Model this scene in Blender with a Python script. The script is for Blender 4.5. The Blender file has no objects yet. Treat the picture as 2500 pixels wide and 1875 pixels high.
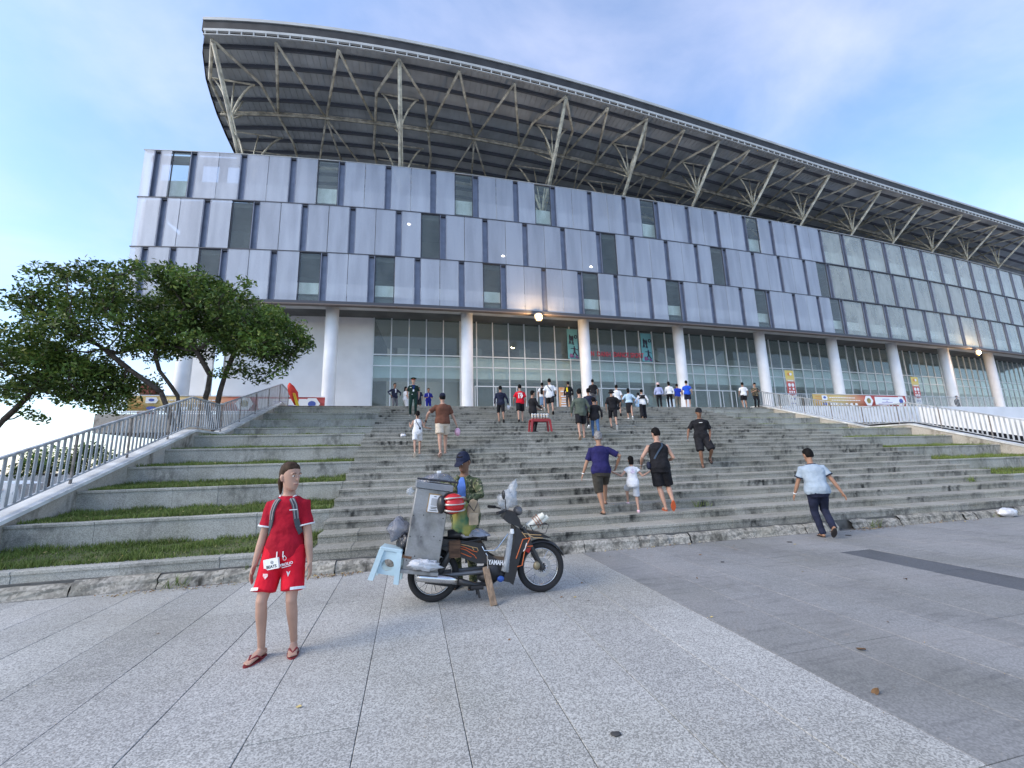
import bpy, bmesh, math, random
import numpy as np
from mathutils import Vector, Matrix, noise as mnoise

rnd = random.Random(7)
scene = bpy.context.scene
COL = scene.collection

# ------------------------------------------------------------------ camera
cam_d = bpy.data.cameras.new('camera')
cam_d.sensor_width = 36.0
cam_d.lens = 1012.0 / 2500.0 * 36.0
cam_d.clip_start = 0.05
cam_d.clip_end = 4000.0
cam = bpy.data.objects.new('camera', cam_d)
COL.objects.link(cam)
_p, _r, _y = math.radians(10.38), math.radians(1.6), math.radians(13.92)
_fw = Vector((math.sin(_y) * math.cos(_p), math.cos(_y) * math.cos(_p), math.sin(_p)))
_rt0 = Vector((math.cos(_y), -math.sin(_y), 0))
_up0 = _rt0.cross(_fw)
_rt = math.cos(_r) * _rt0 - math.sin(_r) * _up0
_up = math.sin(_r) * _rt0 + math.cos(_r) * _up0
cam.matrix_world = Matrix(((_rt.x, _up.x, -_fw.x, 0), (_rt.y, _up.y, -_fw.y, 0), (_rt.z, _up.z, -_fw.z, 1.6), (0, 0, 0, 1)))
scene.camera = cam

# ------------------------------------------------------------------ sky, sun, exposure
SUN_EL, SUN_AZ = math.radians(36), math.radians(-104)     # azimuth from +Y towards +X
world = bpy.data.worlds.new('World')
scene.world = world
world.use_nodes = True
wn, wl = world.node_tree.nodes, world.node_tree.links
wn.clear()
w_out = wn.new('ShaderNodeOutputWorld')
sky = wn.new('ShaderNodeTexSky')
sky.sky_type = 'NISHITA'
sky.sun_disc = False
sky.sun_elevation = SUN_EL
sky.sun_rotation = SUN_AZ
sky.air_density = 1.0
sky.dust_density = 1.0
sky.ozone_density = 2.6
bg_sky = wn.new('ShaderNodeBackground')
bg_sky.inputs['Strength'].default_value = 0.15
hs = wn.new('ShaderNodeHueSaturation'); hs.inputs['Saturation'].default_value = 1.1
wl.new(sky.outputs['Color'], hs.inputs['Color'])
wl.new(hs.outputs['Color'], bg_sky.inputs['Color'])
# thin clouds: noise on the sky direction flattened towards the horizon
tc = wn.new('ShaderNodeTexCoord')
sep = wn.new('ShaderNodeSeparateXYZ')
wl.new(tc.outputs['Generated'], sep.inputs[0])
zc = wn.new('ShaderNodeMath'); zc.operation = 'MAXIMUM'; zc.inputs[1].default_value = 0.0
wl.new(sep.outputs['Z'], zc.inputs[0])
za = wn.new('ShaderNodeMath'); za.operation = 'ADD'; za.inputs[1].default_value = 0.32
wl.new(zc.outputs[0], za.inputs[0])
dx = wn.new('ShaderNodeMath'); dx.operation = 'DIVIDE'
dy = wn.new('ShaderNodeMath'); dy.operation = 'DIVIDE'
wl.new(sep.outputs['X'], dx.inputs[0]); wl.new(za.outputs[0], dx.inputs[1])
wl.new(sep.outputs['Y'], dy.inputs[0]); wl.new(za.outputs[0], dy.inputs[1])
cmb = wn.new('ShaderNodeCombineXYZ')
wl.new(dx.outputs[0], cmb.inputs[0]); wl.new(dy.outputs[0], cmb.inputs[1])
cn = wn.new('ShaderNodeTexNoise')
cn.inputs['Scale'].default_value = 1.7
cn.inputs['Detail'].default_value = 7.0
cn.inputs['Roughness'].default_value = 0.55
cn.inputs['Distortion'].default_value = 0.35
wl.new(cmb.outputs[0], cn.inputs['Vector'])
cr = wn.new('ShaderNodeValToRGB')
cr.color_ramp.elements[0].position = 0.41
cr.color_ramp.elements[0].color = (0, 0, 0, 1)
cr.color_ramp.elements[1].position = 0.74
cr.color_ramp.elements[1].color = (0.72, 0.72, 0.72, 1)
cr.color_ramp.interpolation = 'B_SPLINE'
wl.new(cn.outputs['Fac'], cr.inputs['Fac'])
bg_cloud = wn.new('ShaderNodeBackground')
bg_cloud.inputs['Color'].default_value = (0.50, 0.50, 0.60, 1)
bg_cloud.inputs['Strength'].default_value = 1.0
mixw = wn.new('ShaderNodeMixShader')
wl.new(cr.outputs['Color'], mixw.inputs['Fac'])
wl.new(bg_sky.outputs[0], mixw.inputs[1])
wl.new(bg_cloud.outputs[0], mixw.inputs[2])
wl.new(mixw.outputs[0], w_out.inputs['Surface'])

sun_d = bpy.data.lights.new('sun', 'SUN')
sun_d.energy = 0.85
sun_d.angle = math.radians(26)
sun_d.color = (1.0, 0.90, 0.76)
sun = bpy.data.objects.new('sun', sun_d)
COL.objects.link(sun)
_sd = Vector((math.sin(SUN_AZ) * math.cos(SUN_EL), math.cos(SUN_AZ) * math.cos(SUN_EL), math.sin(SUN_EL)))
sun.rotation_euler = (-_sd).to_track_quat('-Z', 'Y').to_euler()

scene.view_settings.view_transform = 'Standard'
scene.view_settings.look = 'None'
scene.view_settings.gamma = 1.0
scene.view_settings.use_curve_mapping = False
scene.view_settings.exposure = 1.27
scene.cycles.use_denoising = True
scene.cycles.max_bounces = 8
scene.cycles.transparent_max_bounces = 12

# ------------------------------------------------------------------ helpers
MATS = {}
def mat(name, col, rough=0.7, metal=0.0, var=0.0, vscale=4.0, bump=0.0, bscale=40.0, spec=0.5, col2=None, coord='Object', rand=0.0, trans=0.0, emit=None, estr=0.0, alpha=1.0, bdist=0.01, stretch=None, lo=0.35, hi=0.65, detail=5.0):
    """procedural Principled material: base colour broken by noise, optional bump, per-object brightness jitter"""
    if name in MATS: return MATS[name]
    m = bpy.data.materials.new(name); m.use_nodes = True
    n, l = m.node_tree.nodes, m.node_tree.links
    b = n['Principled BSDF']
    b.inputs['Base Color'].default_value = (*col, 1)
    b.inputs['Roughness'].default_value = rough
    b.inputs['Metallic'].default_value = metal
    b.inputs['Specular IOR Level'].default_value = spec
    b.inputs['Transmission Weight'].default_value = trans
    b.inputs['Alpha'].default_value = alpha
    if emit:
        b.inputs['Emission Color'].default_value = (*emit, 1); b.inputs['Emission Strength'].default_value = estr
    last = None
    if coord == 'World': vec = n.new('ShaderNodeNewGeometry').outputs['Position']
    else: vec = n.new('ShaderNodeTexCoord').outputs[coord]
    if stretch:
        mp = n.new('ShaderNodeMapping'); mp.inputs['Scale'].default_value = stretch
        l.new(vec, mp.inputs['Vector']); vec = mp.outputs[0]
    if var > 0 or col2:
        nz = n.new('ShaderNodeTexNoise'); nz.inputs['Scale'].default_value = vscale; nz.inputs['Detail'].default_value = detail
        l.new(vec, nz.inputs['Vector'])
        r = n.new('ShaderNodeValToRGB')
        r.color_ramp.elements[0].position = lo; r.color_ramp.elements[1].position = hi
        if col2:
            r.color_ramp.elements[0].color = (*col, 1); r.color_ramp.elements[1].color = (*col2, 1)
        else:
            r.color_ramp.elements[0].color = (*[c * (1 - var) for c in col], 1)
            r.color_ramp.elements[1].color = (*[min(1, c * (1 + var)) for c in col], 1)
        l.new(nz.outputs['Fac'], r.inputs['Fac'])
        last = r.outputs['Color']
    if rand > 0:
        oi = n.new('ShaderNodeObjectInfo')
        mr = n.new('ShaderNodeMapRange'); mr.inputs['To Min'].default_value = 1 - rand; mr.inputs['To Max'].default_value = 1 + rand
        l.new(oi.outputs['Random'], mr.inputs['Value'])
        mx = n.new('ShaderNodeMix'); mx.data_type = 'RGBA'; mx.blend_type = 'MULTIPLY'; mx.inputs['Factor'].default_value = 1
        if last is None: mx.inputs['A'].default_value = (*col, 1)
        else: l.new(last, mx.inputs['A'])
        l.new(mr.outputs[0], mx.inputs['B'])
        last = mx.outputs['Result']
    if last is not None: l.new(last, b.inputs['Base Color'])
    if bump > 0:
        nb = n.new('ShaderNodeTexNoise'); nb.inputs['Scale'].default_value = bscale; nb.inputs['Detail'].default_value = 4
        l.new(vec, nb.inputs['Vector'])
        bp = n.new('ShaderNodeBump'); bp.inputs['Strength'].default_value = bump; bp.inputs['Distance'].default_value = bdist
        l.new(nb.outputs['Fac'], bp.inputs['Height']); l.new(bp.outputs[0], b.inputs['Normal'])
    MATS[name] = m
    return m

def nodes_of(m): return m.node_tree.nodes, m.node_tree.links

def mesh_obj(name, me, material=None, parent=None, kind=None):
    o = bpy.data.objects.new(name, me); COL.objects.link(o)
    if material is not None and len(me.materials) == 0: me.materials.append(material)
    if parent is not None: o.parent = parent
    if kind: o['kind'] = kind
    return o

class MB:
    """collects boxes, tubes, lofts; build() links them as one mesh object"""
    def __init__(s): s.v = []; s.f = []; s.mi = []; s.m = 0
    def add(s, vs, fs):
        o = len(s.v); s.v += [tuple(p) for p in vs]; s.f += [tuple(i + o for i in f) for f in fs]; s.mi += [s.m] * len(fs); return s
    def box(s, x0, x1, y0, y1, z0, z1, M=None):
        vs = [Vector(p) for p in ((x0,y0,z0),(x1,y0,z0),(x1,y1,z0),(x0,y1,z0),(x0,y0,z1),(x1,y0,z1),(x1,y1,z1),(x0,y1,z1))]
        if M: vs = [M @ p for p in vs]
        return s.add(vs, [(0,3,2,1),(4,5,6,7),(0,1,5,4),(1,2,6,5),(2,3,7,6),(3,0,4,7)])
    def cbox(s, x0, x1, y0, y1, z0, z1, c=0.01, M=None):
        """box with chamfered edges on the vertical and top sides"""
        c = min(c, (x1-x0)/3, (y1-y0)/3, (z1-z0)/3)
        r = [(x0+c,y0),(x1-c,y0),(x1,y0+c),(x1,y1-c),(x1-c,y1),(x0+c,y1),(x0,y1-c),(x0,y0+c)]
        r2 = [(x0+c,y0+c),(x1-c,y0+c),(x1-c,y0+c),(x1-c,y1-c),(x1-c,y1-c),(x0+c,y1-c),(x0+c,y1-c),(x0+c,y0+c)]
        t = [(x0+c,y0+c),(x1-c,y0+c),(x1-c,y1-c),(x0+c,y1-c)]
        vs = [(x,y,z0) for x,y in r] + [(x,y,z1-c) for x,y in r] + [(x,y,z1) for x,y in t]
        f = [tuple(reversed(range(8)))]
        for i in range(8): j=(i+1)%8; f.append((i,j,8+j,8+i))
        q = [0,1,1,2,2,3,3,0]
        for i in range(8):
            j=(i+1)%8; a,b = 16+q[i],16+q[j]
            f.append((8+i,8+j,b,a) if a!=b else (8+i,8+j,a))
        f.append((16,17,18,19))
        vs = [Vector(p) for p in vs]
        if M: vs = [M @ p for p in vs]
        return s.add(vs, f)
    def tube(s, pts, r, n=8, caps=True):
        pts = [Vector(p) for p in pts]; k = len(pts)
        rr = r if isinstance(r, (list, tuple)) else [r]*k
        d0 = (pts[1]-pts[0]).normalized()
        a = Vector((0,0,1)) if abs(d0.z) < .9 else Vector((1,0,0))
        u = d0.cross(a).normalized(); vs = []
        for i in range(k):
            d = (pts[min(i+1,k-1)]-pts[max(i-1,0)])
            if d.length < 1e-9: d = d0
            d.normalize()
            u = (u - d*u.dot(d)); u.normalize(); w = d.cross(u)
            for j in range(n):
                an = 2*math.pi*j/n
                vs.append(pts[i] + (u*math.cos(an)+w*math.sin(an))*rr[i])
        f = []
        for i in range(k-1):
            for j in range(n):
                j2=(j+1)%n; f.append((i*n+j,i*n+j2,(i+1)*n+j2,(i+1)*n+j))
        if caps:
            f.append(tuple(reversed(range(n)))); f.append(tuple((k-1)*n+j for j in range(n)))
        return s.add(vs, f)
    def loft(s, rings, caps=True):
        n = len(rings[0]); vs = [p for r in rings for p in r]; f = []
        for i in range(len(rings)-1):
            for j in range(n):
                j2=(j+1)%n; f.append((i*n+j,i*n+j2,(i+1)*n+j2,(i+1)*n+j))
        if caps:
            f.append(tuple(reversed(range(n)))); f.append(tuple((len(rings)-1)*n+j for j in range(n)))
        return s.add(vs, f)
    def prism(s, poly, y0, y1, M=None):
        """poly of (x,z) extruded along y"""
        n=len(poly); vs=[Vector((x,y0,z)) for x,z in poly]+[Vector((x,y1,z)) for x,z in poly]
        if M: vs=[M@p for p in vs]
        f=[tuple(range(n)),tuple(reversed(range(n,2*n)))]
        for i in range(n):
            j=(i+1)%n; f.append((j,i,n+i,n+j))
        return s.add(vs,f)
    def ell(s, c, r, n=12, m=8, M=None):
        c=Vector(c); vs=[]; f=[]
        for i in range(m+1):
            th=math.pi*i/m
            for j in range(n):
                ph=2*math.pi*j/n
                p=Vector((r[0]*math.sin(th)*math.cos(ph), r[1]*math.sin(th)*math.sin(ph), r[2]*math.cos(th)))
                if M: p=M@p
                vs.append(c+p)
        for i in range(m):
            for j in range(n):
                j2=(j+1)%n; f.append((i*n+j,(i+1)*n+j,(i+1)*n+j2,i*n+j2))
        return s.add(vs,f)
    def disc(s, c, nrm, r0, r1, th, n=32):
        """ring (washer) of inner r0 outer r1 around axis nrm"""
        c=Vector(c); nrm=Vector(nrm).normalized(); a=Vector((0,0,1)) if abs(nrm.z)<.9 else Vector((1,0,0))
        u=nrm.cross(a).normalized(); w=nrm.cross(u); vs=[]; f=[]
        for j in range(n):
            an=2*math.pi*j/n; e=u*math.cos(an)+w*math.sin(an)
            vs += [c+e*r0-nrm*th/2, c+e*r1-nrm*th/2, c+e*r1+nrm*th/2, c+e*r0+nrm*th/2]
        for j in range(n):
            k=(j+1)%n
            for q in range(4):
                q2=(q+1)%4; f.append((j*4+q,k*4+q,k*4+q2,j*4+q2))
        return s.add(vs,f)
    def mesh(s, name, materials=None, smooth=False):
        me=bpy.data.meshes.new(name); me.from_pydata(s.v,[],s.f)
        if materials is not None:
            for m in (materials if isinstance(materials,(list,tuple)) else [materials]): me.materials.append(m)
            if any(s.mi): me.polygons.foreach_set('material_index', s.mi)
        if smooth: me.polygons.foreach_set('use_smooth',[True]*len(me.polygons))
        me.update(); return me
    def build(s, name, material=None, parent=None, smooth=False, kind=None):
        return mesh_obj(name, s.mesh(name, material, smooth), None, parent, kind)

def tag(o, label=None, cat=None, group=None, kind=None):
    if label: o['label']=label
    if cat: o['category']=cat
    if group: o['group']=group
    if kind: o['kind']=kind
    return o
def empty(name, loc=(0,0,0), rz=0.0, label=None, cat=None, group=None):
    o=bpy.data.objects.new(name,None); COL.objects.link(o); o.location=loc; o.rotation_euler=(0,0,rz); o.empty_display_size=.2
    return tag(o,label,cat,group)
BAKE=[]
def text_obj(name, body, size, material, M, parent=None, ext=0.002, align='CENTER', sx=1.0, bold=0.0):
    c=bpy.data.curves.new(name,'FONT'); c.body=body; c.size=size; c.extrude=ext; c.align_x=align; c.align_y='CENTER'; c.offset=bold
    c.resolution_u=3
    o=bpy.data.objects.new(name,c); COL.objects.link(o)
    BAKE.append((o,name,material,Matrix(M)@Matrix.Diagonal((sx,1,1,1)),parent))
    return o
def bake_all():
    dg=bpy.context.evaluated_depsgraph_get()
    out=[]
    for o,name,material,M,parent in BAKE:
        me=bpy.data.meshes.new_from_object(o.evaluated_get(dg)); out.append(me)
    for (o,name,material,M,parent),me in zip(BAKE,out):
        if o.type=='FONT' or M is not None:
            me.transform(M if M is not None else Matrix.Identity(4))
        me.materials.clear()
        for m in (material if isinstance(material,(list,tuple)) else [material]): me.materials.append(m)
        if o.type!='FONT': me.polygons.foreach_set('use_smooth',[True]*len(me.polygons))
        me.name=name
        bpy.data.objects.remove(o)
        mesh_obj(name,me,None,parent)
    BAKE.clear()
def yaw_m(x,y,z,rz): return Matrix.Translation((x,y,z))@Matrix.Rotation(rz,4,'Z')

# ------------------------------------------------------------------ setting geometry numbers
N1=15                      # last riser index of the lower flight (its top is the landing)
def step(k):               # nosing y and tread height of riser k
    return (7.23+.479*k, .33+.15*k) if k<=N1 else (16.27+.5*(k-16), 2.58+.15*(k-15))
NK=28                      # riser 28 tops out on the platform
PZ=step(NK)[1]             # 4.53
XL,XA,XB,XR=-6.3,-1.45,17.28,22.65
def yf(X): return 25.9+(.0035 if X<6 else .00107)*(X-6)**2
def yfd(X): return 2*(.0035 if X<6 else .00107)*(X-6)
def fac(X,off=0.0):        # point on the facade plan curve, off metres behind it
    d=yfd(X); n=Vector((-d,1,0)).normalized(); return Vector((X,yf(X),0))+n*off
def fmat(X,off=0.0,z=0.0): # frame on the facade: local x along the wall, y inward
    p=fac(X,off); return yaw_m(p.x,p.y,z,math.atan(yfd(X)))
# ------------------------------------------------------------------ setting materials
def stone_mat(name, base, dark, speck=0.10, mold=0.55, tint=(.30,.28,.22), speckscale=120.0, big=0.8, rough=0.75, rand=0.10, moldscale=1.6, riser_only=True, scuff=0.0):
    m=bpy.data.materials.new(name); m.use_nodes=True
    n,l=nodes_of(m); b=n['Principled BSDF']; b.inputs['Roughness'].default_value=rough; b.inputs['Specular IOR Level'].default_value=.35
    g=n.new('ShaderNodeNewGeometry'); pos=g.outputs['Position']
    def noise(sc,det=4,vec=pos,dist=0.0):
        t=n.new('ShaderNodeTexNoise'); t.inputs['Scale'].default_value=sc; t.inputs['Detail'].default_value=det; t.inputs['Distortion'].default_value=dist; l.new(vec,t.inputs['Vector']); return t.outputs['Fac']
    def ramp(f,a,bb,ca=(0,0,0),cb=(1,1,1)):
        r=n.new('ShaderNodeValToRGB'); r.color_ramp.elements[0].position=a; r.color_ramp.elements[1].position=bb
        r.color_ramp.elements[0].color=(*ca,1); r.color_ramp.elements[1].color=(*cb,1); l.new(f,r.inputs['Fac']); return r.outputs['Color']
    def mix(f,a,bb,mode='MIX'):
        x=n.new('ShaderNodeMix'); x.data_type='RGBA'; x.blend_type=mode
        if isinstance(f,float): x.inputs['Factor'].default_value=f
        else: l.new(f,x.inputs['Factor'])
        for s_,v in (('A',a),('B',bb)):
            if isinstance(v,tuple): x.inputs[s_].default_value=(*v,1)
            else: l.new(v,x.inputs[s_])
        return x.outputs['Result']
    lo=tuple(c*(1-speck*2.2) for c in base); hi=tuple(min(1,c*(1+speck*2.2)) for c in base)
    vor=n.new('ShaderNodeTexVoronoi'); vor.inputs['Scale'].default_value=speckscale; l.new(pos,vor.inputs['Vector'])
    sepc=n.new('ShaderNodeSeparateColor'); l.new(vor.outputs['Color'],sepc.inputs[0])
    c=ramp(sepc.outputs[0],.15,.9,lo,hi)
    c=mix(ramp(noise(big,5),.42,.68),c,mix(1.0,c,(.80,.80,.76),'MULTIPLY'))
    c=mix(ramp(noise(big*.37+.3,3,dist=.6),.5,.75),c,mix(.35,c,tint))
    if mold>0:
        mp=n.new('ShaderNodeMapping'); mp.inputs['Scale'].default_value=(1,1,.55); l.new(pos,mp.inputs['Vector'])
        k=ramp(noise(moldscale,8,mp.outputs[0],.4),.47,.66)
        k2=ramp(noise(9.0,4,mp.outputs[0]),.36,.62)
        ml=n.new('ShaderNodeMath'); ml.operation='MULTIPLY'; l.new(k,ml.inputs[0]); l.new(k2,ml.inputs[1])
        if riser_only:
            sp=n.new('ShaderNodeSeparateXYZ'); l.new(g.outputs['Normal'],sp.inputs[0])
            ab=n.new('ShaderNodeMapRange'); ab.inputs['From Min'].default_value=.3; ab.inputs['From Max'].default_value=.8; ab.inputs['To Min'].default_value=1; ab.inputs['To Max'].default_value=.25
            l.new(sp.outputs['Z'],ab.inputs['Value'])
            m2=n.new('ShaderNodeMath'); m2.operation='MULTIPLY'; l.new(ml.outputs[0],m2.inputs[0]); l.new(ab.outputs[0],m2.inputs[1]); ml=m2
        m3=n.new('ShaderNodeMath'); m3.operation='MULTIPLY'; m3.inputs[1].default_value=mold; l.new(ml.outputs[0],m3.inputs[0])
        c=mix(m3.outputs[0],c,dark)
    if scuff>0:
        mp=n.new('ShaderNodeMapping'); mp.inputs['Scale'].default_value=(.7,6,1); mp.inputs['Rotation'].default_value=(0,0,.12); l.new(pos,mp.inputs['Vector'])
        k=ramp(noise(2.2,6,mp.outputs[0],.3),.54,.74)
        m4=n.new('ShaderNodeMath'); m4.operation='MULTIPLY'; m4.inputs[1].default_value=scuff; l.new(k,m4.inputs[0])
        c=mix(m4.outputs[0],c,mix(1.0,c,(.55,.55,.56),'MULTIPLY'))
    if rand>0:
        oi=n.new('ShaderNodeObjectInfo'); mr=n.new('ShaderNodeMapRange'); mr.inputs['To Min'].default_value=1-rand; mr.inputs['To Max'].default_value=1+rand
        l.new(oi.outputs['Random'],mr.inputs['Value']); c=mix(1.0,c,mr.outputs[0],'MULTIPLY')
    l.new(c,b.inputs['Base Color'])
    bp=n.new('ShaderNodeBump'); bp.inputs['Strength'].default_value=.35; bp.inputs['Distance'].default_value=.004
    l.new(noise(90,4),bp.inputs['Height']); l.new(bp.outputs[0],b.inputs['Normal'])
    MATS[name]=m; return m

M_PAVE=stone_mat('light granite paving',(.405,.40,.375),(.13,.13,.13),speck=.17,mold=.22,speckscale=120,big=.45,tint=(.38,.35,.30),rand=.10,moldscale=.7,riser_only=False,scuff=.25,rough=.8)
M_PAVE_D=stone_mat('smooth grey paving',(.265,.263,.255),(.11,.11,.11),speck=.08,mold=.35,speckscale=90,big=.6,tint=(.33,.31,.29),rand=.06,moldscale=.9,riser_only=False,scuff=.5,rough=.72)
M_PAVE_C=stone_mat('charcoal paving',(.105,.11,.118),(.05,.05,.05),speck=.08,mold=.2,speckscale=90,big=.8,rand=.05,riser_only=False,scuff=.2,rough=.6)
M_STAIR=stone_mat('weathered riser-shaded stair granite',(.325,.312,.272),(.028,.028,.025),speck=.13,mold=1.0,speckscale=95,big=.9,rand=.12,moldscale=1.5)  # heavy mold on the risers also paints in their shading
M_KERB=stone_mat('terrace kerb granite',(.385,.38,.345),(.055,.055,.048),speck=.11,mold=.7,speckscale=95,big=1.0,rand=.09,moldscale=1.2,tint=(.40,.36,.26))
M_RUBBLE=stone_mat('crumbling mortar footing',(.33,.31,.27),(.03,.028,.022),speck=.14,mold=1.0,speckscale=35,big=1.6,rand=.10,moldscale=3.0,riser_only=False)
M_MORTAR=mat('dark joint mortar',(.10,.10,.095),rough=.95,var=.3,vscale=6,coord='World')
M_GROUND=mat('plaza ground',(.30,.31,.33),rough=.9,var=.12,vscale=.5,coord='World')
M_YARD=mat('yard asphalt',(.12,.12,.12),rough=.95,var=.25,vscale=.6,coord='World')
M_SOIL=mat('grass bed soil',(.07,.095,.03),rough=1,col2=(.12,.125,.055),vscale=3,coord='World',bump=.6,bscale=30,bdist=.03)
M_CONC=stone_mat('painted weathered concrete',(.46,.43,.38),(.085,.07,.05),speck=.06,mold=1.0,speckscale=60,big=.7,rand=0,moldscale=1.3,riser_only=False,tint=(.38,.30,.22))
M_WHITE=mat('white painted wall',(.74,.75,.76),rough=.7,var=.06,vscale=.7,coord='World')
M_WHITE2=mat('white painted coping',(.60,.61,.60),rough=.7,var=.22,vscale=2.5,coord='World')
M_RAIL=mat('galvanised grey rail',(.43,.455,.48),rough=.5,metal=.3,var=.28,vscale=7,coord='World',stretch=(1,1,.35))
M_POST=mat('rusty brown post',(.21,.19,.175),rough=.8,var=.3,vscale=9,coord='World')

# ------------------------------------------------------------------ ground
mb=MB()
mb.add([(-6.62,-1500,-.012),(2500,-1500,-.012),(2500,2500,-.012),(-6.62,2500,-.012),(-2500,-1500,-.012),(-2500,7.0,-.012),(-6.62,7.0,-.012)],[(0,1,2,3),(4,0,6,5)])
mb.add([(-2500,7.0,-.012),(-6.62,7.0,-.012),(-6.62,2500,-.012),(-2500,7.0,-1.2),(-6.62,7.0,-1.2),(-6.62,2500,-1.2)],[(3,4,1,0),(4,5,2,1)])
ground=mb.build('ground',M_GROUND,kind='structure')
mb=MB(); mb.add([(-2500,7.0,-1.2),(-6.62,7.0,-1.2),(-6.62,2500,-1.2),(-2500,2500,-1.2)],[(0,1,2,3)])
mb.build('yard_ground',M_YARD,kind='structure')
# paving slabs, each its own piece of the pavement
pave=bpy.data.objects.new('pavement',None); COL.objects.link(pave); pave['kind']='structure'
GX,GY=.637,1.267
def slab_mesh(w,d,m):
    b=MB(); b.cbox(-w/2+.0026,w/2-.0026,-d/2+.0026,d/2-.0026,-.05,0,.003); return b.mesh('paving_slab',m)
SL={}
def slab(xc,yc,w,d,m):
    key=(round(w,3),round(d,3),m.name)
    if key not in SL: SL[key]=slab_mesh(w,d,m)
    o=mesh_obj('paving_slab',SL[key],None,pave); o.location=(xc,yc,rnd.uniform(-.0025,0)); o.rotation_euler=(rnd.uniform(-.0015,.0015),rnd.uniform(-.0015,.0015),0)
ye=[.54+GY*i for i in range(5)]+[7.02]
for j in range(5):
    for i in range(-15,25):
        x0=2.9+GX*i; xc=x0+GX/2; yc=(ye[j]+ye[j+1])/2
        az=math.degrees(math.atan2(xc,yc))
        if az<-52 or az>73 or xc<-6.4: continue
        m=M_PAVE if i<0 else M_PAVE_D
        if i==6 and j<4: m=M_PAVE_C
        slab(xc,yc,GX,ye[j+1]-ye[j],m)

mb=MB(); mb.add([(-6.6,.5,-.0085),(19,.5,-.0085),(19,7.2,-.0085),(-6.6,7.2,-.0085)],[(0,1,2,3)]); mb.build('paving_joint_bed',M_MORTAR,kind='structure')
# ------------------------------------------------------------------ stairs
prof=[(7.10,-1.2)]
for k in range(NK+1):
    Y,z=step(k); prof += [(Y+.02,(prof[-1][1] if k else -.2)),(Y+.02,z-.02)]
prof[1]=(7.10+.15,-1.2)
prof += [(22.6,PZ-.02),(22.6,-1.2)]
def prism_x(mb,poly,x0,x1):
    n=len(poly); vs=[(x0,y,z) for y,z in poly]+[(x1,y,z) for y,z in poly]
    f=[tuple(reversed(range(n))),tuple(range(n,2*n))]
    for i in range(n):
        j=(i+1)%n; f.append((i,j,n+j,n+i))
    return mb.add(vs,f)
mb=MB(); prism_x(mb,prof[1:],XA+.03,XB-.03)
tp=[(7.25,-1.2)]; last=-.2
for k in range(0,NK,3):
    Y,z=step(k); tp += [(Y+.03,last),(Y+.03,z-.06)]; last=z-.06
tp += [(22.3,last),(22.3,PZ-.05),(22.6,PZ-.05),(22.6,-1.2)]
prism_x(mb,tp,XL+.001,XA+.03); prism_x(mb,tp,XB-.03,XR-.001)
stairs=mb.build('stairs',M_MORTAR,kind='structure')
def step_mb(L,rise,depth,mb=None,x0=0.0,y0=0.0,z0=0.0):
    mb=mb or MB(); g=.002
    mb.box(x0+g,x0+L-g,y0+.004,y0+.05,z0-rise-.01,z0-.046)
    mb.cbox(x0+g,x0+L-g,y0-.016,y0+depth,z0-.045,z0,.006)
    return mb
SM={}
upper=MB()
def run(k,xa,xb,rise,depth,n,name,material,stuff=None):
    Y,z=step(k); Ln=(xb-xa)/n; half=rnd.random()<.5
    xs=[xa+Ln*i for i in range(n+1)]
    if half: xs=[xa]+[x+Ln/2 for x in xs[:-1]]+[xb]
    for a,b in zip(xs[:-1],xs[1:]):
        if stuff is not None: step_mb(b-a,rise,depth,stuff,a,Y,z); continue
        key=(round(b-a,3),rise,round(depth,2),material.name)
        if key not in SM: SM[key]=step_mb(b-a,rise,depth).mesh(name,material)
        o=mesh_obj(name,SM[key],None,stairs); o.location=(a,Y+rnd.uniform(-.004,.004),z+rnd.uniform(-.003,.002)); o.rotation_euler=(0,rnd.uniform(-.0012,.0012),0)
for k in range(NK+1):
    d=.49 if k<15 else (1.88 if k==15 else .51)
    if k==NK: d=.7
    xa,xb=(XA,XB)
    if k==NK: xa,xb=XL,XR
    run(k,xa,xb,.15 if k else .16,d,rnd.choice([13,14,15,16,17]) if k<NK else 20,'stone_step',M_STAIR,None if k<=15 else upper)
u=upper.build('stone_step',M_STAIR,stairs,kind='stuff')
for k in range(0,NK,3):
    for xa,xb in ((XL,XA),(XB,XR)):
        run(k,xa,xb,.43 if k else .16,.22,rnd.choice([4,4,5,6]),'kerb_stone',M_KERB)
# crumbling footing under the first step: uneven stones and mortar
foot=bpy.data.objects.new('stair_footing',None); COL.objects.link(foot); foot['kind']='structure'
x=-7.3
while x<XR+.5:
    L=rnd.uniform(.35,1.5); h=rnd.uniform(.14,.18); pr=rnd.uniform(.0,.06)
    if rnd.random()<.05: x+=L*.25; continue
    b=MB(); nx,nz=6,4; vs=[];f=[]
    for iz in range(nz+1):
        for ix in range(nx+1):
            q=Vector((x+ix*L/nx,iz*.3,3.1)); nz_=mnoise.noise(q*5)*.022+mnoise.noise(q*14)*.010
            t=iz/nz; yy=7.13-pr-.05*(1-t)*(1-t)+nz_ + (.05 if t>.99 else 0)
            ex=.012*mnoise.noise(Vector((iz*3.3,x*7,ix)))
            vs.append((x+ix*(L-.012)/nx+ex*(ix in(0,nx)),yy,-.03+(h+.03)*t+(.02*mnoise.noise(Vector((x*9,ix*1.7,0)))if iz==nz else 0)))
    o0=len(vs)
    for ix in range(nx+1): vs.append((vs[nz*(nx+1)+ix][0],7.28,vs[nz*(nx+1)+ix][2]))
    for iz in range(nz):
        for ix in range(nx): a=iz*(nx+1)+ix; f.append((a,a+1,a+nx+2,a+nx+1))
    for ix in range(nx): a=nz*(nx+1)+ix; f.append((a,a+1,o0+ix+1,o0+ix))
    b.add(vs,f); b.build('footing_stone',M_RUBBLE,foot,smooth=False)
    x+=L
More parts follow.
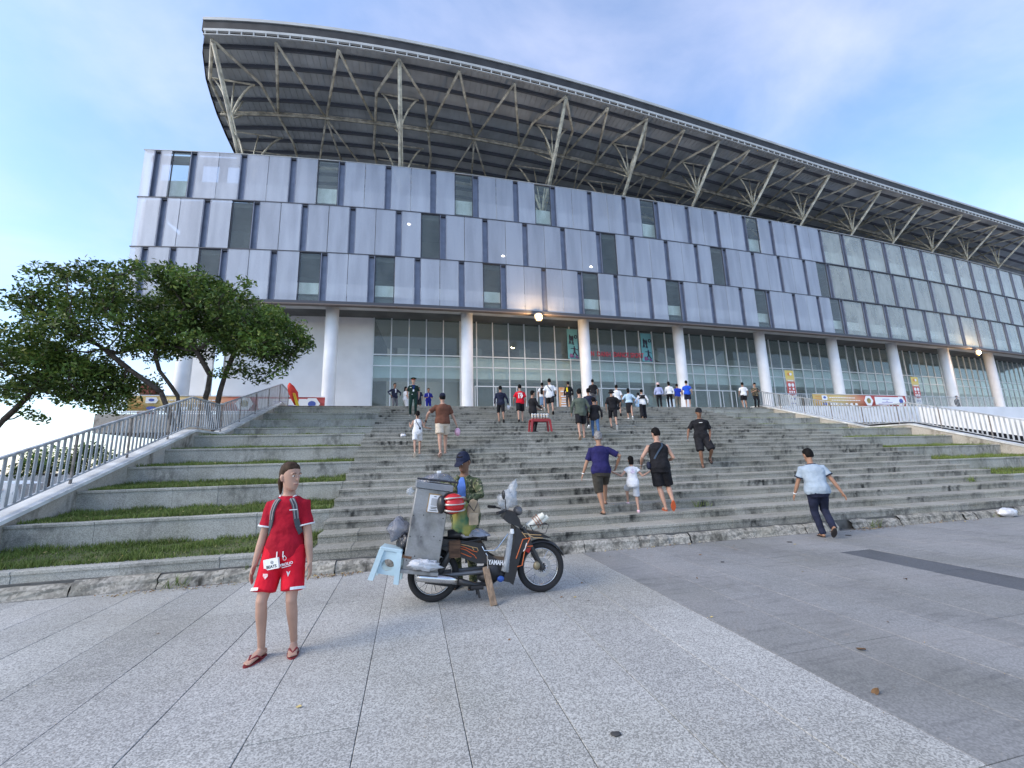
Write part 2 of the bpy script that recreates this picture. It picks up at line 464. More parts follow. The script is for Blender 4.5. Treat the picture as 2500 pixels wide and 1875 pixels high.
b=MB(); b.box(-7.3,XR+.5,7.19,7.27,-.05,.175); b.build('footing_core',M_MORTAR,foot)

# ------------------------------------------------------------------ grass beds
mg=bpy.data.materials.new('grass blades'); mg.use_nodes=True
n,l=nodes_of(mg); b=n['Principled BSDF']; b.inputs['Roughness'].default_value=.6; b.inputs['Specular IOR Level'].default_value=.25
va=n.new('ShaderNodeVertexColor'); va.layer_name='tone'; l.new(va.outputs['Color'],b.inputs['Base Color'])
b.inputs['Subsurface Weight'].default_value=0.0
npr=np.random.default_rng(5)
def blades(rects,name,dens,h0=.068,w=.012):
    """rects: x0,x1,y0,y1,z ; one mesh of single-triangle blades"""
    P=[];H=[]
    for (x0,x1,y0,y1,z),de in zip(rects,dens):
        c=int((x1-x0)*(y1-y0)*de); px=npr.uniform(x0,x1,c); py=npr.uniform(y0,y1,c)
        cl=np.array([mnoise.noise(Vector((a*1.3,b_*2.2,z)))+.6*mnoise.noise(Vector((a*4,b_*4,z+5))) for a,b_ in zip(px,py)])
        keep=npr.random(c)<np.clip(.85+cl*1.1,.25,1); px,py,cl=px[keep],py[keep],cl[keep]
        P.append(np.stack([px,py,z+.05*np.clip((py-y0)/(y1-y0),0,1)],1)); H.append(h0*(.75+.55*cl)*npr.uniform(.6,1.35,len(px))*(1+.7*(py>y1-.18))*(1+.35*(py<y0+.1)))
    P=np.concatenate(P);H=np.clip(np.concatenate(H),.02,.19);N=len(P)
    an=npr.uniform(0,2*np.pi,N); ux=np.cos(an)*w*.5*npr.uniform(.7,1.5,N); uy=np.sin(an)*w*.5
    lx=npr.normal(0,.35,N)*H; ly=npr.normal(-.12,.35,N)*H
    V=np.empty((N,3,3)); V[:,0]=P+np.stack([ux,uy,np.zeros(N)],1); V[:,1]=P-np.stack([ux,uy,np.zeros(N)],1); V[:,2]=P+np.stack([lx,ly,H],1)
    me=bpy.data.meshes.new(name); me.vertices.add(N*3); me.vertices.foreach_set('co',V.reshape(-1))
    me.loops.add(N*3); me.loops.foreach_set('vertex_index',np.arange(N*3)); me.polygons.add(N); me.polygons.foreach_set('loop_start',np.arange(0,N*3,3))
    ca=me.color_attributes.new('tone','FLOAT_COLOR','POINT')
    base=np.array([[.13,.185,.04],[.18,.235,.06],[.10,.14,.032],[.27,.24,.10]]); pick=npr.choice(4,N,p=[.45,.3,.19,.06])
    tint=np.array([mnoise.noise(Vector((p[0]*.9,p[1]*.9,1))) for p in P[::1]])
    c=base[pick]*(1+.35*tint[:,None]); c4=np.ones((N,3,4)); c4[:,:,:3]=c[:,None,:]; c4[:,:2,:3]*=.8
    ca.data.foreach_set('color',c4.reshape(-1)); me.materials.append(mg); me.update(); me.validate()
    return mesh_obj(name,me,None,None,'stuff')
rects=[];dens=[]
for k in range(0,NK,3):
    Y,z=step(k); Y2=step(k+3)[0] if k+3<=NK else 22.27
    if k==27: Y2=22.27
    for side,(xa,xb) in enumerate(((XL,XA),(XB,XR))):
        mb=MB(); vs=[];fs=[];nx,ny=24,5
        for iy in range(ny+1):
            for ix in range(nx+1):
                X=xa+(xb-xa)*ix/nx; YY=Y+.19+(Y2-Y-.14)*iy/ny
                vs.append((X,YY,z-.012+.02*mnoise.noise(Vector((X*1.6,YY*1.6,z)))+.05*(iy/ny)))
        for iy in range(ny):
            for ix in range(nx): a=iy*(nx+1)+ix; fs.append((a,a+1,a+nx+2,a+nx+1))
        mb.add(vs,fs); mb.build('grass_bed',M_SOIL,stairs,smooth=True)
        if k<27:
            rects.append((xa+.04,xb-.02,Y+.15,Y2-.01,z-.005)); dens.append((2600 if k<9 else 1300 if k<16 else 650) if side==0 else (900 if k<16 else 500))
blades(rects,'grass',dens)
weeds=[(x,7.05+rnd.uniform(-.03,.02),0.0) for x in (-3.1,9.5,13.2)]
blades([(x-.16,x+.16,y-.05,y+.05,.0) for x,y,_ in weeds]+[(-2.32,-2.1,7.10,7.2,.10),(6.0,6.4,8.06,8.12,.48),(15.1,15.4,8.5,8.56,.63)],'weeds',[900]*len(weeds)+[2600,1500,1500],.075)

# ------------------------------------------------------------------ platform
mb=MB()
mb.box(XL-.36,75,22.55,60,3.9,PZ-.004); mb.box(-15.9,XL-.36,25.9,60,3.55,PZ-.004)
mb.box(-10.2,XL-.36,26.6,60,-1.2,3.55)
mb.build('platform',M_CONC,kind='structure')

# stair flank walls (sloping parapets)
def flank(x0,x1,mcol,name,label):
    line=[(6.8,.22),(14.45,2.70),(16.35,2.72),(22.7,4.66),(23.6,4.66)]
    mb=MB(); n=len(line)
    poly=[(y,z) for y,z in line]+[(23.6,-1.2),(6.8,-1.2)]
    prism_x(mb,poly,x0,x1)
    root=mb.build(name,M_CONC)
    tag(root,label,'wall')
    for (y0,z0),(y1,z1) in zip(line[:-1],line[1:]):
        c=MB(); vs=[]
        for x in (x0-.03,x1+.03):
            vs += [(x,y0,z0+.002),(x,y1,z1+.002),(x,y1,z1+.07),(x,y0,z0+.07)]
        c.add(vs,[(0,1,2,3),(7,6,5,4),(0,4,5,1),(1,5,6,2),(2,6,7,3),(3,7,4,0)])
        c.build('coping',mcol,root)
    return root
flank(XL-.34,XL,M_WHITE2,'flank_wall','low sloping weathered wall with white coping left of the stairs')
flank(XR,XR+.34,M_WHITE2,'flank_wall','low sloping wall with white coping right of the stairs')
def rail_line(pts,step_=.18,h=1.0,base=.10,barw=.07,bart=.014,name='stair_railing',label='',axis='y',post_every=11,group=None):
    """pts: (s,z) along axis at fixed other coordinate given by closure P(s,z)"""
    raise NotImplementedError
def railing(P3,label,pitch=.145,h=1.0,bw=.062,bt=.014,post_every=11,name='stair_railing',gap=.09,cat='railing'):
    """P3: polyline of foot points; flat upright bars, top rail, bottom rail, posts"""
    root=empty(name,P3[0],0,label,cat); O=Vector(P3[0])
    P=[Vector(p)-O for p in P3]
    top=MB(); bot=MB(); idx=0; bars={}; r=Vector((0,0,0))
    for a,b in zip(P[:-1],P[1:]):
        d=b-a; dh=Vector((d.x,d.y,0)); L=dh.length; rz=math.atan2(d.y,d.x)
        M=Matrix.Translation(a)@Matrix.Rotation(rz,4,'Z')
        sl=d.z/L
        for T,z0,z1,w in ((top,h-.045,h,.03),(bot,gap,gap+.03,.022)):
            vs=[]
            for yy in (-w,w): vs += [M@Vector(p) for p in ((0,yy,z0),(L,yy,z0+d.z),(L,yy,z1+d.z),(0,yy,z1))]
            T.add(vs,[(0,1,2,3),(7,6,5,4),(0,4,5,1),(1,5,6,2),(2,6,7,3),(3,7,4,0)])
        n=max(1,int(round(L/pitch)))
        for i in range(n):
            s=(i+.5)*L/n; post=(idx%post_every==0); idx+=1
            key=(round(sl,3),post)
            if key not in bars:
                w,t=(bw*.75,.03) if post else (bw,bt); z0=-.02 if post else gap+.031
                q=MB(); vs=[]
                for yy in (-t/2,t/2):
                    vs += [(-w/2,yy,z0-sl*w/2),(w/2,yy,z0+sl*w/2),(w/2,yy,h-.046+sl*w/2),(-w/2,yy,h-.046-sl*w/2)]
                q.add(vs,[(0,1,2,3),(7,6,5,4),(0,4,5,1),(1,5,6,2),(2,6,7,3),(3,7,4,0)])
                bars[key]=q.mesh('post' if post else 'baluster',M_POST if post and name=='stair_railing' else M_RAIL)
            o=mesh_obj('post' if post else 'baluster',bars[key],None,root)
            o.location=a+d*(s/L)+Vector((0,0,0)); o.rotation_euler=(0,0,rz)
    top.build('handrail',M_RAIL,root); bot.build('bottom_rail',M_RAIL,root)
    return root
xl=XL-.17
railing([(xl,6.9,.32),(xl,14.45,2.77),(xl,16.35,2.79),(xl,23.2,4.80),(xl,24.6,4.62)],'grey flat-bar railing climbing the left side of the stairs')
xr=XR+.17
railing([(xr,6.9,.32),(xr,14.45,2.77),(xr,16.35,2.79),(xr,22.9,4.74)],'grey flat-bar railing climbing the right side of the stairs',bw=.05)
# railing along the platform edge right of the stairs and on the left corner
railing([(23.1,22.75,PZ),(47,23.6,PZ)],'grey railing on the platform edge behind the right stair railing',pitch=.16,bw=.03,post_every=14,name='platform_railing',h=1.05)
railing([(-15.8,30.5,PZ),(-15.8,26.05,PZ),(-6.7,26.05,PZ)],'grey railing round the left corner of the platform behind the trees',pitch=.16,bw=.035,post_every=12,name='platform_railing',h=1.05)
# white fascia of the platform right of the stairs, open basement's shade painted as a near-black wall below it
mb=MB(); mb.box(XR+.5,75,21.6,22.53,3.45,PZ+.02); mb.build('platform_fascia',M_WHITE,kind='structure')
mb=MB(); mb.box(XR+.5,75,23.4,23.6,-.012,3.44); mb.build('basement_shade_wall',mat('basement shade',(.03,.03,.035),rough=1),kind='structure')
# white sloping parapet of the next flight to the right
mb=MB(); prism_x(mb,[(9,1.2),(20.7,4.40),(20.7,3.35),(9,.30)],33.5,33.9)
tag(mb.build('ramp_parapet',M_WHITE),'white sloping parapet of the ramp beyond the right railing','parapet')
mb=MB(); prism_x(mb,[(9,.26),(20.7,3.31),(20.7,-.0),(9,-.0)],34.2,34.4); tag(mb.build('ramp_shade_wall',mat('basement shade',(.03,.03,.035))),'near-black wall painted as shade under the white ramp parapet right of the stairs','wall')  # near-black stands in for the shade of the opening here
# ------------------------------------------------------------------ arena materials
def panel_mat():
    m=bpy.data.materials.new('perforated pale blue metal'); m.use_nodes=True
    n,l=nodes_of(m); b=n['Principled BSDF']
    g=n.new('ShaderNodeNewGeometry'); pos=g.outputs['Position']
    nz=n.new('ShaderNodeTexNoise'); nz.inputs['Scale'].default_value=1.0; nz.inputs['Detail'].default_value=6
    mp=n.new('ShaderNodeMapping'); mp.inputs['Scale'].default_value=(1.6,1.6,.22); l.new(pos,mp.inputs['Vector']); l.new(mp.outputs[0],nz.inputs['Vector'])
    r=n.new('ShaderNodeValToRGB'); r.color_ramp.elements[0].position=.36; r.color_ramp.elements[0].color=(.475,.51,.575,1); r.color_ramp.elements[1].position=.60; r.color_ramp.elements[1].color=(.575,.615,.685,1)
    l.new(nz.outputs['Fac'],r.inputs['Fac'])
    oi=n.new('ShaderNodeObjectInfo'); mr=n.new('ShaderNodeMapRange'); mr.inputs['To Min'].default_value=.94; mr.inputs['To Max'].default_value=1.05; l.new(oi.outputs['Random'],mr.inputs['Value'])
    mx=n.new('ShaderNodeMix'); mx.data_type='RGBA'; mx.blend_type='MULTIPLY'; mx.inputs['Factor'].default_value=1; l.new(r.outputs['Color'],mx.inputs['A']); l.new(mr.outputs[0],mx.inputs['B'])
    # fine perforation: rows of dots
    v=n.new('ShaderNodeTexVoronoi'); v.inputs['Scale'].default_value=16; v.inputs['Randomness'].default_value=.25; l.new(pos,v.inputs['Vector'])
    r2=n.new('ShaderNodeValToRGB'); r2.color_ramp.elements[0].position=.18; r2.color_ramp.elements[0].color=(.80,.80,.80,1); r2.color_ramp.elements[1].position=.42; r2.color_ramp.elements[1].color=(1,1,1,1); l.new(v.outputs['Distance'],r2.inputs['Fac'])
    mx2=n.new('ShaderNodeMix'); mx2.data_type='RGBA'; mx2.blend_type='MULTIPLY'; mx2.inputs['Factor'].default_value=1; l.new(mx.outputs['Result'],mx2.inputs['A']); l.new(r2.outputs['Color'],mx2.inputs['B'])
    l.new(mx2.outputs['Result'],b.inputs['Base Color'])
    b.inputs['Roughness'].default_value=.42; b.inputs['Metallic'].default_value=.25; b.inputs['Specular IOR Level'].default_value=.5
    b.inputs['Alpha'].default_value=.52
    return m
M_PANEL=panel_mat()
M_MULL=mat('slate blue mullion',(.175,.20,.265),rough=.5,metal=.2,var=.12,vscale=2,coord='World')
M_DARKLINE=mat('dark joint metal',(.05,.055,.07),rough=.6)
def glass_mat(name,dust_veil,dustcol,tint,rough=.03):
    m=bpy.data.materials.new(name); m.use_nodes=True; n,l=nodes_of(m); n.clear()
    o=n.new('ShaderNodeOutputMaterial'); tr=n.new('ShaderNodeBsdfTransparent'); tr.inputs[0].default_value=(*tint,1)
    gl=n.new('ShaderNodeBsdfGlossy'); gl.inputs['Roughness'].default_value=rough; gl.inputs['Color'].default_value=(.85,.88,.88,1)
    fr=n.new('ShaderNodeFresnel'); fr.inputs['IOR'].default_value=1.55
    gb=n.new('ShaderNodeNewGeometry'); iv=n.new('ShaderNodeMath'); iv.operation='SUBTRACT'; iv.inputs[0].default_value=1; l.new(gb.outputs['Backfacing'],iv.inputs[1]); fm=n.new('ShaderNodeMath'); fm.operation='MULTIPLY'; l.new(fr.outputs[0],fm.inputs[0]); l.new(iv.outputs[0],fm.inputs[1])
    m1=n.new('ShaderNodeMixShader'); l.new(fm.outputs[0],m1.inputs[0]); l.new(tr.outputs[0],m1.inputs[1]); l.new(gl.outputs[0],m1.inputs[2])
    df=n.new('ShaderNodeBsdfDiffuse'); df.inputs[0].default_value=(*dustcol,1)
    g=n.new('ShaderNodeNewGeometry'); mp=n.new('ShaderNodeMapping'); mp.inputs['Scale'].default_value=(1.2,1.2,.5); l.new(g.outputs['Position'],mp.inputs['Vector'])
    nz=n.new('ShaderNodeTexNoise'); nz.inputs['Scale'].default_value=1.1; nz.inputs['Detail'].default_value=6; l.new(mp.outputs[0],nz.inputs['Vector'])
    mr=n.new('ShaderNodeMapRange'); mr.inputs['From Min'].default_value=.3; mr.inputs['From Max'].default_value=.7; mr.inputs['To Min'].default_value=dust_veil*.7; mr.inputs['To Max'].default_value=dust_veil*1.3; l.new(nz.outputs['Fac'],mr.inputs['Value'])
    m2=n.new('ShaderNodeMixShader'); l.new(mr.outputs[0],m2.inputs[0]); l.new(m1.outputs[0],m2.inputs[1]); l.new(df.outputs[0],m2.inputs[2])
    l.new(m2.outputs[0],o.inputs['Surface']); return m
M_GLASS_UP=glass_mat('dusty window glass',.09,(.42,.47,.45),(.90,.94,.92))
M_GLASS_W=glass_mat('hazy wide window glass',.36,(.60,.63,.58),(.95,.97,.95),.08)
M_GLASS_G=glass_mat('lobby glass',.09,(.42,.47,.46),(.84,.89,.88))  # dust film, raised to brighten the dim lobby behind it
M_FRAME=mat('white window frame',(.66,.69,.70),rough=.5,var=.05,vscale=2,coord='World')
M_COLUMN=mat('white painted column',(.78,.79,.80),rough=.6,var=.05,vscale=1.2,coord='World',bump=.05,bscale=25)
M_SOFFIT=mat('soffit plaster',(.50,.50,.50),rough=.8,var=.14,vscale=.9,coord='World')
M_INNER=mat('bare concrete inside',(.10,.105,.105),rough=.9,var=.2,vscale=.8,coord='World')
M_PARAPET=mat('stained pale parapet',(.86,.89,.84),rough=.8,var=.22,vscale=1.6,coord='World',stretch=(1,1,.4))
M_SPAND=mat('pale lobby spandrel',(.84,.87,.85),rough=.7,var=.05,vscale=.5,coord='World')
M_DECK=mat('roof deck underside',(.52,.555,.575),rough=.65,var=.16,vscale=.6,coord='World',metal=.1)
M_PURL=mat('shadow grey roof purlin',(.12,.13,.15),rough=.6)  # dark grey paints in the shadow stripes under the deck
M_TUBE=mat('olive painted steel tube',(.62,.58,.46),rough=.6,var=.38,vscale=2.2,coord='World')
M_RIM=mat('pale roof rim metal',(.46,.47,.45),rough=.5,var=.1,vscale=1.0,coord='World')
M_FASC=mat('dark roof fascia',(.028,.029,.03),rough=.7,var=.35,vscale=1.3,coord='World')

arena=empty('sports_arena',(0,26,PZ),0,'large sports arena with pale blue panel facade, white columns and wide overhanging roof','arena')
def A(o):  # parent keeping world placement
    o.parent=arena; o.matrix_parent_inverse=Matrix.Translation((0,-26,-PZ)); return o
def ribbon(xs,o0,z0,o1,z1,mb):
    """quad strip along the facade curve between (off o0,z0) and (off o1,z1)"""
    vs=[]
    for X in xs: vs += [tuple(fac(X,o0)+Vector((0,0,z0))),tuple(fac(X,o1)+Vector((0,0,z1)))]
    return mb.add(vs,[(2*i,2*i+2,2*i+3,2*i+1) for i in range(len(xs)-1)])
def band(xs,o0,o1,z0,z1,mb):
    ribbon(xs,o0,z1,o0,z0,mb); ribbon(xs,o1,z0,o1,z1,mb); ribbon(xs,o0,z1,o1,z1,mb); ribbon(xs,o1,z0,o0,z0,mb)
    for X in (xs[0],xs[-1]):
        p=[fac(X,o0)+Vector((0,0,z0)),fac(X,o1)+Vector((0,0,z0)),fac(X,o1)+Vector((0,0,z1)),fac(X,o0)+Vector((0,0,z1))]
        mb.add(p,[(0,1,2,3)])
    return mb
XE=78.0
def xr_(a,b,s=1.4):
    n=max(2,int((b-a)/s)); return [a+(b-a)*i/n for i in range(n+1)]
ZR=[(18.15,21.45),(14.85,18.15),(11.55,14.85)]
r1=[-15.71,-13.59,-10.64,-7.67,-4.67,-1.71,1.26,4.19,7.08,9.93,12.85,15.74,18.59,21.44,24.27,27.13,30.01,32.9,35.75]
r2=[-14.98,-12.52,-9.64,-6.78,-3.87,-0.97,1.94,4.81,7.67,10.53,13.36,16.19,19.14,21.9,24.67,27.56,30.34,33.21,36.1]
r3=[-15.67,-14.1,-11.23,-8.4,-5.44,-2.59,0.3,3.17,6.04,8.94,11.67,14.54,17.33,20.18,22.9,25.78,28.64,31.39,34.15,37.0]
c1=['np','pp','pp','pw','pp','pp','pw','pp','pw','pp','pp','pw','pp','pp','pp','wp','pp','pp']
c1[0]='Nw'
c2=['Np','pw','pp','pp','pp','pw','pp','pp','pp','pp','wp','pp','pp','pw','pp','pp','pp','pw']
c3=['N','pw','pp','pw','pp','wp','pp','pw','pp','pp','wp','pp','pw','pp','pp','pw','pp','pp','pw']
PM={}
def rect_piece(name,w,h,t,material,x,z,off,parent=None,key=None):
    k=(name,round(w,2),material.name)
    if k not in PM:
        b=MB(); b.box(-w/2,w/2,0,t,0,h); PM[k]=b.mesh(name,material)
    o=mesh_obj(name,PM[k]); o.matrix_world=fmat(x,off,z)
    if parent is None: A(o); o.matrix_basis=fmat(x,off,z)
    return o
def mullion(X,z,h):
    k=('mullion',)
    if k not in PM:
        b=MB(); b.box(-.19,.19,.16,.20,.03,h-.03); b.box(-.20,-.165,-.01,.17,.03,h-.03); b.box(.165,.20,-.01,.17,.03,h-.03); b.m=1; b.box(-.164,.164,.02,.159,h-.13,h-.03)
        PM[k]=b.mesh('mullion',[M_MULL,M_DARKLINE])
    o=mesh_obj('mullion',PM[k]); A(o); o.matrix_basis=fmat(X,0,z)
def window(xa,xb,z,h,wide):
    w=xb-xa; xc=(xa+xb)/2; k=('win',round(w,2),wide)
    if k not in PM:
        b=MB(); t=.05
        b.box(-w/2,w/2,.04,.10,0,t); b.box(-w/2,w/2,.04,.10,h-t,h); b.box(-w/2,-w/2+t,.04,.10,t,h-t); b.box(w/2-t,w/2,.04,.10,t,h-t)
        PM[k]=b.mesh('window',M_DARKLINE)
        g=MB(); g.box(-w/2+t,w/2-t,.065,.075,t,h-t); PM[k+('g',)]=g.mesh('glass_pane',M_GLASS_W if wide else M_GLASS_UP)
    o=mesh_obj('window',PM[k]); A(o); o.matrix_basis=fmat(xc,0,z)
    p=mesh_obj('glass_pane',PM[k+('g',)],None,o)
def panel(xa,xb,z,h):
    w=round(xb-xa,2); k=('panel',w)
    if k not in PM:
        b=MB(); b.cbox(-w/2+.012,w/2-.012,-.02,.02,0,h,.006); PM[k]=b.mesh('facade_panel',M_PANEL)
    o=mesh_obj('facade_panel',PM[k]); A(o); o.matrix_basis=fmat((xa+xb)/2,0,z)
for (z0,z1),R,C in zip(ZR,(r1,r2,r3),(c1,c2,c3)):
    zz,h=z0+.035,z1-z0-.07
    left=-16.5
    panel(left,R[0]-.2,zz,h) if R[0]-.2-left>.25 else None
    while R[-1]<XE-3: R.append(R[-1]+2.87)
    for i,X in enumerate(R):
        mullion(X,z0,z1-z0)
        if i+1>=len(R): break
        a,b=X+.2,R[i+1]-.2
        c=C[i] if i<len(C) else 'W'
        if c=='W': window(a,b,zz,h,True)
        elif c=='N': panel(a,b,zz,h)
        else:
            m=(a+b)/2 if c[0]!='N' else a+(b-a)*.36
            for t,(p,q) in zip(c,((a,m),(m,b))):
                (window if t=='w' else panel)(p,q,zz,h,*((False,) if t=='w' else ()))
# transom lines, soffit rim
for z in (14.85,18.15):
    A(band(xr_(-16.55,XE),-.03,.12,z-.034,z+.034,MB()).build('transom',M_DARKLINE))
A(band(xr_(-16.55,XE),-.03,.3,21.42,21.46,MB()).build('transom',M_RIM))
A(band(xr_(-16.55,XE),-.12,.25,11.40,11.58,MB()).build('soffit_rim',M_DARKLINE))
A(band(xr_(-16.55,XE),-.16,.2,11.32,11.39,MB()).build('soffit_rim',mat('rim brown',(.16,.13,.115),rough=.7)))
A(ribbon(xr_(-16.55,XE),-.1,11.45,3.6,11.92,MB()).build('soffit',M_SOFFIT))
# inside: slabs, parapets and back walls seen through the windows
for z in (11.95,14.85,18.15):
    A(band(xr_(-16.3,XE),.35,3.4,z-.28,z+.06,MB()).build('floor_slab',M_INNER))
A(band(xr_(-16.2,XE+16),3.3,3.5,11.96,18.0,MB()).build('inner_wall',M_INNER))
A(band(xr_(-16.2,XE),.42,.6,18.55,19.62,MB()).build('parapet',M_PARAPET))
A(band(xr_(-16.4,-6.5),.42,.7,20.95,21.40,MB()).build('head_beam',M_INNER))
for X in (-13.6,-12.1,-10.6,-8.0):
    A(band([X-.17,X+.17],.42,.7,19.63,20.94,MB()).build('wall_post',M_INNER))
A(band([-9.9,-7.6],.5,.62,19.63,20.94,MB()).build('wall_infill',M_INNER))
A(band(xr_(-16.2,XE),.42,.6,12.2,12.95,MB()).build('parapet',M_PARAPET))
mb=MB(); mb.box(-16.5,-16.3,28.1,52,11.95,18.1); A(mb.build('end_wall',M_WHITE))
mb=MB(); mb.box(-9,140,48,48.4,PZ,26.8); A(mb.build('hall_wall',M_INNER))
# ------------------------------------------------------------------ columns
CX=[-5.13,3.64,12.33,20.43,28.5,36.8,44.9,53.1,61.4,71.6]
cm=MB(); rings=[]
for z in (0,.15,3,7.2):
    rings.append([Vector((.40*math.cos(2*math.pi*j/32),.40*math.sin(2*math.pi*j/32),z)) for j in range(32)])
cm.loft(rings); cmesh=cm.mesh('column',M_COLUMN,True)
for X in CX+[-13.6]:
    o=mesh_obj('column',cmesh); A(o); o.matrix_basis=fmat(X,1.3,PZ-.02)
# ------------------------------------------------------------------ lobby glass
GO=3.05
gx=[]; x=-2.77
while x<77: gx.append(x); x+=1.222
TZ=[PZ,6.86,8.23,9.03,11.86]
mk={}
def lob(name,key,b_fn,material,X,z):
    if key not in mk: b=MB(); b_fn(b); mk[key]=b.mesh(name,material)
    o=mesh_obj(name,mk[key]); A(o); o.matrix_basis=fmat(X,GO,z); return o
for X in gx: lob('glazing_mullion','m',lambda b:b.box(-.035,.035,-.06,.06,0,TZ[-1]-PZ),M_FRAME,X,PZ)
for i,z in enumerate(TZ[1:-1]):
    if i==0: continue
    A(band(xr_(-2.77,77.5),GO-.05,GO+.05,z-.035,z+.035,MB()).build('glazing_transom',M_FRAME))
A(band(xr_(-2.77,77.5),GO-.05,GO+.05,11.86,11.93,MB()).build('glazing_transom',M_FRAME))
cells=[(PZ+.0,8.19),(8.27,8.99),(9.07,11.85)]
for X in gx[:-1]:
    for a,b_ in cells:
        lob('glass_pane',(a,b_),lambda b:b.box(-.575,.575,-.008,.008,0,b_-a),M_GLASS_G,X+.611,a)
# doors in two bays: lower transom and door leaves
for a,b_ in ((4.4,10.6),(12.9,18.0),(21.5,27)):
    A(band(xr_(a,b_),GO-.09,GO-.055,6.80,6.88,MB()).build('door_head',M_FRAME))
    for X in xr_(a,b_,1.25):
        mb=MB(); mb.box(-.03,.03,-.10,-.06,0,6.86-PZ); o=mb.build('door_frame',M_FRAME); A(o); o.matrix_basis=fmat(X,GO,PZ)
A(band(xr_(-2.9,77.8),GO+.35,GO+1.6,7.45,9.0,MB()).build('lobby_spandrel',M_SPAND))
A(band(xr_(-2.9,112,2.5),GO+9,GO+9.3,PZ,12,MB()).build('lobby_back_wall',mat('lobby back wall',(.48,.49,.48),rough=.8,var=.3,vscale=.25,coord='World')))
A(band(xr_(-2.9,112,2.5),GO+.1,GO+9,11.95,12.1,MB()).build('lobby_ceiling',mat('lobby ceiling paint',(.50,.51,.51),rough=.8)))
A(band(xr_(-2.9,112,2.5),GO+.1,GO+9,PZ-.2,PZ-.002,MB()).build('lobby_floor',mat('lobby floor tile',(.40,.40,.39),rough=.3)))
mwall=mat('lobby white wall piece',(.62,.64,.63),rough=.8)
for X,w,z0,z1,o_ in ((-.6,.9,9.9,10.9,5),(5.2,.5,9.9,10.9,4.5),(9.6,.5,9.9,11,4.5),(15.9,.9,9.7,11,4),(25.5,1.6,9.2,10.6,4.5),(31.5,1.8,9.4,10.7,4),(34.5,1.2,9.3,10.6,5),(41,1.6,9.4,10.7,4),(46.8,1.4,9.4,10.7,4.5),(56,1.8,9.2,10.8,4)):
    mb=MB(); mb.box(-w,w,0,.15,z0,z1); o=mb.build('lobby_pier',mwall); A(o); o.matrix_basis=fmat(X,GO+o_,0)
# sloping white stair strings inside the lobby
for X0,X1,z0,z1 in ((20,25.5,11.6,9.6),(20.5,27,6.9,5.0),(26,29.5,9.2,11.4)):
    p0,p1=fac(X0,GO+3),fac(X1,GO+3); mb=MB()
    mb.add([(p0.x,p0.y,z0-.9),(p1.x,p1.y,z1-.9),(p1.x,p1.y,z1),(p0.x,p0.y,z0),(p0.x,p0.y+.3,z0-.9),(p1.x,p1.y+.3,z1-.9),(p1.x,p1.y+.3,z1),(p0.x,p0.y+.3,z0)],[(0,1,2,3),(7,6,5,4),(0,4,5,1),(3,2,6,7),(1,5,6,2),(0,3,7,4)])
    A(mb.build('lobby_stair_string',mwall))
# white ground floor wall on the left
A(band(xr_(-12.2,-2.82),GO,GO+.3,PZ,11.93,MB()).build('ground_wall',M_WHITE))
A(band(xr_(-13.2,-12.2,.5),GO+1.5,GO+1.8,PZ,11.93,MB()).build('ground_wall',mat('shaded recess paint',(.45,.46,.48),rough=.8)))  # recess shade is put into this greyer wall colour
A(band(xr_(-15.2,-13.2,.5),GO,GO+.3,PZ,11.93,MB()).build('ground_wall',M_WHITE))
A(band(xr_(-13.3,-12.9,.3),GO-.2,GO-.01,PZ,11.9,MB()).build('pilaster',M_COLUMN))

# ------------------------------------------------------------------ roof
rx=np.array([-14,-11.83,-8.27,-4.81,-1.05,2.62,6.35,10.08,16.68,23.56,30.05,36.52,43.74,50.32,57.29,64.11,74,86,114]); ry=np.array([24.1,23.55,22.95,22.65,22.5,22.45,22.55,22.8,23.45,24.2,24.85,25.5,26.35,27.05,27.8,28.55,29.7,31.1,34.6])
pc=np.polyfit(rx,ry,5)
def yr(X): return float(np.polyval(pc,X))
roof=empty('roof'); A(roof); roof.matrix_basis=Matrix.Identity(4); 
def RP(o): o.parent=roof; return o
def xgable(d): return float(np.interp(d,[0,1.3,3.1,4.4,5.8,7.7,9.3,10.7,14,24],[-12.05,-12.75,-13.38,-13.65,-13.9,-14.1,-14.2,-14.3,-14.35,-14.35]))   # left edge sweeps outwards going back
DEP=[0,.7,1.3,2.1,3.1,4.5,6,8,10,12,14,17,20,24]
def roof_grid(z,mb,x1=112,d0=0.0):
    vs=[];nx=60
    for d in DEP:
        xa=xgable(d)
        for i in range(nx+1):
            X=xa+(x1-xa)*i/nx; vs.append((X,yr(X)+d0+d,z))
    fs=[]
    for j in range(len(DEP)-1):
        for i in range(nx): a=j*(nx+1)+i; fs.append((a,a+1,a+nx+2,a+nx+1))
    return mb.add(vs,fs)
RP(roof_grid(26.95,MB()).build('roof_deck',M_DECK)); RP(roof_grid(27.28,MB()).build('roof_sheet',M_RIM))
def curve_bar(d,z0,z1,y0,y1,mb,xa=None,xb=112,s=1.2):
    xa=xgable(max(d,0)) if xa is None else xa
    xs=xr_(xa,xb,s); vs=[]
    for X in xs:
        Y=yr(X)+d; vs += [(X,Y+y0,z0),(X,Y+y1,z0),(X,Y+y1,z1),(X,Y+y0,z1)]
    f=[]
    for i in range(len(xs)-1):
        for q in range(4): f.append((4*i+q,4*i+4+q,4*i+4+(q+1)%4,4*i+(q+1)%4))
    e=4*(len(xs)-1); f += [(0,1,2,3),(e+3,e+2,e+1,e)]
    return mb.add(vs,f)
d=1.0
while d<22:
    RP(curve_bar(d,26.70,26.93,-.07,.07,MB()).build('purlin',M_PURL)); d+=1.28
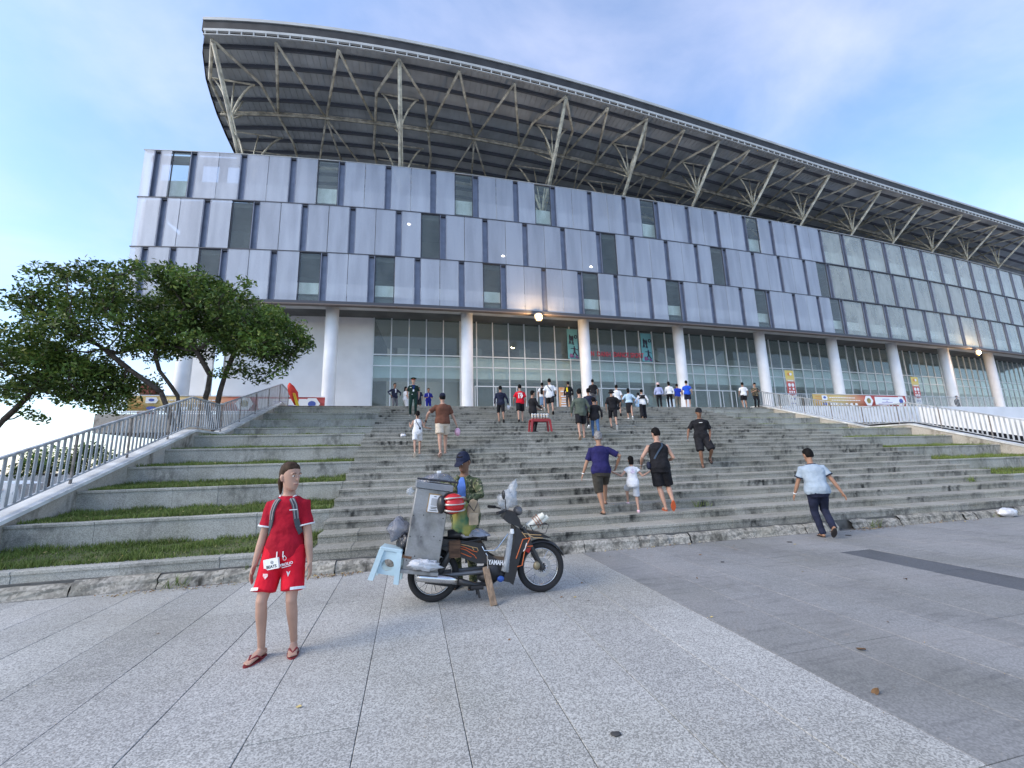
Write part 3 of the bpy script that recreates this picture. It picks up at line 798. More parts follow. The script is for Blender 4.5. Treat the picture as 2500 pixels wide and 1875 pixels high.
# standing seams of the deck sheets
mb=MB()
for i in range(240):
    X=-12+i*.4
    if X<40: mb.box(X-.012,X+.012,yr(X)+.2,yr(X)+13,26.90,26.945)
RP(mb.build('deck_seam',M_DECK,kind='stuff'))
RP(curve_bar(0,26.45,27.12,-.30,-.05,MB()).build('fascia',M_FASC))
RP(curve_bar(0,27.13,27.32,-.36,.05,MB()).build('roof_rim',M_RIM))
mb=MB(); vs=[]
for d in DEP: vs += [(xgable(d)-.02,yr(xgable(d))+d,26.7),(xgable(d)-.02,yr(xgable(d))+d,27.3)]
mb.add(vs,[(2*i,2*i+1,2*i+3,2*i+2) for i in range(len(DEP)-1)]); RP(mb.build('gable_fascia',M_FASC))
RP(curve_bar(0,26.30,26.46,-.42,-.30,MB(),xa=-11.9).build('edge_beam',M_RIM))
RP(curve_bar(0,26.04,26.09,-.42,-.32,MB(),xa=-11.9).build('edge_beam',M_RIM))
mb=MB(); X=-11.8
while X<80: mb.box(X-.035,X+.035,yr(X)-.41,yr(X)-.33,26.09,26.30); X+=.66
RP(mb.build('edge_post',M_RIM,kind='stuff'))
ZC=26.45
def tubeo(pts,r,name='truss_tube'):
    b=MB(); b.tube(pts,r,6); RP(b.build(name,M_TUBE,smooth=True))
mains=[-11.6,-1.05,10.08,16.68,23.56,30.05,36.52,43.74,50.32,57.29,64.11,71]
def E(X): return Vector((X,yr(X)+.05,26.2))
def Mn(X): return Vector((X,yr(X)+5.75,ZC))
def Bn(X): return Vector((X,yr(X)+11.2,ZC))
mid=[]
for i,X in enumerate(mains):
    w=1.85 if i<3 else 1.6
    xl_,xr2=X-w,X+w+.15
    for xx in (xl_,xr2):
        if i==0 and xx==xl_: xx=xl_+.25
        q=Mn(xx); a=E(X); c=Bn(X+(xx-X)*1.08)
        bow=Vector(((xx-X)*.34,0,0))
        tubeo([a,a.lerp(q,.5)+bow,q,q.lerp(c,.5)+bow*.4,c],.095)
    # tree strut with cross bars and curved brackets
    top=E(X)+Vector((0,.1,-.1)); base=Vector((X+.05,yr(X)+8.4,19.2))
    tubeo([top,base],.095,'strut'); tubeo([top+Vector((.10,0,0)),base+Vector((.26,.2,0))],.05,'strut')
    for tc_,tb,ww in ((.53,.36,1.25),(1.33,.74,1.75)):
        yc=yr(X)+5.75*tc_; zc=ZC-.02
        tubeo([(X-ww,yc,zc),(X+ww,yc,zc)],.06,'cross_bar')
        pb=top.lerp(base,tb)
        for s_ in (-1,1):
            e=Vector((X+s_*ww*.92,yc,zc)); m_=Vector((X+s_*ww*.30,pb.y+(yc-pb.y)*.5,pb.z+(zc-pb.z)*.72))
            pts=[pb*(1-t)*(1-t)+m_*2*t*(1-t)+e*t*t for t in [j/7 for j in range(8)]]
            tubeo(pts,.065,'bracket')
        tubeo([pb,(X,yr(X)+5.75*tc_+1.6,ZC)],.06,'strut'); tubeo([pb,(X,yr(X)+5.75*tc_+.1,ZC)],.05,'strut'); tubeo([pb,(X-.5,yr(X)+5.75*tc_+2.9,ZC)],.05,'strut')
    tubeo([(X-1.9,yr(X)+9.6,ZC),(X+1.9,yr(X)+9.6,ZC)],.05,'cross_bar')
    if i+1<len(mains):
        X2=mains[i+1]; w2=1.85 if i+1<3 else 1.6; g=X2-X
        if g>9:   # two intermediate edge nodes
            e1,e2=X+g*.335,X+g*.665; mm=X+g*.5; ra,rb=X+w+.15,X2-w2
            for a,b_ in ((e1,ra),(e1,mm),(e2,mm),(e2,rb)): tubeo([E(a),Mn(b_)],.09)
            for xx in (mm-1.6,mm+.5,mm+2.2): tubeo([Mn(mm),Bn(xx)],.075)
        else:
            e1=X+g*.5; ra,rb=X+w+.15,X2-w2
            for a,b_ in ((e1,ra),(e1,rb)): tubeo([E(a),Mn(b_)],.09)
            tubeo([Mn((ra+rb)/2),Bn(ra)],.06); tubeo([Mn((ra+rb)/2),Bn(rb)],.06)
RP(curve_bar(5.75,26.28,26.36,-.2,-.08,MB(),xa=-13.5).build('mid_beam',M_TUBE)); RP(curve_bar(5.75,26.5,26.6,-.12,.0,MB(),xa=-13.5).build('mid_beam',M_TUBE))
mb=MB(); X=-13.4
while X<70: mb.box(X-.04,X+.04,yr(X)+5.60,yr(X)+5.66,26.3,26.55); X+=.5
RP(mb.build('mid_beam_lattice',M_TUBE,kind='stuff'))
RP(curve_bar(11.2,26.35,26.5,-.08,.08,MB(),xa=-14.2).build('rear_beam',M_TUBE))

# ------------------------------------------------------------------ lit lamps
M_LAMP_HALO=mat('sodium lamp halo',(1,.75,.4),emit=(1.0,.50,.12),estr=.85); M_CORE=mat('sodium lamp arc',(1,.9,.7),emit=(1.0,.80,.45),estr=40); M_LAMPH=mat('lamp housing',(.25,.25,.26),rough=.5,metal=.5)  # large orange face stands in for the halo around the arc
M_WLAMP=mat('white lamp face',(1,1,1),emit=(1,.98,.92),estr=9)
def floodlight(p,tilt,label,r,power):
    root=empty('floodlight',p,0,label,'lamp','sodium floodlights under the facade')
    b=MB(); b.tube([(0,.22,.02),(0,.02,-.03),(0,-.03,-.04)],[.10,r*1.15,r*1.2],16); b.build('housing',M_LAMPH,root,smooth=True)
    b=MB(); b.ell((0,-.045,-.045),(r,r*.45,r)); gl_=b.build('lamp_glass',M_LAMP_HALO,root,smooth=True); b=MB(); b.ell((0,-.045-r*.42,-.045),(r*.58,r*.16,r*.58)); b.build('lamp_arc',M_CORE,gl_,smooth=True)
    b=MB(); b.tube([(0,.2,.02),(0,.25,.3)],.03,8); b.build('bracket',M_LAMPH,root)
    ld=bpy.data.lights.new('lamp_light','POINT'); ld.energy=power; ld.color=(1,.62,.28); ld.shadow_soft_size=.15
    lo=bpy.data.objects.new('lamp_light',ld); COL.objects.link(lo); lo.location=(p[0],p[1]-.4,p[2]-.15)
floodlight((8.31,25.55,11.10),0,'glowing orange floodlight under the facade between the second and third columns',.27,190)
floodlight((55.2,28.15,10.95),0,'glowing orange floodlight under the facade far to the right',.27,190)
for i,(x,y,z) in enumerate(((-.32,26.5,17.5),(6.12,26.25,15.68),(12.79,26.3,15.48))):
    root=empty('wall_lamp',(x,y,z),0,['small white lit lamp glowing behind the second panel row, leftmost and highest','small white lit lamp low in the second panel row above the orange floodlight','small white lit lamp low in the second panel row, rightmost of three'][i],'lamp','small lamps behind the panels')
    b=MB(); b.box(-.16,.16,.03,.10,-.06,.08); b.build('housing',M_LAMPH,root)
    b=MB(); b.ell((0,-.0,0),(.10,.05,.065)); b.build('lamp_glass',M_WLAMP,root,smooth=True)

# ------------------------------------------------------------------ posters in the lobby windows
M_TEAL=mat('teal poster',(.16,.42,.47),rough=.6,var=.15,vscale=.6); M_INK=mat('dark purple ink',(.02,.018,.05),rough=.6); M_PINK=mat('plum ink',(.22,.10,.25),rough=.6); M_REDL=mat('red letters',(.62,.05,.07),rough=.5)
def dancer(mb,x,z,s,flip=1,pose=0):
    y=-.012
    def limb(pts,r): mb.tube([(x+flip*a*s,y,z+c*s) for a,c in pts],[r*s]*len(pts),6)
    mb.ell((x,y,z+.62*s),(.045*s,.01,.055*s),8,6)
    limb([(0,.56),(0,.30)],.06)
    if pose==0: limb([(0,.3),(.06,.02)],.035); limb([(0,.3),(-.07,0)],.035); limb([(0,.52),(.14,.42),(.10,.28)],.025); limb([(0,.52),(.16,.55)],.025)
    else: limb([(0,.3),(.2,.02)],.04); limb([(0,.3),(-.16,.0)],.04); limb([(0,.52),(.26,.42)],.025); limb([(0,.52),(-.24,.5)],.025)
def dposter(X,w,label):
    root=empty('dance_poster',(0,0,0),0,label,'poster'); root.matrix_world=fmat(X,GO-.10,0); root.location=fac(X,GO-.10); root.rotation_euler=(0,0,math.atan(yfd(X)))
    b=MB(); b.box(-w/2,w/2,-.01,.0,9.1,11.45); b.build('sheet',M_TEAL,root)
    b=MB(); dancer(b,-w*.25,10.25,1.15,1,0); dancer(b,.02,10.2,1.1,-1,0); b.disc((w*.33,-.015,10.85),(0,1,0),.07,.15,.01,16); dancer(b,.12,9.3,1.2,1,1); b.build('dancer_print',M_INK,root)
    b=MB(); b.tube([(-.1,-.014,9.35),(-.25,-.014,9.2)],[.22,.05],8); b.tube([(.2,-.013,9.3),(.4,-.013,9.15)],[.12,.05],8); b.build('skirt_print',M_PINK,root)
dposter(12.1,.85,'teal dance poster half hidden behind the third white column'); dposter(18.6,.95,'teal dance poster with dark dancers in the window left of the fourth column')
root=empty('window_lettering',fac(15.7,GO-.1)+Vector((0,0,9.55)),math.atan(yfd(15.7)),'red capital letters along the lobby window between two dance posters','lettering')
text_obj('letters','SÀN  DANH  DANCE SPORT',.55,M_REDL,Matrix.Rotation(math.pi/2,4,'X'),root,.006,sx=.74,bold=.01)
# ------------------------------------------------------------------ trees
def leaf_mat(name):
    m=bpy.data.materials.new(name); m.use_nodes=True; n,l=nodes_of(m); b=n['Principled BSDF']; b.inputs['Roughness'].default_value=.5; b.inputs['Specular IOR Level'].default_value=.35
    va=n.new('ShaderNodeVertexColor'); va.layer_name='tone'; l.new(va.outputs['Color'],b.inputs['Base Color'])
    tr=n.new('ShaderNodeBsdfTranslucent'); l.new(va.outputs['Color'],tr.inputs['Color'])
    mx=n.new('ShaderNodeMixShader'); mx.inputs[0].default_value=.22; o=n['Material Output']; l.new(b.outputs[0],mx.inputs[1]); l.new(tr.outputs[0],mx.inputs[2]); l.new(mx.outputs[0],o.inputs['Surface'])
    return m
M_LEAF=leaf_mat('tree leaves'); M_BARK=mat('dark bark',(.075,.06,.048),rough=.95,var=.35,vscale=6,bump=.6,bscale=18,bdist=.03,coord='World')
def tree(name,label,base,stems,clumps,per=240,leaf=(.165,.075),trunk_r=.095,group=None,seed=1,tones=None):
    """stems: list of polylines from the base; clumps: (x,y,z,r) ; all world coordinates"""
    g=np.random.default_rng(seed); root=empty(name,base,0,label,'tree',group); O=Vector(base)
    nodes=[]; 
    for st in stems:
        prev=None
        for p in st: nodes.append([Vector(p),prev,0,True]); prev=len(nodes)-1
    forks=[i for i in range(len(nodes)) if i>0]
    cl=sorted(clumps,key=lambda c:min((Vector(c[:3])-nodes[i][0]).length for i in forks))
    first=len(nodes)
    for c in cl:
        p=Vector(c[:3]); best=None
        for i in range(len(nodes)):
            if i<first and nodes[i][1] is None: continue
            d=(p-nodes[i][0]).length+ (0.0 if i<first else .25*(nodes[i][0]-O).length*.2)+max(0,nodes[i][0].z-p.z)*.8
            if best is None or d<best[0]: best=(d,i)
        nodes.append([p,best[1],0,False])
    for i in range(len(nodes)-1,-1,-1):
        nodes[i][2]+=1
        if nodes[i][1] is not None: nodes[nodes[i][1]][2]+=nodes[i][2]
    tot=max(n_[2] for n_ in nodes); b=MB()
    R=lambda k: max(.018,trunk_r*(k/tot)**.48)
    for p,pa,k,isst in nodes:
        if pa is None: continue
        a=nodes[pa][0]; r0=R(min(nodes[pa][2],k*1.7)); r1=R(k)*.85
        d=p-a; side=Vector((g.normal(0,1),g.normal(0,1),g.normal(0,.4)))*d.length*(.05 if not isst else .015)
        m1=a+d*.35+side+Vector((0,0,d.length*(-.06 if not isst else 0))); m2=a+d*.7+side*.6
        b.tube([a-O,m1-O,m2-O,p-O],[r0,r0*.85+r1*.15,r0*.4+r1*.6,r1],7)
    b.build('trunk',M_BARK,root,smooth=True)
    # leaves
    Vs=[];Cs=[]
    tones=np.array(tones if tones is not None else [[.06,.11,.022],[.085,.145,.028],[.135,.20,.04],[.045,.08,.02],[.20,.235,.055]])
    for (x,y,z,r) in clumps:
        nl=int(per*r*r*1.35); u=g.normal(0,1,(nl,3)); u/=np.linalg.norm(u,axis=1)[:,None]; rad=g.uniform(.15,1,nl)**.6
        P=u*rad[:,None]*np.array([r*1.12,r*1.12,r*.85])+np.array([x,y,z])-np.array(base)
        P[:,2]-=.18*(rad**3)*r*(g.random(nl)<.35)
        nrm=g.normal(0,.8,(nl,3))+np.array([0,0,.8]); nrm/=np.linalg.norm(nrm,axis=1)[:,None]
        t=np.cross(nrm,g.normal(0,1,(nl,3))); t/=np.linalg.norm(t,axis=1)[:,None]+1e-9; s=np.cross(nrm,t)
        sc=g.uniform(.65,1.3,nl)[:,None]; L=leaf[0]*sc; W=leaf[1]*sc
        q=np.stack([P-t*L*.5,P+s*W*.5+t*L*.05,P+t*L*.5-nrm*.02,P-s*W*.5+t*L*.05],1); Vs.append(q)
        pk=g.choice(len(tones),nl,p=[.28,.30,.20,.12,.10]); c=tones[pk]*(g.uniform(.6,1.5))*g.uniform(.85,1.15,nl)[:,None]; Cs.append(np.repeat(c[:,None,:],4,1))
    V=np.concatenate(Vs); C=np.concatenate(Cs); N=len(V); me=bpy.data.meshes.new('crown')
    me.vertices.add(N*4); me.vertices.foreach_set('co',V.reshape(-1)); me.loops.add(N*4); me.loops.foreach_set('vertex_index',np.arange(N*4)); me.polygons.add(N); me.polygons.foreach_set('loop_start',np.arange(0,N*4,4))
    ca=me.color_attributes.new('tone','FLOAT_COLOR','POINT'); c4=np.ones((N,4,4)); c4[:,:,:3]=C; ca.data.foreach_set('color',c4.reshape(-1)); me.materials.append(M_LEAF); me.update(); me.validate()
    mesh_obj('crown',me,None,root); return root
def env(n,xs,zt,zb,yc,ry,seed,rr=(.30,.66)):
    g=np.random.default_rng(seed); out=[]; xs_=np.array(xs); tries=0
    while len(out)<n and tries<16000:
        tries+=1; x=g.uniform(xs[0],xs[-1]); a=np.interp(x,xs_,zb); b_=np.interp(x,xs_,zt); z=a+(b_-a)*g.beta(1.5,1.15); r=g.uniform(*rr)
        w=math.sin(math.pi*min(1,max(0,(x-xs[0])/(xs[-1]-xs[0]))))**.5
        y=yc+ry*w*g.uniform(-1,1)
        if b_-a<.3: continue
        if z+r*.45>b_+.1 or z-r*.5<a-.15: continue
        if any((Vector((x,y,z))-Vector(o[:3])).length<.60*(r+o[3])*.62 for o in out): continue
        out.append((x,y,z,r))
    return out
cA=env(105,[-13.2,-12.4,-11.2,-9.6,-8.0,-7.0],[7.6,8.3,8.95,9.2,9.1,8.9],[5.9,5.1,5.5,5.9,6.1,6.4],18.0,2.6,3)
cA+=[(-12.9,17.8,9.0,.28),(-12.35,17.8,8.75,.36),(-11.9,17.8,8.7,.3),(-13.1,18,7.9,.45),(-13.3,18,6.6,.35),(-11.2,18,5.0,.45),(-10.3,18.1,4.85,.4),(-11.9,18,4.6,.4),(-12.4,18,5.0,.45)]
tree('shade_tree','spreading green tree with leaning forked trunk rising behind the left stair railing',(-7.75,17.6,-1.2),
  [[(-7.75,17.6,-1.2),(-7.95,17.7,2.0),(-8.5,17.9,4.3),(-9.25,18.0,5.3),(-9.5,18,6.2)],[(-7.95,17.7,2.0),(-8.9,17.6,4.4),(-10.0,17.6,5.25),(-10.9,17.7,6.0)]],cA,seed=11,per=560,group='shade trees left of the stairs')
cB=env(98,[-9.6,-8.2,-7.0,-5.8,-4.7,-4.15],[8.9,9.0,8.8,8.3,7.4,6.6],[6.2,5.9,5.75,5.6,5.7,6.3],17.6,2.4,8)
cB+=[(-5.7,17.3,5.05,.5),(-6.3,17.3,5.3,.5),(-5.1,17.3,5.2,.38),(-4.35,17.2,6.5,.4),(-6.9,17.3,5.1,.35)]
tree('shade_tree','bright green umbrella tree with dark forked trunk in front of the white ground-floor wall',(-7.0,18.1,-1.2),
  [[(-7.0,18.1,-1.2),(-7.0,18.0,2.5),(-7.2,18,4.1),(-7.0,17.9,5.2),(-6.7,17.8,6.2)],[(-7.0,18.0,2.5),(-7.55,17.8,4.2),(-7.4,17.6,5.1),(-7.9,17.5,6.0)]],cB,seed=12,per=560,group='shade trees left of the stairs')
cC=env(80,[-16.5,-14.6,-13,-11.6,-10.3],[6.6,6.7,6.3,5.8,4.9],[4.9,4.5,4.1,3.9,4.1],18.3,2.0,5)
cC+=[(-13.0,18,3.7,.3),(-12.6,18,3.5,.28),(-11.0,18.1,4.0,.4)]
tree('shade_tree','darker tree at the left picture edge with one bare leaning branch',(-15.6,18.4,-1.2),[[(-15.6,18.4,-1.2),(-15.0,18.3,1.5),(-13.7,18.1,3.45),(-12.9,18.0,4.6)],[(-15.0,18.3,1.5),(-15.2,18.2,3.5),(-14.8,18.2,5)]],cC,seed=13,per=560,group='shade trees left of the stairs')
for i,(x,y,s) in enumerate(((-33,37,1.0),(-27.5,41,1.15),(-21.5,40,1.05),(-17.5,37,1.0),(-40,44,1.3))):
    h=4.6*s-1.2; g=np.random.default_rng(40+i)
    cl=[(x+g.uniform(-2.1,2.1)*s,y+g.uniform(-1.6,1.6)*s,h-.6-1.6*s*g.random(),g.uniform(.6,.95)) for _ in range(16)]
    tree('yard_tree',['low round tree in the yard beyond the railing, leftmost in view','low round tree in the yard seen through the left railing bars','low tree in the yard seen through the railing below the platform corner','low tree in the yard under the overhanging platform corner','tree at the far left end of the yard'][i],(x,y,-1.2),[[(x,y,-1.2),(x+.1,y,.3),(x,y,1.4)]],cl,seed=60+i,per=150,leaf=(.28,.17),trunk_r=.14,group='low trees in the yard')
# ------------------------------------------------------------------ left yard: minibus, sign pillar, cable
def minibus(x,y,z,rz,label):
    root=empty('minibus',(x,y,z),rz,label,'minibus'); mw=mat('white vehicle paint',(.72,.73,.74),rough=.3); mo=mat('orange stripe',(.75,.25,.06),rough=.4); mg_=mat('vehicle glass',(.02,.025,.035),rough=.08); mt=mat('tyre rubber',(.02,.02,.02),rough=.9); mn=mat('navy lower body',(.04,.05,.12),rough=.4)
    b=MB(); sec=[(-.95,.45),(.95,.45),(1.0,1.2),(.93,2.1),(.75,2.5),(-.75,2.5),(-.93,2.1),(-1.0,1.2)]
    b.loft([[Vector((xx,py*w,pz if pz<1.3 else 1.2+(pz-1.2)*hh)) for py,pz in sec] for xx,w,hh in ((-2.9,.93,.93),(-2.7,1,1),(2.2,1,1),(2.75,.96,.9),(3.1,.9,.25))]); b.build('body',mw,root)
    b=MB(); b.box(-2.75,2.3,-1.01,-.96,1.32,2.02); b.box(-2.75,2.3,.96,1.01,1.32,2.02); b.build('window_band',mg_,root)
    b=MB(); b.box(-2.8,2.4,-.985,-.9,2.1,2.24); b.box(-2.8,2.4,.9,.985,2.1,2.24); b.build('stripe',mo,root)
    for sx in (-1.8,1.9):
        for sy in (-.9,.9):
            w=MB(); w.disc((sx,sy,.36),(0,1,0),.2,.36,.2,20); o=w.build('wheel',mt,root)
            w=MB(); w.disc((sx,sy,.36),(0,1,0),.02,.2,.16,16); w.build('rim',mat('wheel rim grey',(.4,.4,.42),rough=.4,metal=.6),o)
    for sy in (-.65,.65):
        w=MB(); w.ell((3.08,sy,.95),(.08,.16,.12)); w.build('headlight',mat('headlight glass',(.7,.7,.7),rough=.1),root)
minibus(-18.6,22.6,-1.2,.05,'white minibus with orange stripe parked below the left railing')
minibus(-25.0,23.6,-1.2,-.03,'white minibus parked further left beyond the railing, behind the first')
root=empty('sign_pillar',(-14.3,27.2,PZ),0,'red pillar overgrown with leaves behind the left platform railing','pillar')
b=MB(); b.cbox(-.33,.33,-.3,.3,0,1.75,.03); b.build('shaft',mat('brick red paint',(.30,.09,.06),rough=.8,var=.3,vscale=8),root)
g=np.random.default_rng(77); V=[];C=[]
for i in range(700):
    p=np.array([g.normal(0,.32),g.normal(0,.3),1.45+g.normal(0,.42)]); t=g.normal(0,1,3); t/=np.linalg.norm(t); s=np.cross(t,g.normal(0,1,3)); s/=np.linalg.norm(s)
    V.append([p-t*.09,p+s*.05,p+t*.09,p-s*.05]); C.append([[.05,.085,.025] if g.random()<.6 else [.10,.09,.04]]*4)
V=np.array(V);N=len(V); me=bpy.data.meshes.new('climber'); me.from_pydata([tuple(v) for v in V.reshape(-1,3)],[],[(4*i,4*i+1,4*i+2,4*i+3) for i in range(N)]); ca=me.color_attributes.new('tone','FLOAT_COLOR','POINT'); c4=np.ones((N*4,4)); c4[:,:3]=np.array(C).reshape(-1,3); ca.data.foreach_set('color',c4.reshape(-1)); me.materials.append(M_LEAF); mesh_obj('climber',me,None,root)
b=MB(); b.tube([(-30,26.5,5.7),(-22,26.2,5.42),(-15.85,26.05,5.5)],.012,5); tag(b.build('cable',M_INK),'thin cable stretched to the left platform railing corner','cable')

# ------------------------------------------------------------------ banners
def grad_mat(name,stops,axis='X',x0=0,x1=1):
    m=bpy.data.materials.new(name); m.use_nodes=True; n,l=nodes_of(m); b=n['Principled BSDF']; b.inputs['Roughness'].default_value=.55
    t=n.new('ShaderNodeTexCoord'); s=n.new('ShaderNodeSeparateXYZ'); l.new(t.outputs['Object'],s.inputs[0]); mr=n.new('ShaderNodeMapRange'); mr.inputs['From Min'].default_value=x0; mr.inputs['From Max'].default_value=x1; l.new(s.outputs[axis],mr.inputs['Value'])
    r=n.new('ShaderNodeValToRGB'); e=r.color_ramp.elements; e[0].position=stops[0][0]; e[0].color=(*stops[0][1],1); e[1].position=stops[-1][0]; e[1].color=(*stops[-1][1],1)
    for p,c in stops[1:-1]: q=e.new(p); q.color=(*c,1)
    l.new(mr.outputs[0],r.inputs['Fac']); l.new(r.outputs['Color'],b.inputs['Base Color']); return m
OCH,RED,WHT=(.55,.40,.13),(.42,.06,.05),(.78,.79,.78)
M_WPR=mat('white print',WHT,rough=.6); M_RPR=mat('red print',RED,rough=.6); M_BPR=mat('blue print',(.06,.10,.35),rough=.6); M_OPR=mat('orange print',(.62,.25,.06),rough=.6); M_GPR=mat('gold emblem',(.45,.32,.06),rough=.6,col2=(.12,.14,.05),vscale=14); M_PPR=mat('purple print',(.22,.16,.42),rough=.6)
def hexa(mb,x,z,rx,rz,y0,y1):
    mb.prism([(x-rx,z),(x-rx*.5,z-rz),(x+rx*.5,z-rz),(x+rx,z),(x+rx*.5,z+rz),(x-rx*.5,z+rz)],y0,y1)
def oval(mb,x,z,rx,rz,y0,y1,n=14): mb.prism([(x+rx*math.cos(2*math.pi*i/n),z+rz*math.sin(2*math.pi*i/n)) for i in range(n)],y0,y1)
def long_banner(p0,p1,z0,z1,label,emblem=True):
    d=Vector(p1)-Vector(p0); L=d.length; H=z1-z0; root=empty('event_banner',(p0[0],p0[1],z0),math.atan2(d.y,d.x),label,'banner','long event banners on the railings')
    b=MB(); nx=20; vs=[]
    for i in range(nx+1):
        x=L*i/nx; w=.02*math.sin(x*2.1)
        vs += [(x,w,0),(x,w+.0,H),(x,w+.012,H),(x,w+.012,0)]
    f=[]
    for i in range(nx):
        for q in range(4): f.append((4*i+q,4*i+4+q,4*i+4+(q+1)%4,4*i+(q+1)%4))
    b.add(vs,f); b.build('cloth',grad_mat('banner cloth %.1f'%L,[(0,OCH),(.30,(.58,.44,.20)),(.44,(.55,.28,.14)),(.56,RED),(1,(.40,.06,.05))],'X',0,L),root,smooth=True)
    y0,y1=-.045,-.035
    b=MB(); b.box(L*.085,L*.125,y0,y1,H*.50,H*.90); hexa(b,L*.125,H*.70,L*.018,H*.20,y0-.001,y1-.001)
    for i,(fx,w) in enumerate(((.165,.016),(.21,.024),(.27,.024),(.33,.018),(.38,.018),(.43,.018))): q_=MB(); oval(q_,L*fx,H*.17,L*w*.8,H*.10,y0,y1); q_.build('logo',M_WPR,root)
    for zz,a,c in ((.72,.16,.42),(.50,.18,.46)):
        x=L*a
        while x<L*c: w=rnd.uniform(.05,.22); b.box(x,x+w,y0,y1,H*zz-.028,H*zz+.028); x+=w+.05
    hexa(b,L*.57,H*.5,L*.048,H*.43,y0,y1); b.box(L*.64,L*.90,y0,y1,H*.16,H*.86); hexa(b,L*.93,H*.5,L*.046,H*.42,y0-.004,y1-.004); b.build('white_print',M_WPR,root,kind='stuff')
    b=MB(); oval(b,L*.57,H*.5,L*.022,H*.24,y0-.006,y0-.001); b.build('emblem',M_GPR,root)
    [(oval(q_,*a_),q_.build('blue_logo',M_BPR,root)) for q_,a_ in ((MB(),(L*.115,H*.17,L*.024,H*.12,y0-.002,y1-.002)),(MB(),(L*.93,H*.5,L*.022,H*.22,y0-.012,y0-.006)),(MB(),(L*.112,H*.72,L*.014,H*.1,y0-.008,y0-.002)))]
    b=MB()
    for zz,a,c in ((.66,.72,.80),(.48,.76,.78),(.38,.71,.83),(.22,.67,.88)): b.box(L*a,L*c,y0-.004,y0,H*zz-.02,H*zz+.02)
    b.build('purple_print',M_PPR,root,kind='stuff')
    b=MB()
    for k in range(4): b.box(L*.02,L*.075,y0,y1,H*(.18+.2*k)-.02,H*(.18+.2*k)+.02)
    b.build('orange_print',M_OPR,root,kind='stuff')
    b=MB(); b.box(0,L,y0+.005,y0+.03,-.05,-.012); b.box(0,L,y0+.005,y0+.03,H+.003,H+.03); b.build('hem',M_WPR,root)
long_banner((27.2,22.80,0),(36.4,23.13,0),4.72,5.55,'long yellow and red event banner hung on the right platform railing')
long_banner((-14.6,25.99,0),(-4.9,25.99,0),4.72,5.52,'yellow and red event banner on the left platform railing half hidden by tree trunks')
def tall_banner(x,y,w,z0,z1,label):
    H=z1-z0; root=empty('vertical_banner',(x,y,z0),.10,label,'banner','tall narrow event banners')
    b=MB(); b.box(-w/2,w/2,-.008,.008,0,H); b.build('cloth',grad_mat('tall banner %.1f'%x,[(0,(.45,.06,.06)),(.045,(.45,.06,.06)),(.05,WHT),(.36,WHT),(.37,RED),(.68,(.48,.09,.08)),(.74,(.62,.48,.25)),(.80,(.66,.50,.12)),(1,(.64,.47,.10))],'Z',0,H),root)
    b=MB(); y0,y1=-.02,-.012
    for fx,fz,r in ((-.2,.61,.16),(.2,.61,.16),(-.22,.51,.08),(.22,.51,.10),(-.26,.43,.09),(0,.43,.09),(.26,.43,.09)): q_=MB(); oval(q_,w*fx,H*fz,w*r,w*r,y0,y1); q_.build('logo',M_WPR,root)
    q_=MB(); oval(q_,w*.1,H*.90,w*.14,w*.12,y0-.004,y1-.004); q_.build('logo',M_WPR,root); b.box(-w*.35,w*.35,y0,y1,H*.715,H*.735); b.build('white_print',M_WPR,root)
    b=MB(); oval(b,-w*.12,H*.90,w*.16,w*.14,y0,y1); b.build('orange_print',M_OPR,root)
    b=MB(); b.prism([(-w/2+.001,H*.37),(w/2-.001,H*.37),(0,H*.325)],y0,y1); b.build('red_print',M_RPR,root)
    b=MB(); oval(b,-w*.18,H*.25,w*.08,w*.09,y0,y1); b.build('blue_logo',M_BPR,root); b=MB(); oval(b,w*.18,H*.25,w*.08,w*.09,y0,y1); b.build('blue_logo',M_BPR,root); b=MB(); b.box(-w*.3,w*.3,y0,y1,H*.12,H*.135); b.build('blue_print',M_BPR,root)
    b=MB(); b.tube([(0,.03,-.05),(0,.03,H)],.015,6); b.build('pole',M_RAIL,root)
tall_banner(26.1,23.35,.82,4.62,7.32,'tall yellow, red and white banner near the railing corner, left of the two')
tall_banner(38.2,23.45,.84,4.60,7.12,'tall yellow, red and white banner farther right by the seventh column')
# bundle of red and yellow flags leaning at the left stair head
root=empty('flag_bundle',(-5.75,23.0,PZ),0,'furled red and yellow flags leaning on the left railing end','flags')
b=MB(); b.loft([[Vector((cx+r*math.cos(a)*(1+.25*math.sin(3*a)),r*math.sin(a),z)) for a in [2*math.pi*i/14 for i in range(14)]] for cx,r,z in ((.06,.07,.12),(-.02,.16,.42),(-.14,.21,.8),(-.26,.14,1.12),(-.31,.03,1.27))]); b.build('red_cloth',mat('red flag cloth',(.62,.035,.02),rough=.7,var=.25,vscale=5),root,smooth=True)
b=MB()
for o_ in (0,.07): b.tube([(.18+o_,-.20,0),(-.06+o_,-.2,.72)],[.045,.02],6)
b.build('yellow_strip',mat('yellow flag cloth',(.75,.55,.03),rough=.7),root)
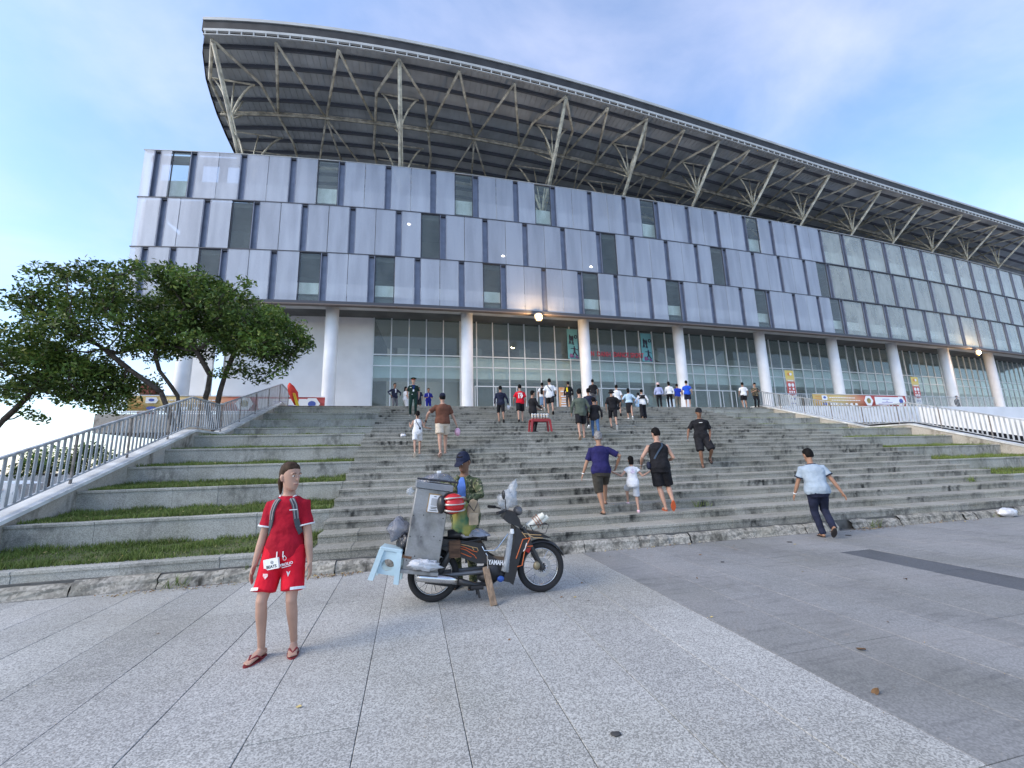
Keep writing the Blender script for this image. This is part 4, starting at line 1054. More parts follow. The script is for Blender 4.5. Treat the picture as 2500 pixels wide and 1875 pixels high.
# orange leaflet display at the lobby doors
root=empty('display_board',(9.9,25.6,PZ),.05,'orange printed display board standing by the lobby doors','board')
b=MB(); b.box(-.36,.36,-.03,.03,0,1.72); b.build('board',mat('orange board print',(.62,.20,.05),rough=.6,col2=(.70,.45,.25),vscale=5),root)
b=MB()
for k in range(9): b.box(-.3+rnd.uniform(0,.2),.1+rnd.uniform(0,.2),-.05,-.032,.12+k*.16,.20+k*.16)
b.build('print_lines',M_WPR,root)
root=empty('notice_stand',(17.6,25.2,PZ),0,'small blue and white notice leaning by the fourth column','notice'); b=MB(); b.box(-.3,.3,-.02,.02,.1,.95); b.build('sheet',mat('pale blue notice',(.45,.6,.72),rough=.6,col2=(.75,.75,.72),vscale=4),root); b=MB(); b.box(-.3,-.26,.021,.05,0,.9); b.box(.26,.3,.021,.05,0,.9); b.build('leg',M_RAIL,root)
# ------------------------------------------------------------------ street vendor's motorbike (local x forward, y left, z up)
BK=(.294,5.29,0.0)
def bm_(name,col,**k): return mat('bike '+name,col,**k)
K_RUB=bm_('tyre',(.018,.018,.02),rough=.85,bump=.2,bscale=60); K_CHR=bm_('chrome',(.62,.62,.62),rough=.22,metal=1.0); K_BLK=bm_('black plastic',(.022,.022,.024),rough=.38,var=.2,vscale=8); K_DRK=bm_('dark engine',(.045,.045,.048),rough=.6,metal=.4,var=.35,vscale=12)
K_ORG=bm_('orange line',(.60,.13,.03),rough=.4); K_GLD=bm_('tan line',(.55,.36,.16),rough=.4); K_RED=bm_('red plastic',(.42,.02,.02),rough=.35); K_SIL=bm_('brake disc',(.5,.5,.5),rough=.35,metal=.9)
moto=empty('motorbike',BK,math.radians(-2.4),'dark underbone motorbike with orange stripes carrying a metal vending box','motorbike')
def wheel(x,name,front):
    root=MB(); Rr=.295
    root.tube([],.1) if False else None
    # tyre: torus
    def torus(mb,R,r,rx,c,n=48,m=10):
        vs=[];f=[]
        for i in range(n):
            a=2*math.pi*i/n
            for j in range(m):
                q=2*math.pi*j/m; rr=R+r*math.cos(q); vs.append((c[0]+rr*math.cos(a),c[1]+rx*math.sin(q),c[2]+rr*math.sin(a)))
        for i in range(n):
            for j in range(m): f.append((i*m+j,i*m+(j+1)%m,((i+1)%n)*m+(j+1)%m,((i+1)%n)*m+j))
        return mb.add(vs,f)
    e=bpy.data.objects.new(name,None); COL.objects.link(e); e.parent=moto; e.location=(x,0,Rr)
    def part(n_,mb,m,sm=False): o=mb.build(n_,m,e,smooth=sm); return o
    part('tyre',torus(MB(),.258,.040,.042,(0,0,0)),K_RUB,True)
    b=MB(); torus(b,.216,.009,.024,(0,0,0),48,6); part('rim',b,K_CHR,True)
    b=MB(); b.tube([(0,-.06,0),(0,.06,0)],.035 if front else .055,14); b.disc((0,-.045,0),(0,1,0),.02,.055 if front else .075,.008,20); part('hub',b,K_DRK)
    for i in range(18):
        a=2*math.pi*i/18; s=1 if i%2 else -1; a2=a+s*.42
        b=MB(); b.tube([(.045*math.cos(a2),-.03*s,.045*math.sin(a2)),(.212*math.cos(a),0,.212*math.sin(a))],.0026,4); part('spoke',b,K_CHR)
    if front:
        b=MB(); b.disc((0,-.062,0),(0,1,0),.072,.112,.005,32)
        for i in range(10): a=2*math.pi*i/10; b.tube([(.04*math.cos(a),-.06,.04*math.sin(a)),(.076*math.cos(a+.2),-.062,.076*math.sin(a+.2))],.006,5)
        part('brake_disc',b,K_SIL)
wheel(0,'wheel',False); wheel(1.305,'wheel',True)
def P(name,mb,m,sm=False): return mb.build(name,m,moto,smooth=sm)
X0=-BK[0]
def q(x,z): return (x+X0,z)
# fork, front fender, leg shield, headset
b=MB(); 
for y in (-.085,.085): b.tube([(1.305,y,.295),(1.15,y,.60),(1.08,y*.8,.78)],[.024,.027,.026],10)
P('fork',b,bm_('fork black',(.03,.03,.032),rough=.35))
b=MB(); b.ell((1.23,-.10,.33),(.045,.03,.05)); P('brake_caliper',b,bm_('caliper brass',(.30,.25,.16),rough=.5,metal=.6),True)
b=MB(); arc=[]
for i in range(11):
    a=math.radians(20+118*i/10); arc.append((1.305+.325*math.cos(a),.295+.325*math.sin(a)))
rings=[[Vector((x,w*math.sin(t),z+.03*math.cos(t)-.03)) for t in [math.pi*(-.5+j/6) for j in range(7)]] for (x,z),w in zip(arc,[.03,.045,.055,.06,.062,.062,.06,.058,.055,.05,.04])]
vs=[p for r in rings for p in r]; b.add(vs,[(i*7+j,i*7+j+1,(i+1)*7+j+1,(i+1)*7+j) for i in range(10) for j in range(6)]); P('front_fender',b,K_BLK,True)
b=MB(); b.prism([q(1.49,.66),q(1.74,.625),q(1.60,.70),q(1.42,.735)],-.07,.07); P('fender_peak',b,K_BLK)
b=MB(); sh=[q(1.27,.80),q(1.36,.74),q(1.44,.67),q(1.47,.56),q(1.40,.55),q(1.33,.50),q(1.22,.17),q(1.10,.20),q(1.17,.42),q(1.24,.62)]; b.prism(sh,-.155,-.125); b.prism(sh,.125,.155); P('leg_shield',b,K_BLK)
b=MB(); b.prism([q(1.26,.80),q(1.37,.72),q(1.33,.5),q(1.24,.52)],-.12,.12); P('front_cover',b,K_BLK)
b=MB(); b.prism([q(1.375,.66),q(1.46,.55),q(1.43,.48),q(1.37,.52)],-.118,.118); P('fork_cover',b,K_RED)
b=MB(); b.prism([q(1.30,.42),q(1.345,.45),q(1.24,.12),q(1.205,.14)],-.05,.05); P('mud_flap',b,K_BLK)
def lines(name,segs,m,w=.006,y=-.160):
    for s_ in segs:
        b=MB(); b.tube([(x+X0,y,z) for x,z in s_],w,4); P(name,b,m)
lines('stripe',[[(1.44,.665),(1.35,.655),(1.26,.44)],[(1.44,.665),(1.375,.55),(1.33,.36),(1.27,.35)],[(1.47,.57),(1.40,.57)]],K_ORG)
lines('stripe',[[(1.42,.70),(1.49,.665),(1.60,.655)],[(1.36,.72),(1.47,.70),(1.58,.69)],[(1.34,.74),(1.40,.66)]],K_GLD,.004)
lines('stripe',[[(1.395,.61),(1.37,.54),(1.35,.52)]],bm_('white line',(.7,.7,.7),rough=.5),.006,-.163)
b=MB(); b.prism([q(1.12,.90),q(1.19,.84),q(1.30,.80),q(1.36,.76),q(1.33,.88),q(1.27,.97),q(1.17,1.0)],-.10,.10); P('headset',b,K_BLK)
b=MB(); b.ell((1.33+X0,0,.97),(.06,.085,.06)); P('headlight',b,bm_('headlight grey',(.10,.10,.105),rough=.15),True)
b=MB(); b.tube([(1.03+X0,-.36,1.0),(1.08+X0,-.30,1.0),(1.15+X0,-.12,.99),(1.15+X0,.12,.99),(1.08+X0,.30,1.0),(1.03+X0,.36,1.0)],.012,8); P('handlebar',b,K_DRK)
for y in (-.33,.33): b=MB(); b.tube([(1.01+X0,y*1.15,1.0),(1.09+X0,y*.84,1.0)],.019,8); P('grip',b,K_RUB)
b=MB(); b.tube([(1.13+X0,-.28,1.01),(1.11+X0,-.34,1.15)],.006,6); b.ell((1.09+X0,-.36,1.2),(.02,.045,.055)); P('mirror',b,K_BLK)
# body: under-seat cover, tail, seat
b=MB(); sc=[q(.52,.70),q(.88,.63),q(.94,.50),q(1.10,.40),q(1.12,.34),q(.95,.40),q(.80,.41),q(.66,.47),q(.50,.54),q(.35,.62),q(.35,.70)]; b.prism(sc,-.125,-.10); b.prism(sc,.10,.125); P('side_cover',b,K_BLK)
b=MB(); b.prism([q(.36,.69),q(.88,.62),q(.92,.5),q(.7,.5),q(.4,.6)],-.099,.099); P('frame_body',b,K_DRK)
b=MB(); b.prism([q(1.0,.44),q(1.22,.40),q(1.20,.18),q(1.05,.28)],-.11,.11); P('leg_guard',b,K_BLK)
rings=[]
for x,w,z,h in ((.46,.10,.735,.05),(.60,.13,.75,.06),(.76,.125,.725,.06),(.88,.095,.70,.055),(.93,.06,.67,.04)):
    rings.append([Vector((x+X0,w*math.cos(t),z+h*math.sin(t))) for t in [2*math.pi*j/14 for j in range(14)]])
b=MB(); b.loft(rings); P('seat',b,bm_('seat vinyl',(.03,.03,.033),rough=.5),True)
lines('stripe',[[(.55,.635),(.66,.60),(.75,.555),(.80,.54)],[(.55,.61),(.67,.57),(.76,.51),(.79,.47)],[(.57,.56),(.70,.50),(.73,.49)]],K_ORG,.0045,-.128)
lines('stripe',[[(.55,.655),(.68,.62),(.74,.60),(.76,.565)],[(.74,.60),(.80,.585),(.81,.55)]],K_GLD,.004,-.128)
text_obj('lettering','YAMAHA',.072,bm_('white letters',(.8,.8,.8),rough=.5),Matrix.Translation((1.035+X0,-.132,.405))@Matrix.Rotation(math.radians(7),4,'Y')@Matrix.Rotation(math.pi/2,4,'X'),moto,.001,sx=.72,bold=.003)
# engine, exhaust, swing arm, stands
b=MB(); b.tube([(.98+X0,-.14,.30),(.98+X0,.12,.30)],.085,18); b.ell((1.07+X0,-.02,.27),(.10,.11,.07)); b.ell((.92+X0,-.02,.24),(.12,.12,.07)); P('engine',b,K_DRK,True)
b=MB(); b.ell((1.07+X0,-.145,.225),(.045,.02,.035)); P('blue_cap',b,bm_('blue plastic',(.03,.09,.35),rough=.3),True)
b=MB(); b.tube([(.10+X0,-.19,.335),(.16+X0,-.19,.325),(.42+X0,-.19,.285),(.56+X0,-.185,.255)],[.040,.050,.050,.042],14); P('exhaust',b,K_CHR,True)
b=MB(); b.tube([(.57+X0,-.18,.25),(.75+X0,-.16,.19),(.95+X0,-.1,.17),(1.06+X0,-.06,.22)],[.040,.028,.022,.02],10); b.tube([(.20+X0,-.17,.285),(.5+X0,-.165,.225)],[.035,.04],8); P('exhaust_pipe',b,K_BLK,True)
b=MB(); b.tube([(0,-.09,.295),(.62,-.085,.31)],.024,8); b.tube([(0,.09,.295),(.62,.085,.31)],.024,8); P('swing_arm',b,bm_('grey steel',(.16,.16,.165),rough=.5,metal=.4))
for y in (-.115,.115): b=MB(); b.tube([(.05,y,.32),(.22,y,.60)],.03,10); b.tube([(.06,y,.34),(.2,y,.57)],.042,10); P('shock_absorber',b,bm_('spring black',(.02,.02,.02),rough=.4))
b=MB(); b.tube([(.50,-.1,.17),(.53,-.12,.03)],.014,7); b.tube([(.50,.1,.17),(.53,.12,.0)],.014,7); P('centre_stand',b,K_DRK)
b=MB(); b.tube([(.42,-.22,.175),(.56,-.22,.17)],.022,8); P('footpeg',b,K_RUB)
b=MB(); b.tube([(.60,-.165,.53),(.62,-.165,.50),(.62,-.18,.28)],.006,5); P('brake_pedal',b,K_CHR)
b=MB(); b.tube([(.86+X0,-.13,.60),(.88+X0,-.15,.555),(1.0+X0,-.15,.55),(1.05+X0,-.13,.58),(1.18+X0,-.1,.72)],.008,6); P('crash_bar',b,K_CHR)
b=MB(); b.tube([(.02,-.13,.62),(.55,-.13,.68)],.012,6); b.tube([(.02,.13,.62),(.55,.13,.68)],.012,6); b.tube([(-.28,-.13,.43),(.05,-.13,.42)],.014,6); b.tube([(-.28,.13,.43),(.05,.13,.42)],.014,6); P('rear_rack',b,K_DRK)
b=MB(); b.cbox(.17,.31,-.16,.14,.50,.69,.01); P('wood_block',b,bm_('old wood dark',(.09,.05,.03),rough=.9,var=.4,vscale=10,stretch=(1,1,5)))
b=MB()
for y in (-.09,0,.09): b.tube([(1.16,y,.80),(1.40,y,.80)],.005,5)
for x in (1.17,1.28,1.39): b.tube([(x,-.11,.80),(x,.11,.80),(x-.01,.11,.71)],.005,5)
b.tube([(1.16,-.11,.80),(1.22,-.1,.70),(1.36,-.1,.70),(1.40,-.11,.80)],.005,5); P('front_rack',b,K_DRK)
# --- things carried by the bike, each on its own
K_STEEL=stone_mat('scuffed sheet steel',(.34,.34,.34),(.07,.07,.075),speck=.02,mold=.95,speckscale=60,big=5.5,rand=0,moldscale=5.0,riser_only=False,tint=(.30,.30,.29),rough=.42)
K_STEEL.node_tree.nodes['Principled BSDF'].inputs['Metallic'].default_value=.55
cab=empty('vending_box',(0,5.03,0),0,'tall scuffed sheet-metal vending box on the back of the motorbike','box')
CABM=Matrix.Translation((-.062,0,.455))@Matrix.Rotation(math.radians(9.5),4,'Y')@Matrix.Translation((0,0,-.455))
def cabm(b): b.v=[tuple(CABM@Vector(p)) for p in b.v]; return b
b=cabm(MB().cbox(0,.395,.02,.50,.445,1.33,.008)); b.build('case',K_STEEL,cab)
b=cabm(MB().cbox(-.012,.42,-.0,.52,1.332,1.40,.006)); b.build('lid',bm_('grey lid plastic',(.20,.215,.23),rough=.45,var=.15,vscale=5),cab)
b=cabm(MB().cbox(-.016,.405,-.002,.52,.405,.443,.006)); b.build('base_frame',bm_('galvanised angle',(.30,.30,.30),rough=.5,metal=.6,var=.3,vscale=8),cab)
for x in (.02,.13,.27,.375):
    for z in (.56,.80,1.05): b=MB(); b.ell((x+rnd.uniform(-.02,.02),.018,z+rnd.uniform(-.03,.03)),(.007,.004,.007),8,4); cabm(b).build('rivet',K_BLK,cab)
b=cabm(MB().box(.155,.30,.012,.019,1.075,1.285)); b.build('cardboard_backing',bm_('brown tape',(.33,.22,.10),rough=.8,var=.2,vscale=20),cab)
b=cabm(MB().box(.165,.29,.006,.0115,1.082,1.272)); b.build('notice_sheet',bm_('white notice paper',(.78,.80,.82),rough=.6),cab)
for z,w in ((1.135,.075),(1.12,.06),(1.255,.03),(1.10,.085)): b=cabm(MB().box(.2275-w/2,.2275+w/2,.003,.0058,z-.003,z+.003)); b.build('print_line',K_DRK,cab)
b=cabm(MB().cbox(.19,.265,.002,.0058,1.155,1.235,.001)); b.build('blank_square',bm_('grey print',(.45,.46,.47),rough=.6),cab)
def crumple(name,c,r,m,label,cat,seed,n=20,mm=12,amp=.25,parent=None,taper=0,tilt=0):
    b=MB(); vs=[]; f=[]; R=Matrix.Rotation(tilt,3,'Y')
    for i in range(mm+1):
        th=math.pi*i/mm
        for j in range(n):
            ph=2*math.pi*j/n; d=Vector((math.sin(th)*math.cos(ph),math.sin(th)*math.sin(ph),math.cos(th)))
            k=1+amp*(mnoise.noise(d*2.2+Vector((seed,0,0)))+.6*mnoise.noise(d*5.5+Vector((0,seed,0)))); tt=1-taper*max(0,math.cos(th))
            vs.append(R@Vector((d.x*r[0]*k*tt,d.y*r[1]*k*tt,d.z*r[2]*k)))
    for i in range(mm):
        for j in range(n): f.append((i*n+j,(i+1)*n+j,(i+1)*n+(j+1)%n,i*n+(j+1)%n))
    b.add(vs,f); o=b.build(name,m,parent,smooth=True); o.location=c
    if label: tag(o,label,cat)
    return o
def plastic(name,col,tr,rough=.18):
    m=bpy.data.materials.new(name); m.use_nodes=True; n,l=nodes_of(m); b=n['Principled BSDF']; b.inputs['Base Color'].default_value=(*col,1); b.inputs['Roughness'].default_value=rough; b.inputs['Specular IOR Level'].default_value=.8
    t=n.new('ShaderNodeBsdfTransparent'); mx=n.new('ShaderNodeMixShader'); mx.inputs[0].default_value=tr
    g=n.new('ShaderNodeTexCoord'); nz=n.new('ShaderNodeTexNoise'); nz.inputs['Scale'].default_value=26; nz.inputs['Detail'].default_value=4; l.new(g.outputs['Object'],nz.inputs['Vector']); bp=n.new('ShaderNodeBump'); bp.inputs['Strength'].default_value=.9; bp.inputs['Distance'].default_value=.02; l.new(nz.outputs['Fac'],bp.inputs['Height']); l.new(bp.outputs[0],b.inputs['Normal'])
    l.new(b.outputs[0],mx.inputs[1]); l.new(t.outputs[0],mx.inputs[2]); l.new(mx.outputs[0],n['Material Output'].inputs['Surface']); return m
K_PLA=plastic('clear plastic film',(.55,.59,.63),.55); K_PLG=plastic('grey plastic bag',(.20,.215,.26),.35); K_BBAG=plastic('black plastic bag',(.02,.02,.025),.0,.25)
# black sheet over the lid with a clear dome
root=empty('lid_cover',(.32,5.28,1.37),0,'black plastic sheet and clear cover lying on top of the vending box','cover')
b=MB(); b.loft([[Vector((cx+rx*math.cos(a),.20*math.sin(a),z)) for a in [2*math.pi*j/16 for j in range(16)]] for cx,rx,z in ((0,.23,0),(0,.22,.02),(.02,.14,.07),(.03,.03,.10))]); b.build('sheet',K_PLG,root,smooth=False)
b=MB(); b.tube([(-.23,-.2,.05),(0,-.21,.02),(.25,-.2,-.02)],[.012,.014,.012],6); b.build('black_edge',K_BBAG,root)
b=MB(); b.cbox(.0,.05,-.12,-.07,.075,.125,.004); b.build('clip',M_WPR,root)
crumple('plastic_bag',(-.12,5.22,.86),(.13,.11,.13),K_PLG,'grey plastic bag of goods tied behind the vending box','bag',3.3,amp=.35,taper=.6)
crumple('plastic_bag',(-.03,5.2,.70),(.09,.10,.12),K_BBAG,'small black bag squeezed between the metal box and the hanging stool','bag',8.3,amp=.4)
crumple('plastic_sheet',(.18,4.99,.475),(.17,.05,.055),plastic('silver foil',(.6,.62,.65),.1,.2),'crumpled shiny plastic sheet at the foot of the vending box','sheet',5.1,amp=.5,tilt=.12)
crumple('seat_cover',(.74,5.25,.745),(.19,.13,.06),plastic('seat film',(.42,.44,.52),.22),'clear plastic sheet wrapped over the motorbike seat','cover',6.4,amp=.45,tilt=.12)
# stool hanging at the rear
st=empty('plastic_stool',(-.20,5.17,.52),0,'pale blue plastic stool hanging from the rear of the motorbike','stool'); K_ST=bm_('pale blue plastic',(.45,.60,.66),rough=.4,var=.06,vscale=6)
TS=Matrix.Rotation(math.radians(12),4,'Y')@Matrix.Rotation(math.radians(-8),4,'Z')
b=MB(); b.cbox(-.125,.125,-.11,.11,.115,.15,.01,TS); b.build('seat',K_ST,st)
for sx in (-1,1):
    for sy in (-1,1):
        b=MB(); pts=[(sx*.10,sy*.085,.115),(sx*.14,sy*.12,-.20)]
        b.loft([[Vector(TS@Vector((p[0]+dx*.028,p[1]+dy*.028,p[2]))) for dx,dy in ((-1,-1),(1,-1),(1,1),(-1,1))] for p in pts]); b.build('leg',K_ST,st)
for sy in (-1,1):
    b=MB(); vs=[];n_=20; yo=sy*.095
    out=[(-.115,.11),(.115,.11),(.135,-.13),(-.135,-.13)]; 
    def outp(t):
        a=2*math.pi*t; x,z=math.cos(a),math.sin(a); s_=1/max(abs(x)/.125,abs(z)/.12); return (x*s_,z*s_-.01)
    for i in range(n_):
        t=i/n_; ox,oz=outp(t); a=2*math.pi*t; ix,iz=.068*math.cos(a),.062*math.sin(a)-.03
        for y in (yo-.006,yo+.006): vs += [TS@Vector((ox,y,oz)),TS@Vector((ix,y,iz))]
    f=[]
    for i in range(n_):
        j=(i+1)%n_; A0,B0=4*i,4*j; f += [(A0,B0,B0+1,A0+1),(A0+3,B0+3,B0+2,A0+2),(A0+1,B0+1,B0+3,A0+3),(A0+2,B0+2,B0,A0)]
    b.add(vs,f); b.build('side_panel',K_ST,st)
b=MB(); b.box(-.08,.08,-.10,.10,.05,.075,TS@Matrix.Translation((.16,0,.02))); b.build('broken_board',bm_('broken chipboard',(.17,.09,.05),rough=.9,var=.4,vscale=18),st)
# helmet
hm=empty('helmet',(.50,4.93,1.125),math.radians(18),'red and silver motorcycle helmet hanging on the side of the vending box','helmet')
b=MB(); vs=[]; nn=28
rings=[]
for i in range(11):
    th=math.radians(2+112*i/10); rings.append([Vector((.125*math.sin(th)*math.cos(a)+(.0),-.155*math.cos(th)*.85+.02,.115*math.sin(th)*math.sin(a))) for a in [2*math.pi*j/nn for j in range(nn)]])
b.loft(rings); b.build('shell',bm_('red helmet shell',(.50,.018,.02),rough=.18),hm,smooth=True)
for zc in (-.055,.0,.055):
    b=MB(); pts=[]
    for i in range(13):
        t=-1.25+2.5*i/12; x=.127*math.sin(t); y=-.155*.85*math.cos(t)*math.cos(zc/.13)*1.02+.02; pts.append((x,y-.002,zc+(.0 if zc==0 else (.02 if zc>0 else -.02)*math.cos(t))))
    b.tube(pts,[.005+.009*abs(math.sin(-1.25+2.5*i/12)) for i in range(13)],6); b.build('stripe',bm_('helmet silver',(.50,.47,.43),rough=.3,metal=.3),hm,smooth=True)
b=MB(); b.disc((0,.085,0),(0,1,0),.108,.128,.02,28); b.build('rim_trim',K_BLK,hm)
b=MB(); b.ell((-.145,.03,.0),(.045,.07,.10)); b.build('visor',K_BLK,hm,smooth=True)
# cloth bag hanging before the vendor, strap purse, wrapped handlebar, paper rolls, wooden prop, bottle
bg=empty('cloth_bag',(.64,5.02,.98),0,'yellow and green cloth bag with a beige purse hanging beside the seat','bag')
crumple('sack',(0,.04,-.04),(.15,.07,.17),bm_('yellow green sack',(.34,.30,.07),rough=.8,col2=(.05,.15,.08),vscale=6),None,None,2.2,amp=.3,parent=bg)
crumple('purse',(.09,-.05,.06),(.075,.03,.12),bm_('beige canvas',(.30,.23,.15),rough=.9,var=.2,vscale=14),None,None,4.2,amp=.18,parent=bg)
b=MB(); b.cbox(.03,.14,-.095,-.07,-.10,.03,.008); b.build('purse_flap',bm_('beige canvas'.replace('beige','light'),(.36,.28,.19),rough=.9,var=.2,vscale=14),bg)
b=MB(); b.tube([(.03,-.07,.13),(.09,-.085,.05),(.14,-.07,.15)],.006,5); b.build('strap',K_BLK,bg)
crumple('wrapped_bundle',(1.20,5.22,1.12),(.105,.10,.12),K_PLA,'clear plastic wrapped over the handlebar of the motorbike','wrap',9.1,amp=.5,taper=.1,tilt=.5)
crumple('wrapped_bundle',(1.255,5.22,1.22),(.055,.05,.12),K_PLA,'upright crumpled tip of clear plastic above the handlebar','wrap',1.7,amp=.5,tilt=.35)
rl=empty('paper_rolls',(1.55,5.2,.845),math.radians(-8),'white paper rolls tied together in the front rack','rolls')
for (dx,dy,dz),r,L in (((0,0,0),.036,.24),((.05,.02,-.03),.030,.25),((-.02,.06,-.01),.032,.22)):
    d=Vector((.82,0,.55)).normalized(); c=Vector((dx,dy,dz)); b=MB(); b.tube([c-d*L/2,c+d*L/2],r,16,caps=False); b.tube([c+d*L/2,c-d*L/2],r*.72,16,caps=False); b.tube([c-d*L*.49,c+d*L*.46],r*.72,16); b.build('roll',bm_('roll paper',(.72,.71,.62),rough=.7),rl,smooth=True)
b=MB()
for t in (-.03,0,.03): d=Vector((.82,0,.55)).normalized(); b.disc(Vector((.02,.03,-.01))+d*t,d,.066,.076,.008,20)
b.build('tie_string',bm_('brown twine',(.33,.12,.05),rough=.8),rl)
b=MB(); b.cbox(-.038,.038,-.018,.018,0,.42,.006,Matrix.Translation((.945,4.93,0))@Matrix.Rotation(math.radians(-9),4,'Y')@Matrix.Rotation(math.radians(-26),4,'X')); tag(b.build('wooden_prop',bm_('weathered plank',(.24,.17,.115),rough=.9,var=.35,vscale=8,stretch=(4,4,.6))),'weathered wooden plank propping up the motorbike','plank')
bt=empty('drink_bottle',(1.165,5.10,.53),0,'clear bottle in a plastic bag hanging behind the leg shield','bottle'); b=MB(); b.tube([(.04,0,.22),(.02,0,.12),(-.03,0,-.14),(-.05,0,-.22)],[.022,.034,.036,.05],12); b.build('bag',K_PLA,bt,smooth=True); b=MB(); b.tube([(.045,0,.20),(.05,0,.25)],[.03,.02],10); b.build('cap',M_WPR,bt)
# ------------------------------------------------------------------ people
def skin(c): return mat('skin %.2f %.2f'%(c[0],c[1]),c,rough=.55,var=.08,vscale=9,spec=.35)
SK_L,SK_M,SK_D,SK_P=(.42,.25,.18),(.33,.185,.12),(.21,.11,.068),(.43,.26,.19)
def cloth(name,c,var=.14,**k): return mat('cloth '+name,c,rough=.85,var=var,vscale=7,bump=.8,bscale=9,bdist=.03,spec=.2,**k)
C_BLK=cloth('black',(.014,.014,.017),.3); C_NAVY=cloth('navy',(.018,.022,.045),.25); C_WHT=cloth('white',(.70,.71,.73),.05); C_RED=cloth('red jersey',(.36,.008,.024),.12); C_BLUE=cloth('royal blue',(.02,.05,.40),.12)
C_HAIR=mat('black hair',(.008,.007,.007),rough=.75,spec=.12,var=.3,vscale=30,stretch=(1,1,.2)); C_GREY=mat('grey hair',(.20,.19,.185),rough=.7,var=.35,vscale=30); C_BRN=mat('brown hair',(.050,.031,.020),rough=.7,spec=.15,var=.4,vscale=30,stretch=(1,1,.2))
C_SOLE=mat('dark sandal rubber',(.03,.025,.025),rough=.8)
def basis(d,ref):
    d=d.normalized(); u=(ref-d*ref.dot(d)); 
    if u.length<1e-4: u=Vector((1,0,0))
    u.normalize(); return u,d.cross(u)
def etube(mb,pts,radii,ref=Vector((1,0,0)),n=14,cap=.5):
    """elliptical tube; radii (ru along ref, rv across); rounded caps"""
    pts=[Vector(p) for p in pts]; rr=[(r,r) if not isinstance(r,tuple) else r for r in radii]; rings=[]
    k=len(pts)
    def ring(c,u,v,a,b): return [c+u*a*math.cos(2*math.pi*j/n)+v*b*math.sin(2*math.pi*j/n) for j in range(n)]
    for i in range(k):
        d=pts[min(i+1,k-1)]-pts[max(i-1,0)]; u,v=basis(d,ref); a,b=rr[i]; dn=d.normalized()
        if i==0 and cap: rings.append(ring(pts[0]-dn*min(a,b)*cap,u,v,a*.55,b*.55))
        rings.append(ring(pts[i],u,v,a,b))
        if i==k-1 and cap: rings.append(ring(pts[i]+dn*min(a,b)*cap,u,v,a*.55,b*.55))
    mb.loft(rings)
def ik(a,t,l1,l2,pole):
    a,t=Vector(a),Vector(t); d=t-a; L=min(d.length,(l1+l2)*.999); dn=d.normalized(); t=a+dn*L
    x=(l1*l1-l2*l2+L*L)/(2*L); h=math.sqrt(max(0,l1*l1-x*x)); p=Vector(pole); p=p-dn*p.dot(dn)
    if p.length<1e-5: p=Vector((0,1,0))
    return a+dn*x+p.normalized()*h,t
def remesh(name,mb,m,parent,S,vox=.012,smooth=4,disp=0.0,disp_scale=.25,seed=0):
    mb.v=[tuple(S@Vector(p)) for p in mb.v]; me=mb.mesh(name,m); o=bpy.data.objects.new('bake_'+name,me); COL.objects.link(o)
    r=o.modifiers.new('r','REMESH'); r.mode='VOXEL'; r.voxel_size=vox; r.use_smooth_shade=True
    if smooth: s=o.modifiers.new('s','SMOOTH'); s.factor=.5; s.iterations=smooth
    if disp:
        key='folds%.2f'%disp_scale; t=bpy.data.textures.get(key) or bpy.data.textures.new(key,'CLOUDS'); t.noise_scale=disp_scale; t.noise_depth=2
        d=o.modifiers.new('d','DISPLACE'); d.texture=t; d.texture_coords='GLOBAL'; d.strength=disp; d.mid_level=.5
    BAKE.append((o,name,m,None,parent))
TL=[(-.105,.125,.09),(-.06,.165,.115),(.03,.162,.112),(.14,.140,.098),(.25,.150,.105),(.36,.166,.115),(.415,.166,.108),(.46,.134,.094),(.495,.088,.072),(.52,.068,.062)]
